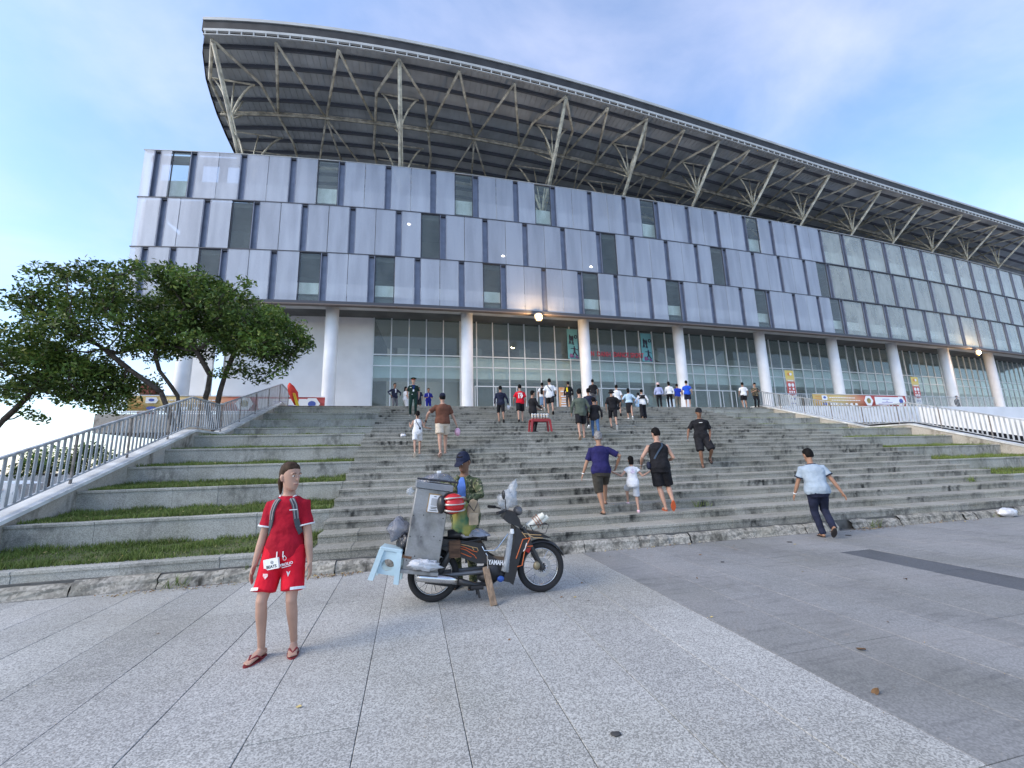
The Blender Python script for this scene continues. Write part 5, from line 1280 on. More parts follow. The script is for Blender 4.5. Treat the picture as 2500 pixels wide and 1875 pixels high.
def person(pos,rz,H,label,skn=SK_M,hair=C_HAIR,hairstyle='short',pelvis=(0,0,.90),lean=0.0,twist=0.0,side=0.0,w=1.0,belly=0.0,fl=(-.10,0,.075),fr=(.10,0,.075),fpl=0.0,fpr=0.0,toe=.12,
           hl=(-.27,.04,.83),hr=(.27,.04,.83),epl=(-.5,-1,0),epr=(.5,-1,0),head=(0,0),top=None,sleeve=.55,topm=None,hem=-.10,bot='shorts',botm=C_BLK,botlen=.9,legw=1.0,shoe='flip',shoem=None,vox=.014,face=False,cap=None,extra=None,group=None,fingers=True,shw=1.0,curl=.35,collar=None,hand_dir=None):
    s=H/1.72; root=empty('person',pos,rz,label,'person',group); S=Matrix.Scale(s,4); I=Matrix.Identity(4)
    vx=vox
    Pv=Vector(pelvis); R0=Matrix.Rotation(-lean,3,'X')@Matrix.Rotation(side,3,'Y')
    up=R0@Vector((0,0,1)); TW=Matrix.Rotation(twist,3,up)
    def axes(t):
        k=max(0,min(1,t/.45)); Tk=Matrix.Rotation(twist*k,3,up); lk=Matrix.Rotation(-lean*.35*(1-k),3,'X'); return Tk@R0@Vector((1,0,0)),Tk@R0@Vector((0,1,0))
    def spine(t): return Pv+up*t
    def tring(t,a,b,n=20,off=0.0,fy=0.0):
        X,Y=axes(t); c=spine(t)+Y*fy; r=[]
        for j in range(n):
            an=2*math.pi*j/n; cx,cy=math.cos(an),math.sin(an); ex=abs(cx)**.85*(1 if cx>0 else -1); ey=abs(cy)**.85*(1 if cy>0 else -1); r.append(c+X*(a+off)*ex+Y*(b+off)*ey)
        return r
    def prof_(t):
        ts=[q_[0] for q_ in TL]; a=np.interp(t,ts,[q_[1] for q_ in TL]); b=np.interp(t,ts,[q_[2] for q_ in TL]); k=w if t<.45 else 1+(w-1)*.5
        return float(a)*k*(shw if t>.25 else 1),float(b)*k+(belly*math.exp(-((t-.10)/.14)**2))
    def surf(t,an,off):   # point on the trunk surface; an=90deg is the front
        X,Y=axes(t); a,b=prof_(t); return spine(t)+X*(a+off)*math.cos(an)+Y*(b+off)*math.sin(an),(X*math.cos(an)/a+Y*math.sin(an)/b).normalized()
    sh=[spine(.422)+axes(.422)[0]*sg*.170*shw*(1+(w-1)*.6) for sg in (-1,1)]
    hp=[Pv+axes(0)[0]*sg*.088+Vector((0,0,-.01)) for sg in (-1,1)]
    leg=[]
    for sg,h_,ft in ((-1,hp[0],fl),(1,hp[1],fr)): leg.append((h_,)+ik(h_,ft,.425,.415,(sg*.12,1,0)))
    arm=[]
    for sg,a_,ht,ep in ((-1,sh[0],hl,epl),(1,sh[1],hr,epr)): arm.append((a_,)+ik(a_,ht,.285,.25,ep))
    # ---- body
    b=MB(); b.loft([tring(t,*prof_(t)) for t,_,_ in TL])
    neck=spine(.50); hy,hpch=head; X1,Y1=axes(.5)
    HR=Matrix.Rotation(hy,3,Vector((0,0,1)))@(TW@R0 if lean>.25 else TW)@Matrix.Rotation(hpch,3,'X')
    hc=neck+up*.075+Vector((0,0,.125))+Y1*.022+HR@Vector((0,.01,0))
    etube(b,[neck-up*.03,neck+up*.05,hc+HR@Vector((0,-.015,-.06))],[(.062,.060),(.053,.055),(.05,.055)],X1)
    HK=1.07
    HL=[(-.128,.022,.028,.050),(-.105,.043,.052,.034),(-.07,.056,.072,.018),(-.03,.066,.086,.006),(.02,.073,.094,0),(.06,.072,.093,-.004),(.095,.058,.078,-.008),(.118,.028,.040,-.01)]
    def hring(z,a,bb,y,n=20,k=1.0): return [hc+HR@(HK*Vector((a*k*math.cos(2*math.pi*j/n),y+bb*k*math.sin(2*math.pi*j/n),z))) for j in range(n)]
    b.loft([hring(*q_) for q_ in HL])
    def hv(x,y,z): return hc+HR@(HK*Vector((x,y,z)))
    etube(b,[hv(0,.088,.012),hv(0,.104,-.020),hv(0,.106,-.036)],[.008,.013,.012],HR@Vector((1,0,0)),8,.6)
    for sg in (-1,1):
        etube(b,[hv(sg*.070,-.012,-.045),hv(sg*.080,-.016,-.012),hv(sg*.076,-.014,.012)],[(.008,.014),(.009,.021),(.007,.014)],HR@Vector((1,0,0)),8,.5)
    if face:
        etube(b,[hv(-.022,.090,-.068),hv(0,.097,-.066),hv(.022,.090,-.068)],[.006,.008,.006],HR@Vector((0,0,1)),8,.5); etube(b,[hv(-.018,.089,-.079),hv(0,.094,-.080),hv(.018,.089,-.079)],[.006,.009,.006],HR@Vector((0,0,1)),8,.5)
        etube(b,[hv(-.05,.083,.020),hv(-.028,.092,.024),hv(0,.092,.016),hv(.028,.092,.024),hv(.05,.083,.020)],[.006,.008,.006,.008,.006],HR@Vector((0,0,1)),8,.5)
    for (h_,k_,f_),fp,sg in zip(leg,(fpl,fpr),(-1,1)):
        mth=h_.lerp(k_,.5); msh=k_.lerp(f_,.3)
        lw=legw
        etube(b,[h_+Vector((0,0,.03)),mth,k_,msh,k_.lerp(f_,.75),f_],[.086*lw,.068*lw,.050*lw,.051*lw,.036*lw,.031],Vector((1,0,0)))
        FR=Matrix.Rotation(-sg*toe,3,'Z')@Matrix.Rotation(fp,3,'X')
        fv=lambda x,y,z:f_+FR@Vector((x,y,z))
        etube(b,[fv(0,-.045,-.045),fv(0,.02,-.035),fv(0,.09,-.050),fv(sg*-.004,.155,-.060)],[(.030,.028),(.034,.036),(.042,.022),(.038,.013)],FR@Vector((1,0,0)),12,.6)
        if face:
            for i in range(5): x=(-.030+.015*i)*1.0; etube(b,[fv(x,.140,-.060),fv(x*1.05,.185-.006*abs(i-(1 if sg>0 else 3))*1.2,-.064)],[.0095,.0085],FR@Vector((1,0,0)),8,.5)
    hd=[]
    for (a_,e_,w_),sg in zip(arm,(-1,1)):
        etube(b,[a_,a_.lerp(e_,.45),e_,e_.lerp(w_,.35),w_],[.052*(1+(w-1)*.6),.044*(1+(w-1)*.5),.037,.037,.025],Vector((0,1,0)))
        d=(w_-e_).normalized()
        if hand_dir and hand_dir[0 if sg<0 else 1]: d=Vector(hand_dir[0 if sg<0 else 1]).normalized()
        # palm normal faces the body
        pn=Vector((-sg,0,0)); pn=(pn-d*pn.dot(d)); pn=pn.normalized() if pn.length>1e-3 else Vector((0,1,0)); ac=d.cross(pn)*sg  # across the knuckles
        fw=-ac if ac.y<0 else ac
        ac=fw
        etube(b,[w_,w_+d*.045,w_+d*.085],[(.026,.019),(.038,.016),(.039,.014)],ac,12,.5)
        if fingers:
            for i,(ln,off) in enumerate(((.070,.027),(.080,.010),(.074,-.009),(.058,-.026))):
                k0=w_+d*.088+ac*off; d1=(d+pn*curl*.6).normalized(); d2=(d+pn*curl*2.0).normalized(); k1=k0+d1*ln*.5; k2=k1+d2*ln*.5
                etube(b,[k0-d*.01,k0,k1,k2],[.0085,.0088,.0082,.0068],ac,8,.7)
            t0=w_+d*.022+ac*.024; t1=t0+(d*.55+ac*.75+pn*.25).normalized()*.04; t2=t1+(d*.9+ac*.25+pn*.35).normalized()*.034
            etube(b,[t0-ac*.008,t0,t1,t2],[.012,.012,.0095,.0075],pn,8,.7)
        hd.append((w_,d,pn,ac))
    remesh('body',b,skin(skn),root,S,vx*s if not face else .0062,3 if not face else 2)
    ctx=dict(root=root,S=S,surf=surf,spine=spine,axes=axes,leg=leg,arm=arm,hv=hv,HR=HR,hc=hc,hd=hd,s=s,up=up,hp=hp,prof=prof_,vx=vx)
    # ---- hair / cap
    hb=MB()
    if hairstyle!='bald':
        kk=1.0
        rings=[(-.055,.060,.048,-.046),(-.02,.077,.066,-.036),(.025,.081,.084,-.024),(.06,.0805,.096,-.010),(.095,.068,.088,-.008),(.128,.032,.044,-.010)]
        hb.loft([hring(*q_) for q_ in rings])
        if hairstyle in('long','pony','bob'):
            if hairstyle=='bob': etube(hb,[hv(0,-.05,.02),hv(0,-.065,-.05),hv(0,-.06,-.12)],[(.078,.05),(.085,.045),(.075,.035)],HR@Vector((1,0,0)))
            if hairstyle=='long': etube(hb,[hv(0,-.05,.02),hv(0,-.075,-.08),hv(0,-.085,-.22),hv(0,-.08,-.33)],[(.075,.05),(.085,.04),(.075,.032),(.05,.02)],HR@Vector((1,0,0)))
            if hairstyle=='pony': etube(hb,[hv(0,-.085,-.005),hv(0,-.115,-.02),hv(0,-.125,-.08),hv(0,-.115,-.17)],[.022,.030,.028,.012],HR@Vector((1,0,0)))
        if hairstyle=='bun': hb.ell(hv(0,-.115,-.035),(.038,.04,.045)); 
        remesh('hair',hb,hair,root,S,.012*s,2,.010,.04)
    if cap:
        cb=MB(); kind,cm=cap
        if kind=='cap':
            cb.loft([hring(*q_) for q_ in ((.012,.083,.100,-.006),(.03,.085,.103,-.006),(.07,.082,.098,-.008),(.105,.066,.078,-.010),(.132,.03,.036,-.012))])
            etube(cb,[hv(0,.06,.030),hv(0,.13,.020),hv(0,.170,.006)],[(.070,.010),(.064,.008),(.040,.006)],HR@Vector((1,0,0)),14,.3)
        elif kind=='bucket':
            cb.loft([hring(*q_) for q_ in ((-.025,.135,.150,-.006),(-.018,.136,.151,-.006),(.035,.090,.106,-.006),(.10,.082,.096,-.008),(.128,.05,.06,-.010))])
        elif kind=='officer':
            cb.loft([hring(*q_) for q_ in ((.02,.083,.100,-.004),(.055,.084,.101,-.004),(.085,.125,.140,.0),(.105,.122,.137,.0),(.13,.06,.07,-.01))]); etube(cb,[hv(0,.07,.025),hv(0,.125,.004)],[(.066,.008),(.04,.006)],HR@Vector((1,0,0)),12,.3)
        remesh('cap',cb,cm,root,S,.010*s,1)
        if kind=='officer':
            q_=MB(); q_.loft([hring(*r_) for r_ in ((.024,.086,.103,-.004),(.05,.087,.104,-.004))]); q_.v=[tuple(S@Vector(p)) for p in q_.v]; q_.build('cap_band',mat('officer red band',(.45,.05,.02),rough=.6),root,smooth=True)
            q_=MB(); q_.ell(hv(0,.112,.070),(.016,.01,.022)); q_.v=[tuple(S@Vector(p)) for p in q_.v]; q_.build('cap_badge',M_GPR,root)
    if face:
        for sg in (-1,1):
            eb=MB(); eb.ell(hv(sg*.030,.0865,.001),(.0125,.008,.0075)); eb.v=[tuple(S@Vector(p)) for p in eb.v]; ey=eb.build('eye',mat('eye white',(.62,.60,.58),rough=.2),root,smooth=True)
            eb=MB(); eb.ell(hv(sg*.031,.0925,.001),(.006,.0035,.0062)); eb.v=[tuple(S@Vector(p)) for p in eb.v]; eb.build('iris',mat('iris',(.05,.04,.03),rough=.1),ey,smooth=True)
            eb=MB(); eb.tube([hv(sg*.014,.0965,.024),hv(sg*.030,.0975,.029),hv(sg*.046,.0895,.023)],[.0028,.0034,.002],6); eb.v=[tuple(S@Vector(p)) for p in eb.v]; eb.build('eyebrow',hair,root)
        eb=MB(); eb.tube([hv(-.024,.0935,-.0735),hv(0,.1005,-.073),hv(.024,.0935,-.0735)],[.0022,.004,.0022],6); eb.v=[tuple(S@Vector(p)) for p in eb.v]; eb.build('mouth',mat('lips',(.30,.10,.085),rough=.4),root)
    # ---- bottoms
    if bot:
        b=MB(); wt=.13
        if bot=='skirt':
            X0_,Y0_=axes(0); b.loft([tring(.13,*prof_(.13),off=.012),tring(.0,*prof_(0.0),off=.02)]+[[Pv+Vector((0,0,-dz))+X0_*a*math.cos(2*math.pi*j/20)+Y0_*bb*math.sin(2*math.pi*j/20) for j in range(20)] for dz,a,bb in ((.2,.18,.15),(botlen*.44,.17,.16))])
        else:
            b.loft([tring(t,*prof_(t),off=o_) for t,o_ in ((.13,.018),(.03,.027),(-.06,.030),(-.11,.030),(-.145,.012))])
            for (h_,k_,f_) in leg:
                pts=[h_+Vector((0,0,.05)),h_.lerp(k_,.5)]; rr=[.108*legw,.096*legw]
                flare=1.0
                if bot=='shorts':
                    L=botlen
                    if L<=1: pts.append(h_.lerp(k_,L)); rr[1]=.104*legw; rr.append(.106*legw)
                    else: pts += [k_,k_.lerp(f_,L-1)]; rr += [.080*legw,.075*legw]
                elif bot=='trousers': pts += [k_,k_.lerp(f_,.5),f_+(f_-k_).normalized()*.02]; rr=[.100*legw,.084*legw,.068*legw,.060*legw,.056*legw]
                elif bot=='wide': pts += [k_,k_.lerp(f_,.5),f_]; rr=[.105,.10,.10,.105,.11]
                elif bot=='jeans': pts += [k_,k_.lerp(f_,.5),f_]; rr=[.097,.080,.060,.056,.050]
                etube(b,pts,rr,Vector((1,0,0)),16,.12)
        remesh({'shorts':'shorts','skirt':'skirt'}.get(bot,'trousers'),b,botm,root,S,max(.010,vx*.9)*s,3,.016,.16)
    # ---- top
    if topm:
        b=MB(); ts=[t for t in (hem,-.03,.06,.16,.27,.37,.42,.46,.485) if t>=hem]+[.503]
        off=lambda t: .018 if t>.40 else .027 if t>.1 else .040
        b.loft([tring(t,*prof_(t),off=off(t) if t<.5 else .004) for t in ts])
        if sleeve>=0:
            for (a_,e_,w_) in arm:
                src=a_+(a_-e_).normalized()*.0
                inn=spine(.425)+(a_-spine(.425))*.5
                if sleeve<=1: pts=[inn,a_,a_.lerp(e_,sleeve*.6),a_.lerp(e_,sleeve)]; rr=[.066,.066*(1+(w-1)*.6),.064*(1+(w-1)*.6),.069*(1+(w-1)*.6)]
                else: pts=[inn,a_,a_.lerp(e_,.5),e_,e_.lerp(w_,(sleeve-1)*.6),e_.lerp(w_,sleeve-1)]; rr=[.072,.070,.060,.052,.046,.042]
                etube(b,pts,rr,Vector((0,1,0)),14,.10)
        remesh('shirt',b,topm,root,S,max(.010,vx*.9)*s,3,.030,.16)
    if collar:
        b=MB(); b.loft([tring(.497,.098,.080),tring(.522,.080,.070)],caps=False); b.v=[tuple(S@Vector(p)) for p in b.v]; b.build('collar',collar,root,smooth=True)
    # ---- shoes
    for (h_,k_,f_),fp,sg in zip(leg,(fpl,fpr),(-1,1)):
        FR=Matrix.Rotation(-sg*toe,3,'Z')@Matrix.Rotation(fp,3,'X'); fv=lambda x,y,z:f_+FR@Vector((x,y,z)); sm=shoem or C_SOLE; b=MB()
        if shoe=='flip':
            rings=[[fv(a*math.cos(2*math.pi*j/18)*(1 if math.sin(2*math.pi*j/18)<0 else 1.15),.065+.135*math.sin(2*math.pi*j/18),z) for j in range(18)] for a,z in ((.040,-.094),(.043,-.086),(.043,-.074))]
            b.loft(rings)
            for x0 in (-.04,.04): b.tube([fv(x0,.04,-.066),fv(x0*.75,.09,-.033),fv(0,.148,-.048)],[.008,.010,.006],6)
            b.v=[tuple(S@Vector(p)) for p in b.v]; b.build('sandal',sm,root)
        elif shoe in('shoe','clog'):
            etube(b,[fv(0,-.06,-.052),fv(0,.02,-.042),fv(0,.10,-.055),fv(0,.175,-.068)],[(.038,.034),(.042,.042),(.048,.030),(.040,.018)],FR@Vector((1,0,0)),14,.6)
            b.v=[tuple(S@Vector(p)) for p in b.v]; o=b.build('shoe',sm,root,smooth=True)
            q_=MB(); q_.loft([[fv(.047*math.cos(2*math.pi*j/18),.06+.15*math.sin(2*math.pi*j/18),z) for j in range(18)] for z in (-.094,-.078)]); q_.v=[tuple(S@Vector(p)) for p in q_.v]; q_.build('sole',M_WPR if shoe=='shoe' else sm,o)
    if extra: extra(ctx)
    return root
def sc_build(c,mb,name,m,smooth=False,parent=None):
    mb.v=[tuple(c['S']@Vector(p)) for p in mb.v]; return mb.build(name,m,parent or c['root'],smooth=smooth)
def strapband(c,path,w,off,name,m,th=.006):
    """flat band over the trunk: path of (t, angle_deg)"""
    pts=[];nr=[]
    for t,a in path: p,n_=c['surf'](t,math.radians(a),off); pts.append(p); nr.append(n_)
    b=MB(); vs=[]
    for i,p in enumerate(pts):
        d=(pts[min(i+1,len(pts)-1)]-pts[max(0,i-1)]).normalized(); sd=d.cross(nr[i]).normalized()
        vs += [p-sd*w/2,p+sd*w/2,p+sd*w/2+nr[i]*th,p-sd*w/2+nr[i]*th]
    f=[]
    for i in range(len(pts)-1):
        for q_ in range(4): f.append((4*i+q_,4*i+4+q_,4*i+4+(q_+1)%4,4*i+(q_+1)%4))
    e=4*(len(pts)-1); f += [(3,2,1,0),(e,e+1,e+2,e+3)]; b.add(vs,f); return sc_build(c,b,name,m)
def lerpath(a,b,n=8): return [(a[0]+(b[0]-a[0])*i/n,a[1]+(b[1]-a[1])*i/n) for i in range(n+1)]
def on_trunk(c,t,ang,off):
    """frame whose x runs across, y up, z outwards on the trunk surface"""
    p,n_=c['surf'](t,math.radians(ang),off); up=c['up']; z=n_; x=up.cross(z).normalized(); y=z.cross(x)
    p=c['S']@p; return Matrix(((x.x,y.x,z.x,p.x),(x.y,y.y,z.y,p.y),(x.z,y.z,z.z,p.z),(0,0,0,1)))
K_STRAP=cloth('dark strap',(.045,.05,.06)); K_BAGB=cloth('black bag',(.012,.012,.014))
def crossbody(side,m,bagm,size=(.10,.05,.07),back=True,belt_t=(.485,-.02)):
    def f(c):
        a0,a1=((250,200) if side<0 else (290,340)); s0=(310 if side<0 else 230)
        t0,t1=belt_t
        strapband(c,[(t0,s0)]+lerpath((t0-.06,s0-(10 if side<0 else -10)),(t1+.08,a1+(15 if side<0 else -15)),8),.035,.026,'strap',m)
        p,n_=c['surf'](t1,math.radians(a1-(20 if side<0 else -20)),.05); b=MB(); b.ell(p,size); sc_build(c,b,'shoulder_bag',bagm,True)
    return f
def backpack(m,w=.13,h=.20):
    def f(c):
        p,_=c['surf'](.27,math.radians(270),.075); b=MB(); X,Y=c['axes'](.27); 
        b.loft([[p+X*a*math.cos(2*math.pi*j/16)+Y*d*math.sin(2*math.pi*j/16)+c['up']*z for j in range(16)] for z,a,d in ((-h,w*.8,.05),(-h*.8,w,.075),(0,w*1.02,.08),(h*.7,w*.9,.065),(h,w*.55,.035))]); sc_build(c,b,'backpack',m,True)
        for a in (235,305): strapband(c,[(.44,a),(.47,a),(.487,a)],.04,.024,'strap',m)
    return f
STAIRG='people going up the stairs'; TOPG='people at the top of the stairs'
PI=math.pi
# ---- girl in the red kit, front left
def girl_extra(c):
    K1=cloth('grey strap',(.085,.095,.105)); K2=cloth('grey strap edge',(.28,.26,.26))
    for a,b_ in ((64,38),(116,142)):
        sg=1 if a<90 else -1
        path=[(.490,a-sg*2),(.47,a-sg*4),(.43,a-sg*8),(.37,a-sg*12),(.30,a-sg*17),(.23,a-sg*25),(.16,a-sg*42)]
        strapband(c,path,.048,.030,'backpack_strap',K1,.009); strapband(c,[(t,q_+sg*5) for t,q_ in path[:5]],.010,.0405,'strap_edge',K2,.004); strapband(c,[(t,q_-sg*5) for t,q_ in path[:5]],.010,.0405,'strap_edge',K2,.004)
    b=MB(); p,_=c['surf'](.27,math.radians(270),.085); X,Y=c['axes'](.27); b.loft([[p+X*a*math.cos(2*math.pi*j/16)+Y*d*math.sin(2*math.pi*j/16)+c['up']*z for j in range(16)] for z,a,d in ((-.17,.10,.05),(-.13,.12,.08),(0,.125,.085),(.13,.11,.07),(.17,.07,.03))]); sc_build(c,b,'backpack',K1,True)
    # white collar, sleeve hems
    pts=[c['surf'](t,math.radians(a),.012)[0] for t,a in ((.512,20),(.500,45),(.478,70),(.470,90),(.478,110),(.500,135),(.512,160))]
    b=MB(); b.tube(pts,.0085,8); sc_build(c,b,'collar',C_WHT,True)
    for (a_,e_,w_) in c['arm']:
        d=(e_-a_).normalized(); b=MB(); b.disc(a_.lerp(e_,.675),d,.055,.0725,.014,24); sc_build(c,b,'sleeve_hem',C_WHT,True)
    # prints on the shirt
    b=MB(); b.box(-.032,.032,-.004,.004,0,.002); o=b.build('shirt_print',M_WPR,c['root']); o.matrix_local=on_trunk(c,.385,120,.042)
    b=MB(); b.ell((0,0,0),(.006,.008,.0015)); o=b.build('shirt_logo',M_WPR,c['root']); o.matrix_local=on_trunk(c,.425,120,.036)
    # shorts prints
    sf=lambda t,x,off=.040:on_trunk(c,t,90+x,off)
    M0=sf(-.085,-17,.084)@Matrix.Rotation(math.radians(10),4,'Z')
    b=MB(); b.box(-.066,.066,-.044,.044,-.02,.002); o=b.build('white_patch',M_WPR,c['root']); o.matrix_local=M0
    text_obj('patch_text','BEATS',.034,mat('patch ink',(.03,.04,.045),rough=.6),M0@Matrix.Translation((.004,-.022,.003)),c['root'],.0006,sx=.98,bold=.0008)
    b=MB(); b.disc((.012,.014,.0032),(0,0,1),.009,.0125,.001,16); b.disc((.012,.014,.0032),(0,0,1),.003,.005,.001,12); o=b.build('patch_emblem',mat('patch emblem grey',(.12,.14,.15),rough=.6),c['root']); o.matrix_local=M0
    M1=sf(-.095,19,.078)@Matrix.Rotation(math.radians(10),4,'Z'); text_obj('shorts_text','YROLIO',.030,M_WPR,M1@Matrix.Translation((.006,0,.002)),c['root'],.0008,sx=.95,bold=.0012)
    M1b=M1@Matrix.Translation((.004,-.021,.002)); b=MB(); b.box(-.036,.036,-.003,.003,0,.0012); o=b.build('shorts_line',M_WPR,c['root']); o.matrix_local=M1b
    b=MB(); b.tube([(0,.030,0),(-.013,.008,0),(-.010,-.005,0),(0,-.010,0),(.010,-.005,0),(.013,.008,0),(0,.030,0)],.0022,6); o=b.build('flame_logo',M_WPR,c['root']); o.matrix_local=M1@Matrix.Translation((-.002,.045,.002))
    b=MB(); b.add([(-.022,.018,0),(.022,.018,0),(.024,0,0),(0,-.028,0),(-.024,0,0),(-.022,.018,.002),(.022,.018,.002),(.024,0,.002),(0,-.028,.002),(-.024,0,.002)],[(4,3,2,1,0),(5,6,7,8,9),(0,1,6,5),(1,2,7,6),(2,3,8,7),(3,4,9,8),(4,0,5,9)]); o=b.build('crest',mat('pink crest',(.72,.30,.32),rough=.6,col2=(.75,.7,.7),vscale=60),c['root']); o.matrix_local=sf(-.18,-24,.122)
    b=MB(); b.add([(-.016,.024,0),(-.006,.020,0),(0,.006,0),(.006,.020,0),(.016,.024,0),(0,-.024,0),(-.016,.024,.002),(-.006,.020,.002),(0,.006,.002),(.006,.020,.002),(.016,.024,.002),(0,-.024,.002)],[(6,7,8,11),(8,9,10,11),(0,6,11,5),(4,5,11,10)]); o=b.build('maker_logo',M_WPR,c['root']); o.matrix_local=sf(-.175,26,.120)
    for dx in (-8,9): b=MB(); b.box(-.004,.004,-.03,.02,0,.003); o=b.build('drawstring',M_WPR,c['root']); o.matrix_local=sf(-.005,dx,.040)
    for (h_,k_,f_),sg in zip(c['leg'],(-1,1)):
        d=(k_-h_).normalized(); b=MB(); cc=h_.lerp(k_,.78)
        vs=[]
        for j in range(9):
            a=math.radians((20 if sg>0 else 160)+sg*(-60+120*j/8)); u,v=basis(d,Vector((1,0,0))); e=u*math.cos(a)+ (Vector((0,1,0))-d*d.y).normalized()*math.sin(a); vs += [cc+e*.114-d*.012,cc+e*.114+d*.012]
        b.add(vs,[(2*j,2*j+1,2*j+3,2*j+2) for j in range(8)]); sc_build(c,b,'hem_stripe',M_WPR)
person((-1.075,4.36,0),PI-.10,1.63,'girl in red football shirt and red printed shorts standing at the front left',SK_P,C_BRN,'pony',pelvis=(0.01,0,.895),fl=(-.11,-.02,.085),fr=(.135,.07,.085),toe=.28,hl=(-.235,.06,.79),hr=(.245,.08,.79),epl=(-.25,-1,0),epr=(.25,-1,0),head=(.98,-.03),topm=C_RED,sleeve=.68,hem=-.045,bot='shorts',botm=cloth('red shorts',(.62,.012,.03),.08),botlen=.80,legw=.94,w=.85,shw=.95,vox=.010,face=True,shoem=mat('dark red sandal',(.20,.018,.022),rough=.6),extra=girl_extra)
# ---- vendor behind the motorbike
C_CAMO=mat('camouflage cloth',(.03,.035,.02),rough=.9); 
def camo(m):
    n,l=nodes_of(m); b=n['Principled BSDF']; t=n.new('ShaderNodeTexCoord'); prev=None
    cols=[(.03,.035,.02),(.085,.10,.045),(.17,.17,.085),(.055,.075,.03),(.26,.24,.15)]
    last=None
    for i,cc in enumerate(cols[1:]):
        nz=n.new('ShaderNodeTexNoise'); nz.inputs['Scale'].default_value=17+3*i; nz.inputs['Detail'].default_value=2; mp=n.new('ShaderNodeMapping'); mp.inputs['Location'].default_value=(i*7.3,i*3.1,i); l.new(t.outputs['Object'],mp.inputs['Vector']); l.new(mp.outputs[0],nz.inputs['Vector'])
        r=n.new('ShaderNodeValToRGB'); r.color_ramp.interpolation='CONSTANT'; r.color_ramp.elements[1].position=(.50,.56,.52,.62)[i]; l.new(nz.outputs['Fac'],r.inputs['Fac'])
        mx=n.new('ShaderNodeMix'); mx.data_type='RGBA'; l.new(r.outputs['Color'],mx.inputs['Factor'])
        if last is None: mx.inputs['A'].default_value=(*cols[0],1)
        else: l.new(last,mx.inputs['A'])
        mx.inputs['B'].default_value=(*cc,1); last=mx.outputs['Result']
    l.new(last,b.inputs['Base Color'])
camo(C_CAMO)
def vendor_extra(c):
    b=MB(); vs=[]
    for t,wd in ((.50,.030),(.46,.042),(.38,.050),(.28,.052),(.16,.055),(.04,.05)):
        for a in (90+wd*330,90-wd*330): p,n_=c['surf'](t,math.radians(a),.034); vs.append(p)
        p0,_=c['surf'](t,math.radians(90),.043); vs.append(p0)
    f=[]
    for i in range(5): a=3*i; f += [(a,a+2,a+5,a+3),(a+2,a+1,a+4,a+5)]
    b.add(vs,f); sc_build(c,b,'undershirt',cloth('blue tee',(.10,.20,.55)),True)
    for sg in (-1,1):
        b=MB(); pts=[c['surf'](t,math.radians(90+sg*a),.034)[0] for t,a in ((.515,60),(.50,28),(.455,22),(.36,20),(.2,20),(.03,20))]; b.tube(pts,[.012,.016,.013,.010,.009,.009],6); sc_build(c,b,'jacket_edge',C_CAMO,True)
        M=on_trunk(c,.30,90-sg*38,.035); b=MB(); b.cbox(-.05,.05,-.055,.045,0,.008,.003); b.cbox(-.052,.052,.02,.05,.006,.014,.003); o=b.build('pocket',C_CAMO,c['root']); o.matrix_local=M
person((.74,5.78,0),PI-.45,1.72,'vendor in camouflage jacket and dark cap standing behind the motorbike reaching over the box',SK_D,C_HAIR,'short',pelvis=(0,0,.90),lean=.06,head=(-.25,-.42),hl=(-.12,.42,1.13),hr=(.38,.32,1.36),epl=(-.9,-.3,-.2),epr=(.7,-.4,-.5),topm=C_CAMO,sleeve=1.88,hem=-.20,bot='trousers',botm=C_CAMO,shoe='shoe',shoem=C_BLK,vox=.010,face=True,cap=('cap',C_NAVY),w=1.02,curl=.6,extra=vendor_extra)
# ---- man in the pale polo shirt
def polo_extra(c):
    for (a_,e_,w_) in c['arm']:
        d=(e_-a_).normalized(); b=MB(); b.disc(a_.lerp(e_,.585),d,.06,.086,.02,24); sc_build(c,b,'sleeve_hem',C_NAVY,True)
    w_,d,pn,ac=c['hd'][0]; b=MB(); b.disc(w_-d*.01,d,.024,.032,.02,16); sc_build(c,b,'wristwatch',M_WPR,True)
person((7.62,6.60,0),-.50,1.66,'heavy man in pale grey polo shirt and navy trousers walking towards the first step',SK_M,pelvis=(0,0,.90),lean=.11,side=-.05,w=1.13,belly=.045,fl=(.0,.05,.08),fr=(.12,-.14,.22),fpr=-.8,toe=.1,hl=(-.34,.20,.80),hr=(.40,-.10,.82),epl=(-.4,-1,0),epr=(.4,-1,0),head=(.25,-.25),topm=cloth('pale grey polo',(.33,.40,.47),.07),sleeve=.58,hem=-.08,bot='trousers',botm=C_NAVY,legw=1.08,shoe='flip',vox=.012,collar=C_NAVY,extra=polo_extra)
# ---- the three holding hands
def hz(k): return step(k)[1]
def old_extra(c):
    w_,d,pn,ac=c['hd'][0]; b=MB(); b.disc(w_-d*.01,d,.022,.030,.018,16); sc_build(c,b,'wristwatch',M_WPR,True)
person((3.82,7.98,hz(1)),-.28,1.66,'old man with grey hair in loose purple-blue shirt and dark shorts',SK_M,C_GREY,pelvis=(-.02,.0,.90),lean=.12,w=1.06,belly=.03,fl=(-.02,-.02,.08),fr=(.10,.42,.23),hl=(-.40,.08,.80),hr=(.34,.12,.98),epl=(-.6,-.8,0),epr=(.9,-.5,0),head=(-.15,-.12),topm=cloth('purple blue shirt',(.020,.018,.085),.18),sleeve=.80,hem=-.08,botm=cloth('dark olive shorts',(.055,.05,.042),.2),botlen=1.12,legw=1.15,vox=.012,extra=old_extra)
def kid_extra(c):
    M=on_trunk(c,.33,270,.03); b=MB(); b.ell((0,.0,0),(.05,.035,.002)); b.ell((0,.05,0),(.022,.025,.002)); o=b.build('shirt_print',mat('lilac print',(.42,.32,.52),rough=.7,col2=(.7,.68,.72),vscale=30),c['root']); o.matrix_local=M
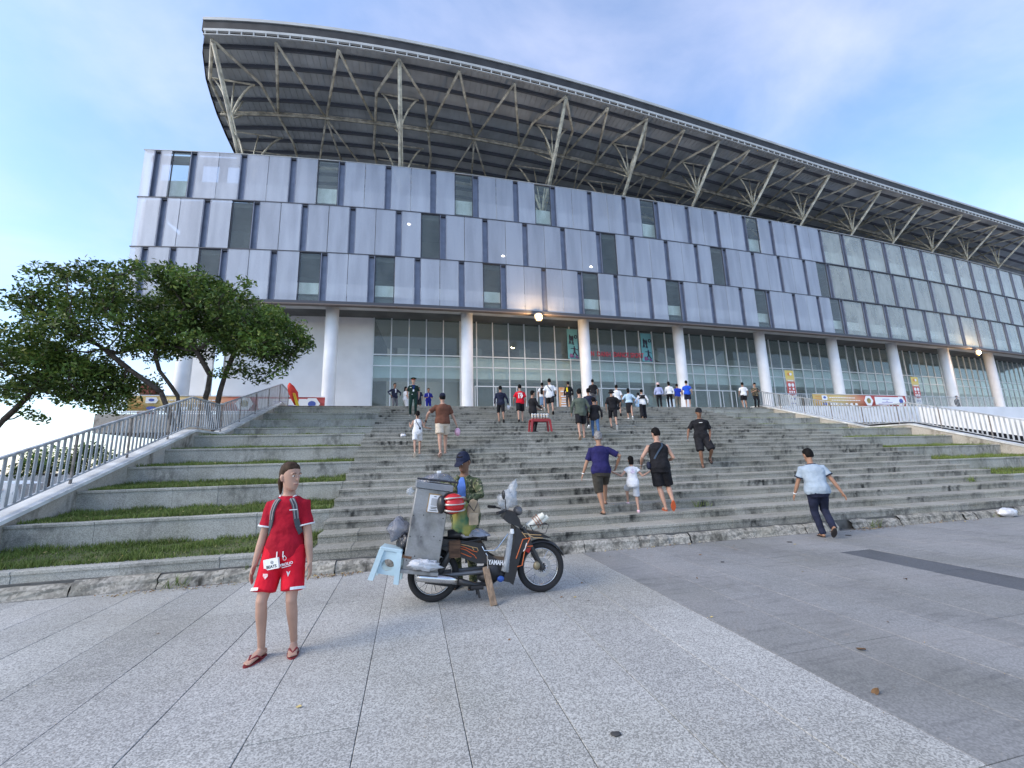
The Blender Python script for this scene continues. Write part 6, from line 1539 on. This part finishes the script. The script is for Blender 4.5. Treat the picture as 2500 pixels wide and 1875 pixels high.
person((4.50,7.98,hz(1)),-.30,1.14,'little girl in white shirt and pale shorts between the two men, arms held up',SK_L,C_HAIR,'bob',pelvis=(0,.04,.88),lean=.05,fl=(-.10,.46,.27),fr=(.10,-.02,.085),hl=(-.54,.14,1.20),hr=(.52,.12,1.18),epl=(-.2,-.5,-1),epr=(.2,-.5,-1),topm=C_WHT,sleeve=.35,hem=-.12,botm=cloth('pale grey shorts',(.50,.53,.58),.06),botlen=.95,shoe='clog',shoem=mat('pink clogs',(.70,.48,.55),rough=.5),vox=.014,w=.95,shw=.85,extra=kid_extra)
def tank_extra(c):
    m=cloth('slate strap',(.05,.075,.11)); strapband(c,[(.487,300),(.46,295)]+lerpath((.42,290),(.06,215),9),.035,.030,'strap',m); p,_=c['surf'](.02,math.radians(195),.06); b=MB(); b.ell(p,(.05,.07,.085)); sc_build(c,b,'shoulder_bag',C_NAVY,True)
    w_,d,pn,ac=c['hd'][0]; b=MB(); b.disc(w_-d*.01,d,.024,.032,.018,16); sc_build(c,b,'wristwatch',K_SIL,True)
person((5.13,7.98,hz(1)),-.38,1.72,'broad man in black sleeveless top and black shorts with a slate cross strap',SK_L,pelvis=(.02,0,.90),lean=.10,w=1.10,belly=.02,fl=(.06,-.04,.08),fr=(.18,-.20,.22),fpr=-.95,hl=(-.33,.16,.93),hr=(.26,.24,1.02),epl=(-.5,-1,0),epr=(.35,-1,0),head=(.4,-.28),topm=C_BLK,sleeve=-1,hem=-.14,botm=C_BLK,botlen=.92,legw=1.12,shoem=mat('orange slippers',(.62,.12,.04),rough=.6),vox=.012,extra=tank_extra)
# ---- man coming down in black
def bt_extra(c): b=MB(); b.box(-.045,.045,-.007,.007,0,.002); o=b.build('shirt_print',M_WPR,c['root']); o.matrix_local=on_trunk(c,.39,90,.040)
person((8.14,10.38,hz(6)),PI-.50,1.70,'man in black cap, black T-shirt and black shorts walking down the stairs',SK_D,pelvis=(0,-.02,.90),fl=(-.22,-.22,.30),fpl=-.8,fr=(.05,.04,.08),hl=(-.22,.06,.86),hr=(.38,.10,.88),epl=(-.6,-1,0),head=(.1,-.15),topm=C_BLK,sleeve=.80,hem=-.10,botm=C_BLK,botlen=1.0,legw=1.1,cap=('cap',C_BLK),vox=.013,w=1.05,extra=bt_extra)
# ---- man in brown and small girl in white
def brown_extra(c):
    w_,d,pn,ac=c['hd'][1]; b=MB(); p=w_+d*.10+Vector((0,0,-.13)); b.ell(p,(.085,.075,.12)); sc_build(c,b,'pink_bag',mat('pink plastic bag',(.62,.36,.46),rough=.35,var=.25,vscale=12,bump=.6,bscale=20,bdist=.03),True)
    w_,d,pn,ac=c['hd'][0]; b=MB(); b.disc(w_-d*.02,d,.024,.034,.03,16); sc_build(c,b,'wristwatch',C_BLK,True)
person((.90,12.22,hz(10)),.02,1.76,'man in brown T-shirt, beige shorts and dark cap leading a small girl up the stairs',SK_L,pelvis=(-.0,-.1,.89),lean=.05,w=1.10,fl=(-.08,-.36,-.02),fpl=-.5,fr=(.09,.02,.08),hl=(-.46,.05,.92),hr=(.40,-.02,.82),epl=(-.8,-.5,0),topm=cloth('brown tee',(.13,.055,.035),.12),sleeve=.70,hem=-.08,botm=cloth('beige shorts',(.58,.50,.40),.08),botlen=.80,legw=1.12,shoem=mat('pink beige slipper',(.5,.33,.28),rough=.6),cap=('cap',C_NAVY),vox=.013,group=STAIRG,extra=brown_extra)
def wg_extra(c):
    strapband(c,[(.49,235),(.44,245)]+lerpath((.40,250),(.16,300),6),.02,.028,'strap',C_BLK); p,_=c['surf'](.12,math.radians(300),.05); b=MB(); b.ell(p,(.04,.035,.05)); sc_build(c,b,'shoulder_bag',C_BLK,True)
person((.20,12.22,hz(10)),-.02,1.24,'small girl in white sleeveless top with dark braid, one hand raised',SK_L,C_HAIR,'pony',pelvis=(0,-.1,.88),fl=(-.09,-.42,.0),fpl=-.9,fr=(.09,.0,.085),hl=(-.30,.10,1.20),hr=(.46,.02,1.02),epl=(-.3,-.3,-1),epr=(.3,-.4,-1),topm=C_WHT,sleeve=-1,hem=-.12,botm=cloth('white shorts',(.66,.66,.66),.05),botlen=.80,shoem=mat('cream slipper',(.6,.5,.4),rough=.6),vox=.014,w=.98,shw=.86,legw=1.0,group=STAIRG,extra=wg_extra)
# ---- officer
C_ARMY=cloth('army green',(.012,.032,.024),.15)
def off_extra(c):
    for sg in (-1,1):
        M=on_trunk(c,.487,90-sg*78,.02); b=MB(); b.box(-.055,.055,-.02,.02,.0,.012); o=b.build('epaulette',M_WPR,c['root']); p=c['S']@(c['spine'](.475)+c['axes'](.47)[0]*sg*.13); o.location=p+Vector((0,0,.025)); 
    strapband(c,[(.50,75)]+lerpath((.46,80),(.26,90),4)+lerpath((.30,95),(.46,100),3)+[(.50,105)],.012,.03,'lanyard',C_BLUE); M=on_trunk(c,.22,90,.035); b=MB(); b.box(-.035,.035,-.05,.05,0,.004); o=b.build('id_card',M_WPR,c['root']); o.matrix_local=M
    M=on_trunk(c,.36,52,.032); b=MB(); b.box(-.04,.04,-.01,.01,0,.004); o=b.build('name_tag',M_WPR,c['root']); o.matrix_local=M
    M=on_trunk(c,.05,70,.035); b=MB(); b.ell((0,0,0),(.03,.03,.01)); o=b.build('belt_buckle',M_WPR,c['root']); o.matrix_local=M
    strapband(c,[(.05,a) for a in range(0,361,24)],.04,.027,'belt',C_BLK)
person((.11,19.9,hz(23)),PI+.04,1.78,'officer in dark green uniform and peaked cap with red band facing down the stairs',SK_L,pelvis=(0,0,.90),hl=(-.25,.05,.84),hr=(.25,.05,.84),fl=(-.11,.02,.08),fr=(.12,.0,.08),topm=C_ARMY,sleeve=.75,hem=.02,bot='trousers',botm=cloth('army trousers',(.012,.036,.028),.12),shoe='shoe',shoem=C_BLK,cap=('officer',C_ARMY),vox=.014,extra=off_extra,group=TOPG)
# ---- others on the upper flight, all seen from behind
def bag_hand(i,col,r=(.09,.07,.11)):
    def f(c): w_,d,pn,ac=c['hd'][i]; b=MB(); b.ell(w_+d*.08+Vector((0,0,-.10)),r); sc_build(c,b,'carried_bag',plastic('white carrier film',(.62,.62,.64),.15) if col is None else col,True)
    return f
def jersey(c):
    M=on_trunk(c,.24,270,.060); text_obj('number','19',.25,M_WPR,M,c['root'],.004,bold=.010); b=MB(); b.box(-.10,.10,-.020,.020,0,.004); o=b.build('name_print',M_WPR,c['root']); o.matrix_local=on_trunk(c,.385,270,.050)
K=dict(vox=.015,group=STAIRG)
UP=dict(fl=(-.09,0,.08),fr=(.10,-.30,.06),fpr=-.7)
UP2=dict(fr=(.09,0,.08),fl=(-.10,-.28,.06),fpl=-.7)
PL=mat('white carrier bag',(.62,.62,.64),rough=.35,var=.2,vscale=9,bump=.5,bscale=18,bdist=.03)
person((4.02,18.5,hz(20)),-0.11,1.66,'man in dark navy hooded jacket and black shorts carrying a white bag up the stairs',SK_M,hl=(-.27,.06,.85),hr=(.36,.05,.86),topm=C_NAVY,sleeve=1.9,hem=-.12,botm=C_BLK,botlen=1.1,extra=bag_hand(1,PL),**UP,**K)
person((4.95,18.5,hz(20)),-0.20,1.74,'person in red football shirt with white number 19 and black shorts climbing the stairs',SK_L,hl=(-.30,.08,.86),hr=(.26,.06,.84),topm=cloth('red 19 shirt',(.60,.01,.025),.08),sleeve=.75,botm=C_BLK,botlen=.95,extra=jersey,**UP2,**K)
person((7.02,21.45,hz(26)),-0.34,1.52,'woman with black backpack, white top and denim skirt near the top of the stairs',SK_L,C_HAIR,'pony',topm=C_WHT,sleeve=.7,bot='skirt',botm=cloth('denim',(.12,.19,.30),.12),botlen=1.35,shoe='shoe',shoem=M_WPR,extra=backpack(K_BAGB),**UP,**K)
person((7.12,20.5,hz(24)),-0.25,1.86,'tall man in loose white T-shirt and black shorts with black cross strap',SK_L,w=1.08,hl=(-.30,.05,.86),hr=(.30,.1,.88),topm=C_WHT,sleeve=.85,hem=-.14,botm=C_BLK,botlen=.9,shoem=C_BLK,extra=crossbody(1,C_BLK,K_BAGB),**UP,**K)
person((5.85,13.65,hz(13)),-0.25,1.76,'man in olive green shirt jacket and black shorts climbing barefoot in sandals',SK_L,w=1.08,hl=(-.30,.06,.86),hr=(.30,.06,.86),topm=cloth('olive jacket',(.085,.105,.085),.14),sleeve=1.85,hem=-.14,botm=C_BLK,botlen=.92,shoe='flip',shoem=mat('tan slipper',(.33,.22,.15),rough=.7),**UP2,**K)
person((7.72,17.0,hz(17)),-0.32,1.78,'man in navy T-shirt with pale trousers climbing behind the hooded child',SK_M,hl=(-.26,.06,.86),hr=(.34,.08,.92),topm=C_NAVY,sleeve=.85,bot='trousers',botm=C_BLK,shoe='shoe',shoem=M_WPR,extra=bag_hand(1,PL,(.07,.06,.09)),**UP2,**K)
person((6.40,13.68,hz(13)),-0.31,1.46,'youngster in black hooded jacket and blue jeans climbing beside the olive jacket',SK_M,hl=(-.26,.06,.84),hr=(.30,.04,.86),w=1.06,topm=C_BLK,sleeve=1.9,hem=-.16,bot='jeans',botm=cloth('blue jeans',(.06,.12,.24),.2),shoe='shoe',shoem=C_BLK,**UP,**K)
person((8.85,17.0,hz(17)),-0.34,1.74,'person in black bucket hat, black T-shirt and black shorts with a black shoulder bag',SK_L,w=1.06,hl=(-.26,.05,.85),hr=(.36,.12,.95),topm=C_BLK,sleeve=.95,hem=-.14,botm=C_BLK,botlen=1.05,shoe='shoe',shoem=C_BLK,cap=('bucket',C_BLK),extra=crossbody(1,C_BLK,K_BAGB,(.11,.06,.09)),**UP,**K)
person((10.73,20.0,hz(23)),-0.37,1.64,'man in white T-shirt half hidden behind the bucket hat',SK_L,topm=C_WHT,sleeve=.8,botm=C_BLK,botlen=1.0,**UP,**K)
person((10.84,19.0,hz(21)),-0.39,1.58,'woman in pale blue blouse, black skirt and white socks climbing',SK_L,C_HAIR,'bob',hl=(-.30,.12,1.0),hr=(.30,.12,1.0),topm=cloth('pale blue blouse',(.42,.56,.68),.08),sleeve=1.1,hem=.0,bot='skirt',botm=C_BLK,botlen=1.25,shoe='shoe',shoem=M_WPR,**UP,**K)
person((11.6,19.0,hz(21)),-0.38,1.54,'woman in white shirt with black vest and wide black trousers climbing',SK_L,C_HAIR,'bun',hl=(-.30,.05,.86),hr=(.32,.08,.90),topm=C_WHT,sleeve=1.85,bot='wide',botm=C_BLK,shoe='flip',shoem=mat('tan slipper',(.33,.22,.15)),extra=lambda c:strapband(c,[(.36,a) for a in range(170,371,20)],.22,.026,'vest',C_BLK),**UP2,**K)
# ---- drink seller and his table on the landing
person((4.42,14.75,hz(15)),-PI/2+.35,1.56,'boy in black tracksuit with grey sleeve stripes standing behind the red drinks table',SK_M,hl=(-.16,.34,1.0),hr=(.22,.30,.98),topm=C_BLK,sleeve=1.9,hem=-.12,bot='trousers',botm=C_BLK,shoe='shoe',shoem=C_BLK,vox=.014,extra=lambda c:[strapband(c,[(.40,a0),(.30,a0),(.2,a0)],.03,.03,'side_stripe',cloth('grey stripe',(.3,.3,.32))) for a0 in (180,)])
tb=empty('plastic_table',(4.62,14.55,hz(15)),0,'small red plastic table set on the landing edge of the stairs','table'); TR=mat('red plastic table',(.33,.025,.03),rough=.4)
b=MB(); b.cbox(-.36,.36,-.18,.18,.425,.465,.012); b.build('tabletop',TR,tb)
b=MB(); b.box(-.34,.34,-.175,-.16,.37,.424); b.box(-.34,.34,.16,.175,.37,.424); b.build('apron',TR,tb)
for sx in (-1,1):
    for sy in (-1,1): b=MB(); b.loft([[Vector((sx*(x)+dx*w_,sy*y+dy*w_,z)) for dx,dy in ((-1,-1),(1,-1),(1,1),(-1,1))] for x,y,z,w_ in ((.38,.19,0,.028),(.335,.155,.42,.034))]); b.build('leg',TR,tb)
mcup=mat('clear drink cup',(.55,.62,.60),rough=.15,col2=(.42,.22,.08),vscale=14); mlid=mat('cup lid',(.7,.74,.76),rough=.3)
for i in range(12):
    x=-.30+.055*i+(.02 if i>5 else 0)+rnd.uniform(-.008,.008); y=-.05+.08*(i%2)
    e=empty('drink_cup',(4.62+x,14.55+y,hz(15)+.466),0,'plastic cup of iced drink in the row on the red table','cup','drink cups on the red table'); b=MB(); b.tube([(0,0,0),(0,0,.17)],[.032,.043],10); b.build('cup',mcup,e,smooth=True); b=MB(); b.tube([(0,0,.171),(0,0,.20)],[.045,.02],10); b.build('lid',mlid,e)
# ---- people on the platform
T=dict(vox=.016,group=TOPG)
person((-.93,25.0,PZ),PI+.5,1.70,'man in navy tracksuit jacket and grey trousers standing hands on hips by the glass',SK_D,hl=(-.30,.10,.98),hr=(.30,.10,.98),epl=(-1,-.3,0),epr=(1,-.3,0),topm=C_NAVY,sleeve=1.8,bot='trousers',botm=cloth('grey trousers',(.12,.12,.13)),shoe='shoe',extra=lambda c:strapband(c,[(.48,90),(.4,90),(.25,90)],.07,.03,'white_shirt',C_WHT),**T)
person((-.32,25.2,PZ),PI/2*-1+.3,1.55,'woman in white top and white trousers standing in profile left of the officer',SK_L,C_HAIR,'long',hl=(-.15,.25,1.0),hr=(.15,.25,1.0),topm=C_WHT,sleeve=.7,hem=-.14,bot='trousers',botm=C_WHT,**T)
person((.45,24.6,PZ),PI,1.42,'youngster in dark blue standing behind the officer',SK_M,topm=C_NAVY,sleeve=.8,botm=C_BLK,botlen=1.0,**T)
person((1.06,25.9,PZ),PI+.1,1.60,'man in royal blue sports vest over dark shirt standing right of the officer',SK_D,hl=(-.16,.26,1.05),hr=(.16,.26,1.05),topm=cloth('deep blue',(.015,.02,.20)),sleeve=.8,bot='trousers',botm=cloth('deep blue',(.015,.02,.20)),extra=lambda c:strapband(c,lerpath((.46,80),(.22,90),4),.02,.03,'lanyard',M_WPR),**T)
person((9.25,23.2,PZ),-0.18,1.65,'person in black and yellow jacket walking towards the doors',SK_M,cap=('cap',C_BLK),topm=C_BLK,sleeve=1.9,bot='trousers',botm=cloth('charcoal trousers',(.06,.055,.055)),shoe='shoe',extra=lambda c:[strapband(c,[(.42,a),(.30,a),(.16,a)],.10,.028,'yellow_panel',cloth('yellow panel',(.75,.60,.03))) for a in (235,)],**T)
person((10.63,22.7,PZ),-0.33,1.72,'man in black T-shirt standing in front of the third white column',SK_M,topm=C_BLK,sleeve=.8,bot='trousers',botm=cloth('grey trousers',(.12,.12,.13)),shoe='shoe',**T)
person((15.0,22.6,PZ),-0.39,1.58,'woman in pink sun hat, lavender top and black trousers seen from behind',SK_L,C_HAIR,'long',topm=cloth('lavender',(.34,.38,.58),.08),sleeve=1.7,hem=-.02,bot='trousers',botm=C_BLK,cap=('bucket',cloth('pink hat',(.62,.45,.42))),**T)
person((15.75,22.6,PZ),-0.46,1.65,'person in white long-sleeved shirt and black trousers right of the pink hat',SK_L,C_HAIR,'bob',topm=C_WHT,sleeve=1.8,hem=-.02,bot='trousers',botm=C_BLK,**T)
person((16.55,22.9,PZ),-0.57,1.58,'man in dark royal blue polo and khaki trousers beside the fourth column',SK_M,topm=C_BLUE,sleeve=.75,bot='trousers',botm=cloth('khaki',(.28,.25,.20)),shoe='shoe',**T)
person((16.95,22.5,PZ),-0.73,1.72,'man in bright blue T-shirt and navy shorts stepping onto the platform by the fourth column',SK_L,hl=(-.26,.06,.86),hr=(.30,.02,.86),topm=cloth('bright blue',(.02,.09,.55),.1),sleeve=.7,botm=C_NAVY,botlen=.85,**T)
person((21.2,22.5,PZ),-0.42,1.68,'man in white T-shirt and black shorts near the start of the right railing',SK_M,hl=(-.28,.05,.86),topm=C_WHT,sleeve=.7,botm=C_BLK,botlen=.85,**T)
person((22.25,22.62,PZ),PI-.35,1.68,'person in black patterned shirt looking down at a phone by the right railing',SK_L,head=(.2,-.6),hl=(-.12,.24,1.15),hr=(.12,.24,1.15),topm=cloth('black pattern shirt',(.02,.02,.025),col2=(.25,.20,.12)),sleeve=.75,bot='trousers',botm=C_BLK,extra=lambda c:sc_build(c,MB().box(-.035,.035,.34,.35,1.16,1.30),'phone',K_BLK),**T)
person((46.2,25.6,PZ),PI,1.5,'small figure in black jacket standing far right behind the railing',SK_M,topm=C_BLK,sleeve=1.9,bot='trousers',botm=C_BLK,shoe='shoe',vox=.02,group=TOPG)
# two people sitting on the top step
SIT=dict(pelvis=(0,0,.22),fl=(-.12,.42,-.06),fr=(.12,.42,-.06),hl=(-.2,.35,.42),hr=(.2,.35,.42),bot='trousers',vox=.016)
person((12.2,23.0,PZ),-0.17,1.62,'person in white shirt sitting on the platform behind the pale blue blouse',SK_L,topm=C_WHT,sleeve=.8,botm=C_BLK,group='people sitting at the stair head',**SIT)
person((13.75,22.95,PZ),-0.70,1.62,'person in light blue shirt sitting on the platform left of the pink hat',SK_L,topm=cloth('light blue',(.25,.42,.66),.1),sleeve=1.6,botm=cloth('light blue',(.25,.42,.66)),group='people sitting at the stair head',**SIT)
# people in the yard beyond the left railing
for i,(x,y,col,lab) in enumerate(((-13.2,18.3,C_RED,'person in red shirt in the yard seen between the left railing bars'),(-13.9,18.0,cloth('pinkish shirt',(.45,.22,.2)),'person in pinkish shirt in the yard beside the red shirt'),(-14.9,18.4,C_NAVY,'person in navy shirt in the yard at the left picture edge'),(-12.4,18.9,C_WHT,'person in white shirt in the yard, rightmost of the four beyond the railing'))):
    person((x,y,-1.2),PI+.4*i,1.62+.03*i,lab,SK_M,topm=col,sleeve=.7,botm=C_BLK,botlen=1.0,vox=.02,group='people in the yard beyond the railing')
# ------------------------------------------------------------------ litter and fallen leaves
ML=mat('dry leaf',(.22,.12,.05),rough=.9,rand=.5,var=.2,vscale=20); MLY=mat('yellow leaf',(.48,.38,.16),rough=.9,rand=.3)
lm=[]
for k in range(3):
    b=MB(); L=.045+.012*k; n_=5; vs=[]
    for i in range(n_+1):
        t=i/n_; wd=L*.32*math.sin(math.pi*min(1,t*.95+.03)); z=.004+.010*math.sin(t*2.5+k)*(1+.3*k); vs += [(t*L-L/2,-wd,z+.006),(t*L-L/2,0,z),(t*L-L/2,wd,z+.007)]
    f=[]
    for i in range(n_): a=3*i; f += [(a,a+1,a+4,a+3),(a+1,a+2,a+5,a+4)]
    b.add(vs,f); lm.append((b.mesh('fallen_leaf',ML),b.mesh('fallen_leaf',MLY)))
def leaf(x,y,z,yel=False,s=1.0,group='fallen leaves on the paving'):
    o=mesh_obj('fallen_leaf',rnd.choice(lm)[1 if yel else 0]); o.location=(x,y,z); o.rotation_euler=(rnd.uniform(-.2,.2),rnd.uniform(-.2,.2),rnd.uniform(0,6.28)); o.scale=(s,s,s); return tag(o,None,'leaf',group)
for x,y,s_,yl,lb in ((3.05,2.45,.95,0,'dry brown leaf lying just right of the light and dark paving edge'),(1.45,1.95,1.2,1,'tan leaf lying on the light paving at the bottom of the picture'),(3.6,2.95,1.1,0,'small brown leaf lying on the dark paving nearest the long light edge'),(6.0,4.2,1.1,0,'brown leaf lying on the dark paving left of the charcoal strip')): tag(leaf(x,y,.001,yl,s_),lb)
b=MB()
for x,y in ((2.95,3.9),(.9,4.0),(-.7,3.4),(4.4,3.3),(5.2,4.9),(2.2,5.4),(1.2,6.1),(-2.4,5.2),(3.7,5.1),(4.6,6.2),(6.6,6.3),(1.9,4.9),(1.75,4.95),(2.0,4.75),(3.2,6.6),(5.6,6.6),(7.4,6.4),(.4,5.0),(1.1,4.7)):
    a=rnd.uniform(0,6.28); L=rnd.uniform(.015,.03); u=Vector((math.cos(a),math.sin(a),.15))*L; v=Vector((-math.sin(a),math.cos(a),.1))*L*.5; p=Vector((x,y,.006)); b.m=rnd.choice((0,1)); b.add([p-u,p+v+Vector((0,0,.006)),p+u,p-v],[(0,1,2,3)])
def pile(cx,cy,n_,sx,sy,z=0.0):
    for i in range(n_):
        x=cx+rnd.gauss(0,sx); y=min(7.05,cy+rnd.gauss(0,sy)); L=rnd.uniform(.025,.05); a=rnd.uniform(0,6.28); u=Vector((math.cos(a),math.sin(a),rnd.uniform(-.4,.4)))*L*.5; v=Vector((-math.sin(a),math.cos(a),rnd.uniform(-.4,.4)))*L*.22; p=Vector((x,y,z+rnd.uniform(.004,.022))); b.m=rnd.choice((0,0,1)); b.add([p-u,p+v+Vector((0,0,.006)),p+u,p-v],[(0,1,2,3)])
pile(-1.05,6.93,150,.22,.05); pile(-2.75,6.9,60,.25,.05); pile(9.3,6.95,110,.4,.05); pile(4.3,6.95,40,.7,.05); pile(11.5,6.95,40,.7,.05); pile(-3.6,6.9,40,.2,.06)
for k in (0,3,6,9,12):
    Y,z=step(k); 
    for i in range(9): b.m=1; x=rnd.uniform(XL+.3,XA-.2); y=Y+rnd.uniform(.35,1.3); p=Vector((x,y,z+.06)); a=rnd.uniform(0,6.28); u=Vector((math.cos(a),math.sin(a),.2))*.03; v=Vector((-math.sin(a),math.cos(a),.2))*.016; b.add([p-u,p+v,p+u,p-v],[(0,1,2,3)])
b.build('leaf_litter',[ML,MLY],None,kind='stuff')
MDK=mat('dark smudge litter',(.05,.05,.05),rough=.9)
for x,y,s in ((.55,1.93,.05),(1.2,2.55,.035),(-.66,2.3,.045),(6.7,6.5,.05),(8.2,6.6,.06),(4.6,5.7,.03)):
    o=crumple('scrap',(x,y,.004),(s,s*.7,.006),MDK,None,None,x,n=10,mm=5,amp=.4); o['kind']='stuff'
crumple('white_bag',(13.45,7.0,.09),(.24,.13,.10),PL,'white carrier bag lying at the foot of the stairs far right','bag',2.7,amp=.3)
crumple('white_scrap',(-.23,14.0,step(14)[1]+.05),(.08,.06,.06),PL,'crumpled white scrap lying on the stairs left of the small girl','scrap',6.7,amp=.5)
crumple('white_scrap',(.02,9.35,step(4)[1]+.07),(.07,.05,.08),K_PLA,'clear plastic cup lying on the stairs left of the vending box','cup',7.7,amp=.4)
bake_all()
